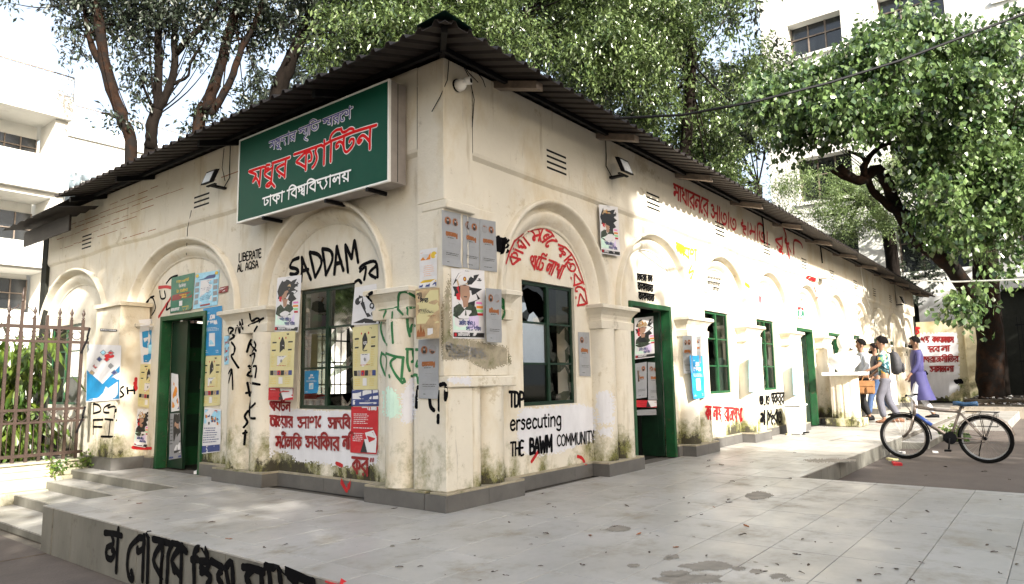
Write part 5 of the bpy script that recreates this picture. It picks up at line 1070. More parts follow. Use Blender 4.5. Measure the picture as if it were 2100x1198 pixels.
# ================================================================ lamps, camera, boxes and cables on the walls
def flood(F, s, z, label, size=.19, side_=1):
    size *= .85
    o = F(s, -.12, z); t = thing('floodlight', o, label, 'floodlight', 'floodlights under the eaves')
    m = MB(); h = size; A = [F(s + a * .9, -.20 - .05 * (b > 0) * 0 - .07 * b, z + b) for a in (-h * .55, h * .55) for b in (-h * .5, h * .5)]
    def slab(d0, d1, k, mt, nm, par):
        m = MB(); P = []
        for dd in (d0, d1):
            for a, b in ((-1, -1), (1, -1), (1, 1), (-1, 1)):
                P.append(F(s + a * h * .55 * k, -.17 - dd + b * h * .18 * k, z + b * h * .46 * k - dd * .3))
        m.add(P, [(0, 1, 2, 3), (7, 6, 5, 4), (0, 4, 5, 1), (1, 5, 6, 2), (2, 6, 7, 3), (3, 7, 4, 0)]); return m.build(nm, M[mt], par)
    b_ = slab(0, .05, 1, 'black', 'housing', t); slab(.0505, .056, .78, 'lamp', 'lamp_glass', b_)
    m = MB(); m.mbox(F, s - .03, s + .03, -.17, -.002, z - h * .62, z - h * .5); m.mbox(F, s - h * .5, s + h * .5, -.19, -.16, z - h * .58, z - h * .5); m.build('bracket', M['black'], t)
    m = MB(); m.tube([F(s - .02, -.03, z - .1), F(s - .12, -.02, z), F(s - .10, -.015, z + .12), F(s - .11, -.02, 3.87)], .006, 5); m.build('cable', M['black'], t)
flood(FL, 7.58, 3.45, 'black floodlight with white lens left of the green signboard', .22)
flood(FR, 7.05, 3.52, 'black floodlight under the eave right of the first ventilation slots', .24)
flood(FR, 24.9, 3.35, 'small far floodlight near the end of the long wall', .3)
cc = thing('security_camera', (4.38, YR - .05, 3.62), 'white dome security camera by the roof corner', 'camera')
m = MB(); m.tube([(4.38, YR - .001, 3.66), (4.38, YR - .02, 3.66)], .058, 14); m.build('mount', M['black'], cc)
m = MB(); m.loft([[(4.38 + r * math.cos(2 * math.pi * i / 14), y, 3.655 + r * math.sin(2 * math.pi * i / 14)) for i in range(14)] for y, r in ((YR - .021, .055), (YR - .06, .052), (YR - .09, .036), (YR - .10, .010))]); d_ = m.build('dome', M['white'], cc, smooth=True)
m = MB(); m.tube([(4.40, YR - .075, 3.69), (4.42, YR - .135, 3.685)], [.034, .036], 12); h_ = m.build('eye', M['white'], cc, smooth=True)
m = MB(); m.tube([(4.42, YR - .1351, 3.685), (4.4205, YR - .137, 3.685)], .022, 12); m.build('lens', M['black'], cc)
m = MB(); m.box(15.9, 16.15, YR - .16, YR - .01, 3.12, 3.28)
for i in range(4): m.box(15.9, 16.15, YR - .165, YR - .16, 3.14 + i * .035, 3.155 + i * .035)
one('junction_box', M['bldg2'], m, 'grey ribbed metal box on the long wall above the arches', 'box')
def hang(pts, label, r=.004, mt='black', name='loose_wire'):
    m = MB(); m.tube(pts, r, 5); return one(name, M[mt], m, label, 'wire')
def W_(px, py, o=.015):
    h = cast(px, py)
    if h: return h[0] + h[1] * o
    return at(px, py, 1, YR - o) if px > 912 else at(px, py, 0, XL - o)
hang([W_(918, 125), W_(915, 165), W_(905, 200), W_(888, 230)], 'thin black wire drooping left of the security camera')
hang([W_(948, 132), W_(960, 160), W_(970, 205), W_(966, 262)], 'long thin black wire dangling right of the security camera')
hang([W_(950, 132), W_(958, 150), W_(978, 170)], 'short kinked wire right of the security camera')
hang([W_(977, 146), W_(988, 165), W_(993, 180)], 'shortest stray wire under the eave by the corner')
hang([W_(395, 432), W_(387, 470), W_(384, 522)], 'black wire hanging from the slots above the left door arch')
hang([W_(462, 305), W_(458, 345), W_(464, 372)], 'twisted wire dropping from the eave to the left floodlight')
hang([W_(1558, 424), W_(1563, 455), W_(1566, 500)], 'dark cable running down from the eave over the red slogan', .012)
hang([W_(1680, 490), W_(1683, 520), W_(1685, 540)], 'dark cable above the grey metal box', .014)
hang([W_(1762, 520, .03), W_(1764, 560, .03), W_(1770, 600, .03), W_(1802, 680, .03)], 'thin white cable crossing the far arches', .010, 'white')
# ================================================================ white pillar, fence and its base
FY = 10.36
k = Ink(); k.crop(0, 760, 3.992, [[(765, 275), (768, 350)], [(765, 272), (812, 285), (826, 330), (765, 352)], [(905, 278), (858, 300), (852, 340), (895, 345)], [(885, 305), (945, 298), (936, 385)], [(768, 402), (765, 522)], [(765, 405), (845, 402)], [(765, 460), (838, 462)], [(860, 397), (950, 408)], [(905, 402), (892, 540)], [(828, 540), (936, 542)]], .022); k.done('graffiti', 'blackp', pil, 'black sprayed letters DG FI')
k = Ink(); k.crop(0, 760, 3.992, [[(1008, 132), (982, 158), (1012, 200), (975, 222)], [(1040, 140), (1045, 192)], [(1098, 130), (1100, 190)], [(1042, 165), (1100, 162)]], .02); k.done('graffiti', 'blackp', ctn)
k = Ink(); k.crop(0, 760, 3.992, [[(1112, 65), (1108, 160)]], .03); k.done('graffiti', 'redp', ctn)
fence = thing('iron_fence', (2.9, FY, .1), 'brown iron fence with spear tops and ring scrolls left of the steps', 'fence')
def bar(x0, x1, z0, z1, w=.018, nm='rail'):
    m = MB(); m.box(x0, x1, FY - w, FY + w, z0, z1); return m.build(nm, M['fence'], fence)
for z0, z1 in ((1.81, 1.855), (1.63, 1.665), (.755, .79), (.60, .63), (.185, .225)): bar(.4, 3.87, z0, z1)
xs_ = [3.79 - .142 * i for i in range(24)]
for i, x in enumerate(xs_):
    big = i % 6 == 5; top = 2.14 if big else (1.95 if i % 6 != 3 else 1.99)
    m = MB(); m.box(x - .017, x + .017, FY - .015, FY + .015, .10, top); b_ = m.build('upright', M['fence'], fence)
    if i % 6 != 3 or big:
        h = .20 if big else .15; m = MB(); rr = [(0, .010), (.02, .021), (.03, .010), (.05, .012), (.08, .024), (h, .001)]
        m.loft([[(x + r * math.cos(2 * math.pi * k_ / 8), FY + r * math.sin(2 * math.pi * k_ / 8) * .7, top + z) for k_ in range(8)] for z, r in rr]); m.build('spear_tip', M['fence'], b_, smooth=True)
def scroll(cx, cz, r, a0, a1):
    m = MB(); m.tube([(cx + (r - .012 * q / 14) * math.cos(a0 + (a1 - a0) * q / 14), FY, cz + (r - .012 * q / 14) * math.sin(a0 + (a1 - a0) * q / 14)) for q in range(15)], .006, 5); m.build('ring_scroll', M['fence'], fence)
for i in range(len(xs_) - 1):
    c_ = (xs_[i] + xs_[i + 1]) / 2; sgn = 1 if i % 2 else -1
    for zc in (1.735, .692): scroll(c_ , zc, .062, R(110) if sgn > 0 else R(70), R(110 + 290) if sgn > 0 else R(70 - 290))
    m = MB(); m.tube([(c_, FY, .225), (c_, FY, .60)], .006, 5); m.build('thin_bar', M['fence'], fence)
for i in (5, 11, 17):
    for sgn in (1, -1):
        m = MB(); m.tube([(xs_[i] + sgn * (.03 + .11 * abs(math.sin(t_))), FY, 1.87 + .24 * t_ / 3.3) for t_ in np.linspace(0, 3.3, 12)], .006, 5); m.build('ring_scroll', M['fence'], fence)
for z in (1.60, .55):
    m = MB(); m.tube([(3.87, FY - .02, z + .24), (3.83, FY - .06, z + .12), (3.85, FY - .02, z + .1), (3.78, FY - .02, z - .1)], .014, 5); m.build('stay', M['black'], fence)
fb = thing('fence_base_wall', (2.8, FY, -.4), 'mossy stepped concrete wall under the iron fence beside the steps', 'wall')
for y0, z0, z1 in ((10.02, -.42, -.20), (10.10, -.20, -.06), (10.16, -.06, .02), (10.22, .02, .10)):
    m = MB(); m.box(.2, 3.88, y0, 10.55, z0, z1); m.build('course', M['base'], fb, bevel=.008)
m = MB(); m.box(.2, 3.88, 10.19, 10.56, .10, .125); m.build('coping', M['base'], fb, bevel=.01)
m = MB(); m.box(.2, 3.9, 14.0, 14.12, -.42, 1.4); one('garden_wall', M['white'], m, 'low white wall behind the shrubs beyond the fence', 'wall')
# ================================================================ end wall, dark shed, gate, verge litter
ew = thing('boundary_wall', (28.4, 3, 0), 'damp yellowish boundary wall with a red Bengali slogan at the far end', 'wall')
m = MB(); m.box(28.40, 28.6, 2.62, 4.03, .06, 2.84); ws = m.build('wall_panel', M['endwall'], ew)
m = MB(); m.box(28.30, 28.7, 2.18, 2.615, .06, 2.80); m.build('pier', M['endwall'], ew, bevel=.02)
me_ = MB(); me_.box(28.40, 28.6, 1.9, 4.5, -.2, 2.9); BVE = BVHTree.FromPolygons(me_.v, me_.f)
_bv = BV
patch([(1886, 684), (1962, 682), (1968, 745), (1966, 800), (1940, 815), (1900, 812), (1884, 800)], 'patch', parent=ew, bv=BVE, off=.004, step=3, ragged=2)
k = Ink(); k.off = .01
gtext(k, 'এই', [(1888, 691), (1906, 691)], 12, .035, BVE); gtext(k, 'ক্যা^ম^পাস', [(1912, 691), (1956, 691.4)], 11, .034, BVE); gtext(k, 'হেব', [(1903, 711), (1927, 710)], 11, .034, BVE); gtext(k, 'না', [(1930, 710), (1948, 709)], 11, .034, BVE)
gtext(k, 'অপরাজনীিতর', [(1885.6, 732), (1965.4, 731)], 11, .030, BVE); gtext(k, 'আ^স^তানা', [(1907, 752), (1956, 751)], 11, .034, BVE); k.done('graffiti', 'dredp', ew, 'dark red Bengali slogan')
k = Ink(); k.off = .01; k.crop(1780, 640, 5.447, [[(670, 700), (690, 715), (700, 730), (1000, 716)], [(640, 668), (655, 690)], [(660, 782), (960, 780), (990, 775)], [(975, 765), (1000, 790), (1005, 770), (985, 770)], [(1015, 760), (1030, 790)], [(1035, 760), (1050, 790)]], .09, bv=BVE); k.done('graffiti', 'blackp', ew, 'two thick black strokes')
k = Ink(); k.off = .01; k.px([(1872, 672), (1885, 673)], .07, bv=BVE); k.px([(1876, 674), (1878, 684), (1884, 682), (1880, 674)], .05, bv=BVE); k.done('graffiti', 'redp', ew)
sh = thing('dark_shed', (32, 0, 0), 'dark low shed with a pale flat roof behind the far trees', 'building')
m = MB(); m.box(31.4, 32.7, -14, 4.8, -.2, 4.0); m.build('wall', M['interior'], sh); m = MB(); m.box(31.0, 32.8, -14.5, 1.6, 4.05, 4.45); m.build('roof', M['bldg2'], sh); m = MB(); m.box(31.3, 31.39, 1.9, 4.3, 2.6, 4.0); m.build('grey_panel', M['bldg2'], sh)
gt = thing('iron_gate', (29.6, .4, .1), 'dark iron bar gate in shade at the far right', 'gate')
for i in range(26):
    m = MB(); y = 1.15 - i * .115; m.box(29.6, 29.63, y - .012, y + .012, .2, 2.9); m.build('gate_bar', M['black'], gt)
for z in (.35, 1.35, 2.6): m = MB(); m.box(29.58, 29.65, -1.9, 1.2, z, z + .06); m.build('gate_rail', M['black'], gt)
m = MB(); m.box(28.9, 29.4, 1.55, 2.1, .1, 3.0); one('gate_pier', M['soil'], m, 'dark mossy pier between the slogan wall and the big tree', 'pillar')
li = MB(); rg = random.Random(5)
for i in range(520):
    x, y = 24.5 + rg.random() ** 1.3 * 5, rg.uniform(-3.5, 2.5); a = rg.uniform(0, 3.1); s_ = rg.uniform(.03, .10); z = (.07 if x < 26.2 else .19) + rg.uniform(0, .05)
    li.m = rg.choice([0, 0, 1, 2, 3]); dx, dy = s_ * math.cos(a), s_ * math.sin(a); li.add([(x - dx, y - dy, z), (x + dy, y - dx, z + rg.uniform(0, .06)), (x + dx, y + dy, z + .02), (x - dy, y + dx, z + rg.uniform(0, .05))], [(0, 1, 2, 3)])
tag(li.build('litter', [M['leafdry'], M['pgray'], M['white'], M['pblack']], recalc=False), kind='stuff')
# ================================================================ pedestal, bust, bin
pd = thing('pedestal', (15.6, 3.55, 0), 'white fluted pedestal with a flat slab before the third long side door', 'pedestal')
m = MB(); m.box(15.25, 16.05, 3.28, 3.93, 0.002, .16); m.build('base', M['pillar'], pd, bevel=.015)
m = MB(); ring = []
for i in range(48):
    t_ = 2 * math.pi * i / 48; c, s_ = math.cos(t_), math.sin(t_); kk = 1 / max(abs(c), abs(s_)); r_ = .26 * (.55 + .45 * kk) * (1 - .05 * (i % 4 == 0)); ring.append((15.64 + c * r_, 3.60 + s_ * r_))
m.loft([[(x, y, z) for x, y in ring] for z in (.16, 1.02)]); m.build('shaft', M['pillar'], pd)
m = MB(); m.box(15.25, 16.05, 3.24, 3.94, 1.02, 1.09); m.build('slab', M['white'], pd, bevel=.008)
bu = thing('bust_statue', (15.64, 3.58, 1.09), 'white plaster portrait bust on the fluted pedestal', 'statue')
def lathe(m, cx, cy, prof, n=20, sx=1, sy=1, off=lambda z: (0, 0)):
    m.loft([[(cx + off(z)[0] + r * sx * math.cos(2 * math.pi * i / n), cy + off(z)[1] + r * sy * math.sin(2 * math.pi * i / n), z) for i in range(n)] for z, r in prof])
m = MB(); lathe(m, 15.64, 3.58, [(1.09, .12), (1.14, .14), (1.2, .20), (1.30, .27), (1.40, .26), (1.46, .18), (1.50, .085), (1.56, .075)], 22, .8, 1.15); m.build('shoulders', M['white'], bu, smooth=True)
m = MB(); lathe(m, 15.64, 3.56, [(1.53, .07), (1.56, .095), (1.62, .125), (1.70, .142), (1.78, .135), (1.84, .10), (1.87, .03)], 20, 1.05, .9); m.sphere((15.60, 3.43, 1.68), .03, 8, 6, (1, 1, 1.4)); m.sphere((15.5, 3.58, 1.69), .03, 8, 6, (.6, 1, 1.4)); m.sphere((15.60, 3.45, 1.60), .035, 8, 5, (1.2, .6, .6)); m.build('head', M['white'], bu, smooth=True)
tb = thing('dustbin', (13.1, 3.85, 0), 'pale grey plastic pedal bin against the long wall', 'bin')
m = MB(); m.loft([[(13.05 + a * w, 3.86 + b * w * .8, z) for a, b in ((-1, -1), (1, -1), (1, 1), (-1, 1))] for z, w in ((.005, .15), (.30, .17), (.50, .185))]); m.build('body', M['bldg2'], tb, bevel=.015)
m = MB(); m.box(12.85, 13.25, 3.69, 4.03, .505, .535); m.build('lid', M['white'], tb, bevel=.012); m = MB(); m.box(12.98, 13.12, 3.66, 3.73, .03, .05); m.build('pedal', M['black'], tb)
# ================================================================ bicycle
BD = Vector((-.0494, -.9988, 0)); BN = Vector((-.9988, .0494, 0)); BO = Vector((11.78, 1.984, -.2))
bk = thing('bicycle', BO + BD * .5, 'worn bicycle with blue down tube and rear rack parked beside the platform', 'bicycle')
B = lambda s, z, n=0: BO + BD * s + BN * n + Vector((0, 0, z))
M['frame'] = mat('bike_frame', (.20, .165, .14), .4, metal=.5, var=.4, scale=20); M['bblue'] = mat('bike_blue', (.015, .05, .22), .4, var=.2); M['rubber'] = mat('rubber', (.005, .005, .005), .9, var=.2, spec=.15); M['chrome'] = mat('worn_chrome', (.40, .38, .36), .35, metal=.9, var=.3); M['seatblue'] = mat('seat_cover', (.02, .07, .15), .5, var=.5, scale=30)
def wheel(s0, r=.325):
    z0 = r; n = 40
    w = MB(); rings = []
    for i in range(n + 1):
        t_ = 2 * math.pi * i / n; rings.append([B(s0 + (r - .026 + (.026 if i % 2 else .0245) * math.cos(a)) * math.cos(t_), z0 + (r - .026 + (.026 if i % 2 else .0245) * math.cos(a)) * math.sin(t_), .027 * math.sin(a)) for a in np.linspace(0, 2 * math.pi, 9)[:-1]])
    w.loft(rings, True, False); ty = w.build('tyre', M['rubber'], bk, smooth=True)
    w = MB(); w.loft([[B(s0 + rr * math.cos(t_), z0 + rr * math.sin(t_), q) for rr, q in ((r - .050, .013), (r - .050, -.013), (r - .066, -.010), (r - .066, .010))] for t_ in np.linspace(0, 2 * math.pi, 37)], True, False); rm = w.build('rim', M['chrome'], bk)
    for i in range(28):
        t_ = 2 * math.pi * i / 28; t2 = t_ + (.5 if i % 2 else -.5); w = MB(); w.tube([B(s0 + .02 * math.cos(t2), z0 + .02 * math.sin(t2), .02 if i % 4 < 2 else -.02), B(s0 + (r - .05) * math.cos(t_), z0 + (r - .05) * math.sin(t_), 0)], .0013, 3, False); w.build('spoke', M['chrome'], rm)
    w = MB(); w.tube([B(s0, z0, -.05), B(s0, z0, .05)], .02, 10); w.build('hub', M['black'], bk)
wheel(.036, .33); wheel(1.035, .33)
def tb_(pts, r, mt, nm='frame_tube', n=8):
    w = MB(); w.tube([B(*p) for p in pts], r, n); return w.build(nm, M[mt], bk, smooth=True)
tb_([(.21, .76), (.50, .715), (.766, .70)], .025, 'frame'); d_ = tb_([(.19, .66), (.40, .49), (.624, .33)], .028, 'frame'); w = MB(); w.tube([B(.215, .645), B(.40, .495)], .0295, 8); w.build('blue_band', M['bblue'], d_, smooth=True)
tb_([(.215, .80), (.185, .62)], .024, 'frame', 'head_tube'); tb_([(.79, .78), (.70, .54), (.624, .33)], .018, 'frame')
for q in (-.055, .055):
    tb_([(.755, .69, q * .3), (.90, .50, q), (1.035, .325, q)], .010, 'frame', 'seat_stay'); tb_([(.624, .33, q * .5), (1.035, .325, q)], .010, 'frame', 'chain_stay'); tb_([(.185, .625, q * .6), (.17, .56, q), (.12, .42, q), (.036, .325, q)], .012, 'frame', 'fork_blade')
tb_([(.80, .74), (.83, .80)], .013, 'chrome', 'seat_post')
w = MB(); w.loft([[B(s, z + dz, q) for q, dz in ((-wd, 0), (-wd * .9, -.04), (wd * .9, -.04), (wd, 0), (wd * .5, .018), (-wd * .5, .018))] for s, z, wd in ((.69, .825, .02), (.76, .825, .035), (.83, .81, .06), (.90, .815, .085), (.97, .825, .08), (.985, .815, .05))]); w.build('saddle', M['seatblue'], bk, smooth=True)
tb_([(.205, .80), (.19, .87), (.13, .92)], .015, 'chrome', 'stem')
tb_([(.17, .93, -.31), (.14, .92, -.16), (.13, .915, 0), (.14, .92, .16), (.17, .93, .31)], .011, 'chrome', 'handlebar')
for q in (-1, 1): tb_([(.15, .925, q * .22), (.18, .93, q * .34)], .017, 'rubber', 'grip'); tb_([(.14, .91, q * .18), (.09, .89, q * .26)], .006, 'black', 'brake_lever'); tb_([(.13, .90, q * .1), (.05, .86, q * .1), (.10, .76, q * .03), (.17, .66, 0)], .003, 'black', 'brake_cable')
def mudguard(s0, r, a0, a1, mt):
    w = MB(); rings = []
    for t_ in np.linspace(R(a0), R(a1), 16): rings.append([B(s0 + (r + h) * math.cos(t_), .325 + (r + h) * math.sin(t_), q) for q, h in ((-.028, -.012), (-.018, 0), (.018, 0), (.028, -.012))])
    w.loft(rings, False, False); w.build('mudguard', M[mt], bk)
mudguard(.036, .352, -5, 118, 'rubber'); mudguard(1.035, .352, 10, 170, 'frame')
for q in (-.07, 0, .07): tb_([(.83, .70, q), (1.22, .695, q)], .005, 'black', 'rack_bar', 5)
for s_ in (.86, .95, 1.04, 1.13, 1.22): tb_([(s_, .697, -.07), (s_, .697, .07)], .005, 'black', 'rack_bar', 5)
for q in (-.07, .07): tb_([(1.0, .69, q), (1.035, .325, q)], .005, 'black', 'rack_strut', 5); tb_([(1.18, .69, q), (1.035, .325, q)], .005, 'black', 'rack_strut', 5); tb_([(.92, .69, q), (.92, .50, q), (1.20, .50, q), (1.2, .69, q)], .004, 'black', 'basket_wire', 5)
w = MB(); w.tube([B(.624, .33, .05), B(.624, .33, .058)], .085, 24); w.build('chainring', M['black'], bk); tb_([(.62, .33, .07), (.60, .17, .08)], .011, 'black', 'crank'); tb_([(.62, .33, -.07), (.66, .48, -.08)], .011, 'black', 'crank')
w = MB(); w.box(*[v for p in ((B(.57, .15, .15).x - .04, B(.57, .15, .15).x + .04), (B(.6, .15, .15).y - .04, B(.6, .15, .15).y + .04), (-.2 + .15, -.2 + .175)) for v in p]); w.build('pedal', M['black'], bk)
tb_([(.624, .415, .055), (1.035, .36, .05)], .005, 'black', 'chain', 4); tb_([(.624, .245, .055), (1.035, .285, .05)], .005, 'black', 'chain', 4); tb_([(.98, .30, -.06), (.93, .14, -.16), (.90, .0, -.22)], .008, 'black', 'kickstand'); tb_([(.16, .62, .04), (.15, .70, .05)], .012, 'black', 'brake_caliper')
# ================================================================ people
def fig_skin(joints, edges, root, sub=1):
    names = list(joints); me = bpy.data.meshes.new('tmp'); me.from_pydata([joints[n][:3] for n in names], [(names.index(a), names.index(b)) for a, b in edges], [])
    o = bpy.data.objects.new('tmp', me); COL.objects.link(o); md = o.modifiers.new('s', 'SKIN'); md.use_smooth_shade = True
    sv = me.skin_vertices[0].data
    for i, n in enumerate(names):
        j = joints[n]; sv[i].radius = (j[3], j[4] if len(j) > 4 else j[3]); sv[i].use_root = n == root
    s2 = o.modifiers.new('u', 'SUBSURF'); s2.levels = sub; s2.render_levels = sub
    dg = bpy.context.evaluated_depsgraph_get(); dg.update(); res = bpy.data.meshes.new_from_object(o.evaluated_get(dg)); bpy.data.objects.remove(o); return res
def person(loc, face, label, K, hair='short', skin=(.24, .13, .08), top='shirt', topm=None, botm=None, shoe=None, scale=1.0, beard=False):
    """local frame: +y is where the figure looks, x to its right"""
    t = thing('person', loc, label, 'person'); t.rotation_euler = (0, 0, face); t.scale = (scale,) * 3
    sk = mat('skin', skin, .55, var=.1); hm = mat('hair', (.005, .004, .004), .9, var=.3, scale=60, spec=.1)
    def addm(me, nm, mt, par=t, smooth=True):
        me.name = nm; me.materials.clear(); me.materials.append(mt)
        if smooth: me.polygons.foreach_set('use_smooth', [True] * len(me.polygons))
        o = bpy.data.objects.new(nm, me); return link(o, par)
    J = {'pel': (0, 0, .93, .125, .10), 'sp': (0, .01, 1.12, .12, .09), 'ch': (0, .0, 1.33, .145, .10), 'nb': (0, .0, 1.46, .06), 'nk': (0, .015, 1.52, .052), 'hd': (0, .03, 1.60, .072, .085), 'ht': (0, .02, 1.69, .078, .092), 'hp': (0, .01, 1.745, .05, .06)}
    E_ = [('pel', 'sp'), ('sp', 'ch'), ('ch', 'nb'), ('nb', 'nk'), ('nk', 'hd'), ('hd', 'ht'), ('ht', 'hp')]
    for s_, c in ((-1, 'L'), (1, 'R')):
        hip = (s_ * .095, 0, .88); kn = K['knee' + c]; an = K['ank' + c]; J['hip' + c] = (*hip, .085); J['kn' + c] = (*kn, .055); J['an' + c] = (*an, .038); J['he' + c] = (an[0], an[1] - .02, an[2] - .045, .035); J['to' + c] = (an[0] + s_ * .02, an[1] + .15, max(.03, an[2] - .055), .032)
        E_ += [('pel', 'hip' + c), ('hip' + c, 'kn' + c), ('kn' + c, 'an' + c), ('an' + c, 'he' + c), ('he' + c, 'to' + c)]
        sh_ = (s_ * .175, 0, 1.42); el_ = K['elb' + c]; wr = K['wri' + c]; d = (Vector(wr) - Vector(el_)).normalized(); pm = Vector(wr) + d * .06
        J['sh' + c] = (*sh_, .052); J['el' + c] = (*el_, .038); J['wr' + c] = (*wr, .025); J['pm' + c] = (*pm, .034, .018); E_ += [('ch', 'sh' + c), ('sh' + c, 'el' + c), ('el' + c, 'wr' + c), ('wr' + c, 'pm' + c)]
        side_ = Vector((0, 1, 0)); bend = Vector((-s_ * .3, 0, 0)) 
        for q, ln in zip((-1.5, -.5, .5, 1.5), (.062, .075, .078, .066)):
            a = pm + side_ * q * .017 + d * .03; b = a + d * ln * .55; e_ = b + (d + bend * 2).normalized() * ln * .45
            J[f'f{q}a' + c] = (*b, .009); J[f'f{q}b' + c] = (*e_, .007); E_ += [('pm' + c, f'f{q}a' + c), (f'f{q}a' + c, f'f{q}b' + c)]
        th_ = Vector(wr) + d * .03 + side_ * .035; J['t' + c] = (*(th_ + d * .035), .009); E_ += [('wr' + c, 't' + c)]
    body = addm(fig_skin(J, E_, 'pel', 1), 'body', sk)
    f = MB(); f.sphere((0, .118, 1.615), .016, 8, 6, (.8, 1.1, 1.5)); f.sphere((-.09, .02, 1.62), .02, 8, 6, (.5, 1, 1.5)); f.sphere((.09, .02, 1.62), .02, 8, 6, (.5, 1, 1.5)); f.build('nose_and_ears', sk, body, smooth=True).location = (0, 0, 0)
    for s_ in (-1, 1):
        f = MB(); f.sphere((s_ * .032, .105, 1.645), .011, 8, 6, (1.2, .6, .7)); f.build('eye', M['black'], body, smooth=True)
    f = MB(); f.sphere((0, .110, 1.575), .02, 8, 5, (1.2, .5, .3)); f.build('mouth', M['pmaroon'], body, smooth=True)
    for o in kids(body): 
        # built with an unrotated parent offset: undo it, coordinates are local already
        o.data.transform(Matrix.Translation(wloc(body)))
    hr = MB(); rg = random.Random(len(label)); rings = []
    for j in range(9):
        ph = (math.pi * .60) * j / 8; rr = []
        for i in range(20):
            a = 2 * math.pi * i / 20; fr = math.sin(a)      # +y front
            drop = ph if fr < .2 else min(ph, math.pi * (.60 - .27 * min(1, (fr - .2) * 1.6)))
            n_ = rg.uniform(-.006, .008) * (1.5 if hair == 'curly' else .6); R_ = .108 if hair != 'curly' else .117
            rr.append(((R_ - .012 + n_) * math.sin(drop) * math.cos(a), .012 + (R_ + .006 + n_) * math.sin(drop) * math.sin(a), 1.665 + (.115 + n_ + (.012 if hair == 'curly' else 0)) * math.cos(drop)))
        rings.append(rr)
    hr.loft(rings, True, False); me = hr.mesh('hair', hm); addm(me, 'hair', hm)
    if beard:
        br = MB(); br.loft([[(r * math.sin(a), .045 + (r + .028) * math.cos(a), z) for a in np.linspace(-1.2, 1.2, 13)] for z, r in ((1.588, .074), (1.565, .078), (1.545, .068), (1.525, .05), (1.51, .02))], False, False); addm(br.mesh('beard', hm), 'beard', hm)
    # trousers
    rT = .022; TJ = {'pel': (0, 0, .95, .135, .115)}; TE = []
    for s_, c in ((-1, 'L'), (1, 'R')):
        kn = K['knee' + c]; an = K['ank' + c]; TJ['h' + c] = (s_ * .09, 0, .86, .10); TJ['k' + c] = (*kn, .075 * K.get('baggy', 1)); TJ['m' + c] = (*(Vector(kn).lerp(Vector(an), .5)), .066 * K.get('baggy', 1)); TJ['a' + c] = (an[0], an[1], an[2] + .03, .058 * K.get('baggy', 1)); TE += [('pel', 'h' + c), ('h' + c, 'k' + c), ('k' + c, 'm' + c), ('m' + c, 'a' + c)]
        f = MB(); an_ = Vector(an); z_ = max(.012, an_.z - .075)
        f.loft([[(an_.x + x * w, an_.y + y, z_ + h) for x, h in ((-1, 0), (1, 0), (1, hh), (-1, hh))] for y, w, hh in ((-.09, .035, .06), (-.02, .042, .085), (.08, .048, .05), (.165, .03, .03))]); addm(f.mesh('shoe', shoe or M['black']), 'shoe', shoe or M['black'])
    addm(fig_skin(TJ, TE, 'pel', 1), 'trousers', botm)
    if top == 'kurta':
        SJ = {'ch': (0, 0, 1.30, .165, .125), 'nb': (0, 0, 1.46, .085), 'sp': (0, .01, 1.08, .155, .125), 'pe': (0, -.01, .90, .165, .14)}; SE = [('pe', 'sp'), ('sp', 'ch'), ('ch', 'nb')]; lo = 1
    else:
        SJ = {'ch': (0, 0, 1.32, .165, .120), 'nb': (0, 0, 1.455, .08), 'sp': (0, .01, 1.10, .155, .12), 'pe': (0, .0, .88, .16, .13)}; SE = [('pe', 'sp'), ('sp', 'ch'), ('ch', 'nb')]; lo = K.get('sleeve', 1)
    for s_, c in ((-1, 'L'), (1, 'R')):
        sh_ = Vector((s_ * .175, 0, 1.42)); el_ = Vector(K['elb' + c]); wr = Vector(K['wri' + c]); SJ['s' + c] = (*sh_, .074); SE.append(('ch', 's' + c))
        if lo < 1: SJ['e' + c] = (*sh_.lerp(el_, lo), .068); SE.append(('s' + c, 'e' + c))
        else: SJ['e' + c] = (*el_, .056); SJ['w' + c] = (*el_.lerp(wr, .92), .042); SE += [('s' + c, 'e' + c), ('e' + c, 'w' + c)]
    addm(fig_skin(SJ, SE, 'ch', 1), 'tunic' if top == 'kurta' else 'shirt', topm)
    if top == 'kurta':
        f = MB(); rg = random.Random(2); rings = []
        for z, rx, ry, cy in ((1.02, .165, .135, 0), (.85, .185, .15, -.01), (.65, .205, .18, -.03), (.42, .225, .22, -.07)):
            rings.append([(rx * (1 + .05 * math.sin(5 * a + z * 9)) * math.cos(a), cy + ry * (1 + .06 * math.sin(6 * a)) * math.sin(a), z) for a in np.linspace(0, 2 * math.pi, 33)[:-1]])
        f.loft(rings, True, False); addm(f.mesh('tunic_skirt', topm), 'tunic_skirt', topm)
    return t
shirtw = mat('white_shirt', (.48, .52, .60), .8, var=.15, scale=9); jeans = mat('blue_jeans', (.05, .09, .19), .85, var=.3, scale=14); blackt = mat('black_trousers', (.010, .010, .012), .85, var=.2); greyt = mat('grey_trousers', (.11, .11, .135), .85, var=.2); kurta = mat('violet_blue_tunic', (.035, .032, .12), .75, var=.15, scale=5); whitet = mat('white_trousers', (.6, .6, .64), .8, var=.1)
fl, n_, L_, b__ = newmat('floral_shirt_cloth'); tc = n_.new('ShaderNodeTexCoord'); vo = n_.new('ShaderNodeTexVoronoi'); vo.inputs['Scale'].default_value = 17; L_.new(tc.outputs['Object'], vo.inputs[0]); rp = n_.new('ShaderNodeValToRGB'); rp.color_ramp.interpolation = 'CONSTANT'
L_.new(vo.outputs['Color'], rp.inputs[0]); e_ = rp.color_ramp.elements; e_[0].color = (.015, .075, .10, 1); e_[1].position = .45; e_[1].color = (.10, .22, .12, 1)
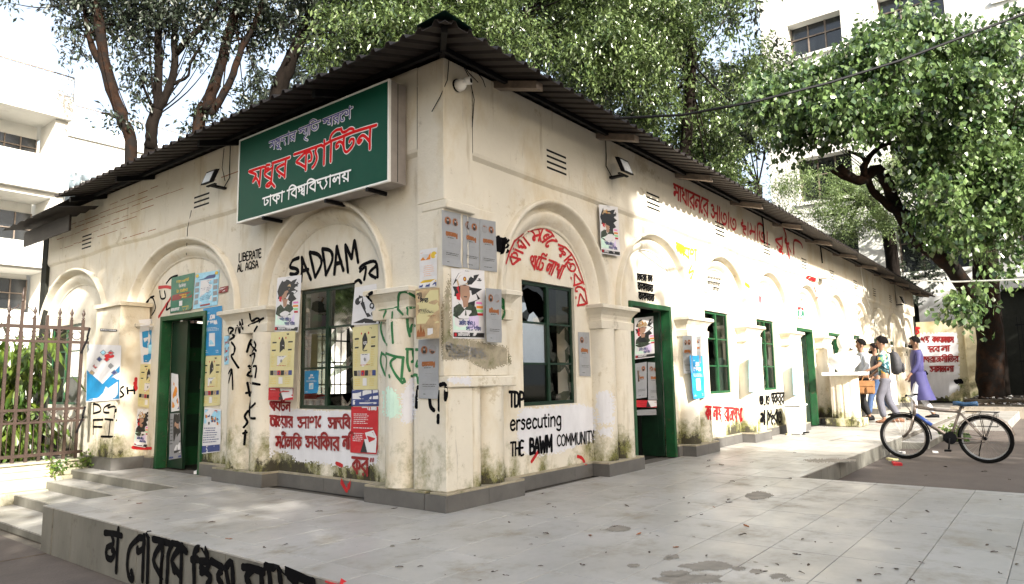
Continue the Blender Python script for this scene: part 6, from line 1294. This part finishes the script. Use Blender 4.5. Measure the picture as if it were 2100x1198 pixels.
for p_, c_ in ((.55, (.30, .45, .50)), (.66, (.60, .36, .06)), (.74, (.55, .58, .52)), (.82, (.02, .10, .12))): q = e_.new(p_); q.color = (*c_, 1)
L_.new(rp.outputs[0], b__.inputs['Base Color']); b__.inputs['Roughness'].default_value = .8
LF = math.atan2(-(-.62), .78)            # facing image-left
def K_(kl, al, kr, ar, el, wl, er, wr, **k): return dict(kneeL=kl, ankL=al, kneeR=kr, ankR=ar, elbL=el, wriL=wl, elbR=er, wriR=wr, **k)
p1 = person((17.45, 3.60, 0), LF - .1, 'man in white shirt and black trousers walking behind the pedestal', K_((-.09, .10, .50), (-.09, -.02, .09), (.09, .12, .48), (.09, -.08, .10), (-.24, .0, 1.16), (-.22, .16, .96), (.24, .0, 1.16), (.22, .14, .95)), topm=shirtw, botm=blackt, scale=1.04)
p2 = person((18.35, 3.50, 0), LF - .2, 'bearded man in blue jeans striding between the two other men', K_((-.09, .20, .50), (-.09, .26, .09), (.09, -.06, .50), (.09, -.36, .14), (-.24, .0, 1.16), (-.22, .16, .96), (.24, .0, 1.16), (.22, .14, .95)), topm=mat('dark_shirt', (.05, .05, .06), .8, var=.1), botm=jeans, scale=1.0, beard=True)
p3 = person((16.85, 3.06, 0), LF - .45, 'young man in floral shirt and grey trousers carrying a black backpack', K_((-.10, .14, .50), (-.10, .08, .08), (.10, -.02, .50), (.10, -.20, .09), (-.27, .10, 1.18), (-.25, .34, 1.06), (.26, .02, 1.16), (.24, .18, 1.02), sleeve=.85, baggy=1.15), hair='curly', topm=fl, botm=greyt, scale=1.04, shoe=mat('brown_sandal', (.16, .07, .035), .7))
p4 = person((18.15, 2.62, 0), LF - .25, 'bearded man in long violet tunic walking at the platform edge', K_((-.09, .14, .50), (-.09, .16, .08), (.09, -.05, .50), (.09, -.26, .12), (-.22, .05, 1.16), (-.20, .20, .96), (.25, -.08, 1.16), (.24, .05, .93)), top='kurta', topm=kurta, botm=whitet, scale=1.06, beard=True)
# backpack on the third man, satchel in his hand
M['packm'] = mat('backpack_cloth', (.035, .035, .04), .7, var=.3, scale=12)
bp = thing('backpack', (16.85, 3.06, 1.0), 'large black backpack with a small red label on the floral shirted man', 'backpack'); bp.rotation_euler = (0, 0, LF - .45)
def loc_mesh(m, nm, mt, par, smooth=False, bev=0):
    me = m.mesh(nm, mt, Vector((0, 0, 0)), smooth)
    if bev:
        bm = bmesh.new(); bm.from_mesh(me); bmesh.ops.bevel(bm, geom=bm.edges, offset=bev, segments=3, affect='EDGES'); bm.to_mesh(me); bm.free()
    return link(bpy.data.objects.new(nm, me), par)
m = MB(); m.loft([[(x * w, -.13 + y * d_, z) for x, y in ((-1, 0), (1, 0), (1, -1), (-1, -1))] for z, w, d_ in ((.02, .16, .17), (.20, .18, .22), (.42, .17, .18), (.53, .12, .10))]); loc_mesh(m, 'bag', M['packm'], bp, True, .035)
m = MB(); m.loft([[(x * w, -.33 + y * d_, z) for x, y in ((-1, 0), (1, 0), (1, -1), (-1, -1))] for z, w, d_ in ((.05, .12, .04), (.18, .14, .06), (.27, .13, .04))]); loc_mesh(m, 'front_pocket', M['packm'], bp, True, .02)
m = MB(); m.box(-.05, .04, -.402, -.398, .10, .125); loc_mesh(m, 'label_patch', M['pred'], bp)
for s_ in (-1, 1): m = MB(); m.tube([(s_ * .10, -.13, .48), (s_ * .12, -.02, .52), (s_ * .12, .13, .42), (s_ * .14, .12, .25), (s_ * .16, -.10, .10)], .018, 6, flat=.5); loc_mesh(m, 'strap', M['black'], bp)
st_ = thing('satchel', (16.85, 3.06, 0), 'tan leather satchel with two front pockets held in the hand', 'bag'); st_.rotation_euler = (0, 0, LF - .45)
M['leather'] = mat('tan_leather', (.27, .13, .05), .5, var=.2, scale=10)
m = MB(); m.box(-.30, -.21, .22, .60, .62, .90); loc_mesh(m, 'bag', M['leather'], st_, False, .02)
m = MB(); m.box(-.315, -.305, .215, .605, .78, .905); loc_mesh(m, 'flap', M['leather'], st_, False, .003)
for a in (.25, .43): m = MB(); m.box(-.335, -.30, a, a + .14, .64, .77); loc_mesh(m, 'pocket', M['leather'], st_, False, .01)
m = MB(); m.tube([(-.25, .30, .90), (-.25, .33, .98), (-.25, .42, .99), (-.25, .46, .90)], .012, 6); loc_mesh(m, 'handle', M['leather'], st_)
# ================================================================ small litter
def lit(x, y, z, mt, sz, label, cat, h=.03, rot=.4, nm='paper_scrap'):
    m = MB(); c, s_ = math.cos(rot), math.sin(rot); P = [(x + a * c - b * s_, y + a * s_ + b * c) for a, b in ((-sz, -sz * .6), (sz, -sz * .6), (sz, sz * .6), (-sz, sz * .6))]
    m.add([(*p, z) for p in P] + [(*p, z + h * k_) for p, k_ in zip(P, (1, .8, 1.2, .9))], [(0, 3, 2, 1), (4, 5, 6, 7), (0, 1, 5, 4), (1, 2, 6, 5), (2, 3, 7, 6), (3, 0, 4, 7)]); return one(nm, M[mt], m, label, cat)
lit(10.95, 1.93, -.199, 'pred', .09, 'squashed red packet by the front wheel', 'packet', .035, .3, 'red_packet'); lit(11.2, 2.03, -.16, 'pyel', .07, 'yellow paper lying on the red packet', 'paper', .02, .9)
lit(11.5, 2.1, -.199, 'pyel', .06, 'yellow paper scrap behind the front wheel spokes', 'paper', .03, .2); lit(12.2, 2.08, -.199, 'white', .05, 'crumpled white cup lying inside the front wheel view', 'cup', .06, 1, 'paper_cup'); lit(12.9, 1.72, -.199, 'white', .06, 'white plastic scrap by the lower step', 'scrap', .02, .2, 'plastic_scrap')
for (px, py, lb) in ((403, 972, 'crumpled white paper by the short side door'),):
    q = at(px, py, 2, 0); lit(q.x, q.y, .001, 'paper', .03, lb, 'paper', .035, .5)
q = at(1617, 892, 2, 0); lit(q.x, q.y, .001, 'pyel', .06, 'yellow wrapper on the floor beside the bin', 'wrapper', .02, .5, 'wrapper')
# fallen leaves and twigs
rg = random.Random(11); LM = []
for v in range(4):
    m = MB(); n = 6; pts = []
    for i in range(n + 1): u = i / n; w = .016 * math.sin(math.pi * u) ** .8; c_ = .006 * math.sin(u * 3 + v); pts.append([(u * .075 - .037, -w, .003 + c_ + .006 * rg.random()), (u * .075 - .037, 0, .002 + c_), (u * .075 - .037, w, .003 + c_ + .008 * rg.random())])
    m.loft(pts, False, False); LM.append(m.mesh('leaf', M['leafdry'] if v != 2 else M['pbrown']))
nl = 0; tries = 0
while nl < 105 and tries < 4000:
    tries += 1; px, py = rg.uniform(0, 2100), rg.uniform(870, 1198); lv = rg.random()
    q = at(px, py, 2, 0); onp = (2.6 < q.x < 7.5 and -1 < q.y < 3.9) or (2.6 < q.x < 4.1 and q.y < 7.2) or (7.6 < q.x < 22 and 2.4 < q.y < 3.8) or (3.75 < q.x < 4.1 and q.y < 9.4)
    if not onp:
        q = at(px, py, 2, -.2)
        if not (8 < q.x < 22 and q.y < 1.8): continue
    if not onp and (not (8 < q.x < 22)): continue
    o = bpy.data.objects.new('fallen_leaf', LM[rg.choice([0, 1, 3, 0, 1, 3, 2])]); COL.objects.link(o); o.location = (q.x, q.y, q.z + .001); o.rotation_euler = (rg.uniform(-.1, .1), rg.uniform(-.1, .1), rg.uniform(0, 6.28)); s_ = rg.uniform(.25, .8) * (1 if q.x < 7 else 1.4); o.scale = (s_, s_, s_)
    tag(o, 'small dry curled leaf lying flat on the paving', 'leaf', 'fallen leaves scattered on the paving'); nl += 1
# ================================================================ trees
def leaves(name, centers, n, size, mt, parent, seed=1, twig=26, spread=.38, droop=.25, aspect=.42, squash=.8, fold=.35):
    """leaf-sized faces grouped on twigs spread through blobs [(centre, radius)]"""
    r = np.random.default_rng(seed); C_ = np.array([list(c) for c, _ in centers]); Rr = np.array([q for _, q in centers]); nt = max(1, n // twig)
    pr = Rr ** 2 / (Rr ** 2).sum(); idx = r.choice(len(C_), nt, p=pr); d = r.normal(size=(nt, 3)); d /= np.linalg.norm(d, axis=1)[:, None]
    rad = Rr[idx] * (r.random(nt) ** .45) * (1 + .18 * r.normal(size=nt)); T = C_[idx] + d * rad[:, None] * np.array([1, 1, squash])
    tdir = d * .8 + r.normal(size=(nt, 3)) * .6 + np.array([0, 0, -droop]); tdir /= np.linalg.norm(tdir, axis=1)[:, None]
    k = np.repeat(np.arange(nt), twig); N = len(k); along = r.uniform(-1, 1, N) * spread; P = T[k] + tdir[k] * along[:, None] + r.normal(size=(N, 3)) * spread * .30
    L = tdir[k] * .5 + r.normal(size=(N, 3)) * .7 + np.array([0, 0, -droop * 1.6]); L /= np.linalg.norm(L, axis=1)[:, None]
    nn = r.normal(size=(N, 3)) * .55 + np.array([0, 0, 1.0]); W_ = np.cross(L, nn); W_ /= np.linalg.norm(W_, axis=1)[:, None] + 1e-9; U = np.cross(W_, L)
    s = size * r.uniform(.65, 1.3, N)[:, None]; V = np.empty((N, 4, 3)); V[:, 0] = P; V[:, 1] = P + L * s * .5 + W_ * s * aspect / 2 + U * s * aspect * fold * .5; V[:, 2] = P + L * s; V[:, 3] = P + L * s * .5 - W_ * s * aspect / 2 + U * s * aspect * fold * .5
    org = np.array(list(wloc(parent))) if parent is not None else np.zeros(3); V -= org
    me = bpy.data.meshes.new(name); me.vertices.add(N * 4); me.vertices.foreach_set('co', V.reshape(-1).astype(np.float32))
    b = np.arange(N)[:, None] * 4; tri = np.concatenate([b + np.array([[0, 1, 2]]), b + np.array([[0, 2, 3]])], 1).reshape(-1)
    me.loops.add(N * 6); me.loops.foreach_set('vertex_index', tri.astype(np.int32)); me.polygons.add(N * 2); me.polygons.foreach_set('loop_start', np.arange(N * 2, dtype=np.int32) * 3); me.materials.append(mt); me.update(calc_edges=True)
    return link(bpy.data.objects.new(name, me), parent)
def limb(pts, r0, r1, mt, parent, nm='branch', n=8, seed=0):
    rg = random.Random(seed + len(pts)); P = [Vector(p) for p in pts]; out = []; 
    for i in range(len(P) - 1):
        p0, p1, p2, p3 = P[max(i - 1, 0)], P[i], P[i + 1], P[min(i + 2, len(P) - 1)]
        for t in range(4):
            u = t / 4; out.append(.5 * (2 * p1 + (p2 - p0) * u + (2 * p0 - 5 * p1 + 4 * p2 - p3) * u * u + (3 * p1 - p0 - 3 * p2 + p3) * u ** 3) + Vector([rg.uniform(-1, 1) * r0 * .12 for _ in range(3)]))
    out.append(P[-1]); k = len(out); m = MB(); m.tube(out, [(r0 + (r1 - r0) * i / (k - 1)) * (1 + rg.uniform(-.07, .07)) for i in range(k)], n); return m.build(nm, M[mt], parent, smooth=True, recalc=False)
def tree(label, D, trunk, blobs, nleaf, size, leaf, bark='bark', group=None, branches=(), rt=(.3, .15), seed=1, extra=None, **k):
    """D depth in metres; trunk / branches / blobs given where they stand at that depth"""
    P = [AD(x, y, D + (0 if len(q) == 0 else q[0])) for x, y, *q in trunk]; base = Vector((P[0].x, P[0].y, -.3))
    t = thing('tree', base, label, 'tree', group)
    limb([base] + P, rt[0], rt[1], bark, t, 'trunk', 10, seed)
    for r0, r1, pts in branches: limb([AD(x, y, D + (q[0] if q else 0)) for x, y, *q in pts], r0, r1, bark, t, 'branch', 8, seed + 3)
    cs = [(AD(x, y, D + dz), r) for x, y, r, dz in blobs]; rg = random.Random(seed)
    for c, r in cs[:26]:
        a = P[-1].lerp(P[len(P) // 2], rg.random() * .6); limb([a, a.lerp(c, .55) + Vector((0, 0, -.2)), c], .028 * (D / 20), .008, bark, t, 'branch', 5, seed)
    leaves('crown', cs, nleaf, size, M[leaf], t, seed, **k); return t
def rblobs(x0, x1, y0, y1, n, r0, r1, dz, seed, test=None):
    rg = random.Random(seed); o = []
    while len(o) < n:
        x, y = rg.uniform(x0, x1), rg.uniform(y0, y1)
        if test and not test(x, y): continue
        o.append((x, y, rg.uniform(r0, r1), rg.uniform(-dz, dz)))
    return o
roofl = lambda x: 60 + abs(x - 925) * (.46 if x < 925 else .57)
# big sunlit trees behind the roof
tree('broad sunlit tree behind the roof over the signboard', 21, [(560, 260), (600, 120), (640, 20)], rblobs(520, 900, -60, 260, 30, .7, 1.5, 2.2, 1, lambda x, y: y < roofl(x) - 10 and (y > 330 - (x - 480) * 1.1 or x > 700)), 42000, .165, 'leafA', group='sunlit trees behind the canteen roof', seed=2, droop=.4)
tree('tallest sunlit tree directly behind the roof corner', 24, [(1050, 300), (1060, 150), (1080, 20)], rblobs(850, 1300, -80, 320, 42, .9, 1.8, 2.5, 3, lambda x, y: y < roofl(x) + 60), 60000, .17, 'leafA', group='sunlit trees behind the canteen roof', seed=4, droop=.4)
tree('sunlit tree behind the long roof with a dark lower edge', 25, [(1400, 420), (1410, 250), (1420, 80)], rblobs(1230, 1560, -80, 400, 40, .9, 1.7, 2.5, 5, lambda x, y: y < roofl(x) + 40 and y > -200), 58000, .17, 'leafA', group='sunlit trees behind the canteen roof', seed=6, droop=.4)
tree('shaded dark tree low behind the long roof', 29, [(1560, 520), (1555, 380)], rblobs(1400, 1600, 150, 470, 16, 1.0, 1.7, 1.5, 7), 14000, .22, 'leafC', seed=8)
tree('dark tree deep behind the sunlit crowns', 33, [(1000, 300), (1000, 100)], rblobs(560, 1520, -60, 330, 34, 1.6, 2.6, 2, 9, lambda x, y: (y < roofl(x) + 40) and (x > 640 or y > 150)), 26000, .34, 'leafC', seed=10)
# trunks on the left against the sky
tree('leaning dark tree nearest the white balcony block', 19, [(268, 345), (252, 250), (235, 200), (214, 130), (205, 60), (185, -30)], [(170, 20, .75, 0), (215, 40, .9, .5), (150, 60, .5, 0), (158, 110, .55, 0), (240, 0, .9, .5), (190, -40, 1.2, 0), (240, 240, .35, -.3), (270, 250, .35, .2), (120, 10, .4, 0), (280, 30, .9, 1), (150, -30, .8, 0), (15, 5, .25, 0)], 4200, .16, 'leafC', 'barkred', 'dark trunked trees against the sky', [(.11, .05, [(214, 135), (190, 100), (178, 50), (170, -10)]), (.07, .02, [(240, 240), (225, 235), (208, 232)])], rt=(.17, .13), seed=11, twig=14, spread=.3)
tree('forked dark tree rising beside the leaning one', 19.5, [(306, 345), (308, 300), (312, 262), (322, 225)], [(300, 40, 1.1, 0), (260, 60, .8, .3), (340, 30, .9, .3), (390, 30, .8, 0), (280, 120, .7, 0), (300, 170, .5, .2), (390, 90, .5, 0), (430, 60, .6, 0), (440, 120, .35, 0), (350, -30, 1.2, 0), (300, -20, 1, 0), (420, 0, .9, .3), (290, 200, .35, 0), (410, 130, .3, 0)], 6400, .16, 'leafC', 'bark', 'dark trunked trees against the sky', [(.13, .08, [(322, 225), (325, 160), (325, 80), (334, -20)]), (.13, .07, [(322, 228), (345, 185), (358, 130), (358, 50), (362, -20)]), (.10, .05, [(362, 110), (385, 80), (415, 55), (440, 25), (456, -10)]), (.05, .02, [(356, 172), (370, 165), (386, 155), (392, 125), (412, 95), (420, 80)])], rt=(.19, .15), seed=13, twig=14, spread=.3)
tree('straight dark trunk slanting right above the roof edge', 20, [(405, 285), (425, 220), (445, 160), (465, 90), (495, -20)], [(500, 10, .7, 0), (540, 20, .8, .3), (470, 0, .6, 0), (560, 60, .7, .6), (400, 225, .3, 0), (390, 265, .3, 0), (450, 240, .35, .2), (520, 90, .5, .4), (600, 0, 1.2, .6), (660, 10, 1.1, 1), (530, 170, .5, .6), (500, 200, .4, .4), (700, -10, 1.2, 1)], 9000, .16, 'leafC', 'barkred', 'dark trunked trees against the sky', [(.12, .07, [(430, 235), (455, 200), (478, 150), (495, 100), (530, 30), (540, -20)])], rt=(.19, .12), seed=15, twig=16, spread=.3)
# pale feathery tree and bodhi-like tree on the right
tree('pale feathery tree in front of the white tower', 27, [(1830, 520), (1800, 430), (1760, 400)], rblobs(1610, 1860, 340, 470, 26, .5, 1.0, 1.2, 17, lambda x, y: abs(x - 1740) < 90 + (y - 330)), 26000, .11, 'leafD', seed=18, twig=34, spread=.35, aspect=.3)
rt_blobs = rblobs(1560, 2100, 40, 330, 74, .40, .85, 1.6, 21, lambda x, y: y > 150 - (x - 1560) * .30 + (20 if x < 1700 else 0) and not (1750 < x < 1830 and 250 < y < 320) and not (1640 < x < 1750 and 290 < y < 420) and y < 330 - (0 if x > 1830 else 60)) + rblobs(1850, 2110, 320, 500, 22, .45, .9, 1.4, 22, lambda x, y: y < 420 + (x - 1840) * .5) + [(1600, 330, .3, 0), (1610, 290, .4, 0), (1960, 620, .35, -2), (1985, 650, .30, -2), (2010, 600, .25, -2), (2050, 560, .4, -1), (2080, 520, .5, -1), (2085, 440, .6, -1)]
tree('large broad leaved tree spreading over the right side', 17.5, [(2032, 800, 5), (2030, 700, 5), (2022, 600, 4), (2020, 500, 3), (2028, 400, 1.5)], rt_blobs, 44000, .155, 'leafB', 'barkred', branches=[(.24, .10, [(2015, 640, 4), (1960, 560, 3), (1930, 530, 2), (1870, 480, 1.5), (1830, 400, 1), (1800, 350, .5), (1762, 372, 0), (1720, 340, 0)]), (.20, .07, [(2018, 520, 3), (1960, 480, 2), (1900, 460, 1.5), (1860, 440, 1), (1820, 420, 1), (1790, 390, .5), (1768, 340, 0)]), (.09, .04, [(1770, 360, 0), (1778, 330, 0), (1800, 305, 0), (1835, 290, 0)]), (.07, .03, [(1778, 332, 0), (1765, 320, 0), (1740, 310, 0)]), (.15, .08, [(2025, 420, 2), (1990, 330, 1), (1975, 290, .5), (2000, 250, 0)]), (.12, .05, [(1985, 350, 1), (1960, 320, 1), (1940, 310, .5)]), (.08, .04, [(1762, 372, 0), (1735, 366, 0), (1705, 350, 0)])], rt=(.42, .30), seed=23, twig=12, spread=.30, aspect=.72, droop=.8, fold=.2)
tree('dark foliage mass over the shed on the far right', 30, [(2090, 560), (2080, 430)], rblobs(1850, 2140, 400, 690, 34, .9, 1.5, 1.5, 25), 20000, .24, 'leafC', seed=26)
# fan palm glimpsed in the big tree
pm = AD(2010, 300, 24); pt = thing('palm_tree', (pm.x, pm.y, -.3), 'fan palm with pale fronds showing through the broad leaved tree', 'palm')
limb([(pm.x, pm.y, -.3), (pm.x + .1, pm.y, pm.z * .5), pm], .16, .12, 'bark', pt, 'trunk')
for i in range(11):
    a = 2 * math.pi * i / 11; d = Vector((math.cos(a), math.sin(a), .35 * math.sin(i * 2.1) + .1)).normalized(); c = pm + d * 1.0; m = MB(); w = d.cross(Vector((0, 0, 1))).normalized(); u_ = w.cross(d)
    for q in range(15):
        t_ = R(-75 + 150 * q / 14); e = d * math.cos(t_) + w * math.sin(t_); e2 = c + e * 1.05 + Vector((0, 0, -.22)); m.add([c, c + e * .6 + w * .035, e2, c + e * .6 - w * .035 + u_ * .03], [(0, 1, 2), (0, 2, 3)])
    m.tube([pm, c], .015, 4); m.build('frond', M['leafD'], pt, recalc=False)
# shrubs beyond the fence
def shrub(x, y, h, n, size, mt, label, seed, nm='shrub', w=.55):
    t = thing(nm, (x, y, -.4), label, 'shrub', 'shrubs beyond the iron fence'); m = MB()
    for i in range(5): m.tube([(x, y, -.4), (x + .15 * math.cos(i * 1.3), y + .1 * math.sin(i * 1.3), h * .5), (x + .4 * math.cos(i * 1.3), y + .3 * math.sin(i * 1.3), h)], .02, 5)
    m.build('stem', M['bark'], t, recalc=False)
    leaves('foliage', [(Vector((x + .25 * w * math.cos(q), y + .2 * math.sin(q * 2), z)), w) for q, z in enumerate(np.linspace(-.1, h, 6))], n, size, M[mt], t, seed, twig=10, spread=.25, aspect=.26, droop=.9)
shrub(3.35, 11.6, 1.35, 1500, .30, 'leafE', 'shrub with long yellow green leaves right behind the fence', 31); shrub(2.75, 11.9, 1.5, 1500, .30, 'leafE', 'shrub with long leaves at the left picture edge', 32); shrub(3.1, 12.6, 1.4, 1500, .26, 'leafC', 'dark shrub behind the two brighter ones', 33); shrub(3.75, 12.9, .5, 500, .14, 'leafE', 'low shrub near the fenced window', 34, w=.3); shrub(2.1, 12.3, 1.6, 1400, .28, 'leafC', 'dark shrub further left beyond the fence', 35)
for i, (x, y, z, n) in enumerate(((3.86, 10.15, .05, 200), (3.5, 10.12, .02, 120), (15.2, 1.7, -.1, 260), (4.12, 4.10, .15, 0))):
    if n: t = thing('weed', (x, y, z - .05), ['small weeds at the foot of the white pillar', 'tuft of weeds on the fence base wall', 'green weed growing in the step corner behind the bicycle'][i], 'weed'); leaves('foliage', [(Vector((x, y, z + .05)), .12 if i < 2 else .22)], n, .06 if i < 2 else .10, M['leafE'], t, 40 + i, twig=5, spread=.08)
# trees behind the camera shading the forecourt; others added unseen for shade and reflections
def shade_tree(label, x, y, blobs, n, size, seed):
    t = thing('tree', (x, y, -.4), label, 'tree', 'shade trees behind the viewer'); limb([(x, y, -.4), (x + .2, y, 3), (x, y, 6)], .35, .22, 'bark', t, 'trunk')
    leaves('crown', [(Vector(c), r) for c, r in blobs], n, size, M['leafA'], t, seed, twig=16, spread=.45, aspect=.6)
rg = random.Random(77)
def along(pt, t): return Vector(pt) + SUN * t
bl = []
for i in range(430):
    # cover the shade seen on the forecourt, the corner and the short wall
    u = rg.random()
    if u < .32: p = (rg.uniform(2.0, 9.2), rg.uniform(-2, 4.0), 0)
    elif u < .44: p = (rg.uniform(-1.0, 3.6), rg.uniform(2, 10.2), -.4)
    elif u < .48: p = (rg.uniform(6.6, 8.5), 4.0, rg.uniform(0, 1.9))
    elif u < .68: p = (rg.uniform(4.2, 6.6), 4.0, rg.uniform(0, 4.6))
    elif u < .90: p = (4.2, rg.uniform(4, 9.0), rg.uniform(.2, 4.6))
    else: p = (rg.uniform(7.6, 15), rg.uniform(-2, 1.3), 0)
    bl.append((along(p, rg.uniform(15, 19)), rg.uniform(.7, 1.15)))
bl1 = [b for b in bl if b[0].x < .3]; bl2 = [b for b in bl if b[0].x >= .3]
shade_tree('wide shade tree behind the viewer to the left', -2.5, -10, bl1, 26000, .30, 51); shade_tree('wide shade tree behind the viewer to the right', 4.5, -11.5, bl2, 26000, .30, 52)
bl3 = []
for i in range(150):
    u = rg.random()
    p = (rg.uniform(23, 36), rg.uniform(-6, 1.9), rg.uniform(0, 5)) if u < .75 else (rg.uniform(30, 36), rg.uniform(1, 4.5), rg.uniform(0, 5))
    bl3.append((along(p, rg.uniform(12, 17)), rg.uniform(.8, 1.3)))
shade_tree('wide roadside shade tree off to the right', 20, -13, bl3, 20000, .34, 53)  # out of view, added to darken the verge, gate and shed
bl4 = [(Vector((-9 + rg.uniform(-2, 2), rg.uniform(0, 22), rg.uniform(1, 6.5))), rg.uniform(.9, 1.5)) for i in range(60)]
shade_tree('low dense trees on the open side left of the viewer', -9, 9, bl4, 16000, .34, 54)  # out of view, added as greenery for the left window panes to reflect
bl5 = [(Vector((rg.uniform(0, 24), -16.5 + rg.uniform(-1.5, 1.5), rg.uniform(.8, 6.0))), rg.uniform(1.0, 1.6)) for i in range(90)]
shade_tree('low dense row of trees across the road behind the viewer', 10, -17, bl5, 26000, .36, 55)  # unseen low crowns added so the long side panes mirror green, not sky
# ================================================================ buildings behind
lb = thing('balcony_block', (4, 22, -.4), 'white apartment like block with deep balconies and roof railing on the left', 'building')
def bx(par, nm, mt, x0, x1, y0, y1, z0, z1): m = MB(); m.box(x0, x1, y0, y1, z0, z1); return m.build(nm, M[mt], par)
bx(lb, 'wall', 'bldg', -14, 7.0, 23.4, 34, -.4, 8.9); bx(lb, 'roof_slab', 'bldg', -14, 7.45, 22.0, 34, 8.75, 9.45); bx(lb, 'balcony_parapet', 'bldg', -14, 7.45, 22.0, 22.2, 6.55, 7.55)
bx(lb, 'balcony_floor', 'bldg', -14, 7.4, 22.2, 23.39, 6.4, 6.6); bx(lb, 'balcony_parapet', 'bldg', -14, 7.45, 22.0, 22.2, 5.0 - .55, 5.0 - .45 + .5); bx(lb, 'balcony_floor', 'bldg', -14, 7.4, 22.2, 23.39, 4.3, 4.44)
bx(lb, 'balcony_floor', 'bldg', -14, 7.4, 22.2, 23.39, 2.9, 3.1); bx(lb, 'lower_wall', 'bldg', -14, 7.45, 22.0, 22.2, -.4, 3.0)
for x in (7.25, 4.4, 1.5, -1.5): bx(lb, 'column', 'bldg', x - .16, x + .16, 22.2, 23.39, 7.56, 8.74); bx(lb, 'column', 'bldg', x - .16, x + .16, 22.2, 23.39, 4.96, 6.39); bx(lb, 'column', 'bldg', x - .16, x + .16, 22.2, 23.39, 3.1, 4.29)
for z0, z1 in ((7.75, 8.35), (5.1, 6.1), (3.3, 4.15)):
    for x in (-1.2, 1.7, 4.6):
        f = bx(lb, 'window', 'winglass', x, x + 2.4, 23.34, 23.39, z0, z1)
        for q in np.linspace(x, x + 2.37, 7): bx(f, 'window_bar', 'steel', q, q + .03, 23.31, 23.335, z0, z1)
        bx(f, 'window_bar', 'steel', x, x + 2.4, 23.30, 23.309, (z0 + z1) / 2, (z0 + z1) / 2 + .03)
for z in (3.45, 3.7, 3.95): bx(lb, 'louvre_rail', 'white', 4.6, 7.4, 22.02, 22.1, z + .9, z + 1.0)
rl = MB()
def railing(par, x0, x1, y, z, h, step=.16):
    for zz in (z + h, z + .12): bx(par, 'railing_rail', 'steel' if zz > z + .5 else 'white', x0, x1, y, y + .03, zz - .03, zz)
    m = MB(); x = x0
    while x < x1: m.box(x, x + .02, y + .005, y + .025, z, z + h - .03); x += step
    tag(m.build('railing_bars', M['white'], par), kind='stuff')
railing(lb, -2, 7.45, 22.05, 9.45, .62); bx(lb, 'railing_rail', 'white', 7.42, 7.45, 22.1, 26, 10.03, 10.07)
l2 = thing('rear_block', (10, 27, -.4), 'lower white block with barred pale windows behind the dark trunks', 'building')
bx(l2, 'wall', 'bldg', 8.7, 24, 27, 36, -.4, 9.9); bx(l2, 'parapet', 'bldg', 8.6, 24, 26.9, 27.1, 9.9, 10.3); railing(l2, 8.7, 20, 27.0, 10.3, .8)
for z0, z1 in ((7.2, 8.6), (4.6, 6.2)):
    for x in (9.0, 11.3, 13.6):
        f = bx(l2, 'window', 'palewin', x, x + 2.0, 26.93, 26.99, z0, z1); bx(f, 'sill', 'bldg', x - .1, x + 2.1, 26.85, 26.929, z0 - .1, z0)
        for i in range(8):
            for j in range(5):
                if (i + j) % 2: bx(f, 'grille_bar', 'white', x + i * .25, x + i * .25 + .03, 26.90, 26.925, z0 + j * (z1 - z0) / 5, z0 + (j + 1) * (z1 - z0) / 5)
                else: bx(f, 'grille_bar', 'white', x + i * .25, x + i * .25 + .25, 26.90, 26.925, z0 + j * (z1 - z0) / 5, z0 + j * (z1 - z0) / 5 + .03)
tw = thing('white_tower', (32, 4, -.4), 'tall white concrete tower with deep set dark windows behind the right tree', 'building')
TX = 33; s_ = TX / 32
def twb(nm, mt, y0, y1, z0, z1, x0, x1, par=tw): return bx(par, nm, mt, x0, x1, y0, y1, z0, z1)
rows = [(1.5, 3.6), (5.2, 7.3), (8.9, 11.0), (12.3, 14.4), (15.9, 17.6), (19.4, 21.2)]; wys = [(6.6, 8.95), (2.6, 5.1), (-1.6, .9), (-5.8, -3.3)]
edges_ = [10.2] + [v for a, b in wys for v in (b, a)] + [-9]
twb('core', 'bldg', -9, 10.2, -.4, 26, TX + .9, 46)
for i in range(0, len(edges_), 2): twb('wall_pier', 'bldg', edges_[i + 1], edges_[i], -.4, 26, TX, TX + .9)
for a, b in wys:
    zz = -.4
    for z0, z1 in rows:
        twb('spandrel', 'bldg', a + .001, b - .001, zz, z0, TX + .004, TX + .9); zz = z1
        f = twb('window', 'winglass', a, b, z0, z1, TX + .55, TX + .60)
        for q in (0, 1 / 3, 2 / 3, 1): twb('window_frame', 'steel', a + (b - a - .06) * q, a + (b - a - .06) * q + .06, z0, z1, TX + .50, TX + .549, f)
        twb('window_frame', 'steel', a, b, z0 + (z1 - z0) * .62, z0 + (z1 - z0) * .62 + .06, TX + .49, TX + .499, f)
        twb('sill', 'bldg', a - .1, b + .1, z0 - .12, z0 + .03, TX - .10, TX + .0, f)
    twb('spandrel', 'bldg', a + .001, b - .001, zz, 26, TX + .004, TX + .9)
for z in (4.3, 8.0, 11.6, 15.2, 18.6): twb('joint', 'bldg2', -9, 10.2, z, z + .03, TX - .004, TX + .003)
# ================================================================ overhead lines
m = MB(); A_ = at(1235, 243, 1, 3.45); E2 = Vector((8.0, -1.2, 4.75)); B1 = at(2100, 30, 0, 9.5); mid = at(1700, 200, 0, 7.9)
pts = []
for px, py, X_ in ((1258, 243, 6.05), (1400, 236, 6.5), (1550, 208, 7.0), (1700, 170, 7.5), (1850, 123, 8.0), (2000, 66, 8.5), (2110, 25, 8.9), (2400, -110, 9.8)): pts.append(at(px, py, 0, X_))
m.tube(pts, .014, 6); one('overhead_cable', M['black'], m, 'thick black cable rising from the eave to the upper right', 'cable')
m = MB(); m.tube([at(1868, 575, 0, 20), at(1960, 578, 0, 19), at(2110, 573, 0, 18)], .018, 5); one('thin_wire', M['white'], m, 'thin white wire running right from the far roof end', 'wire')
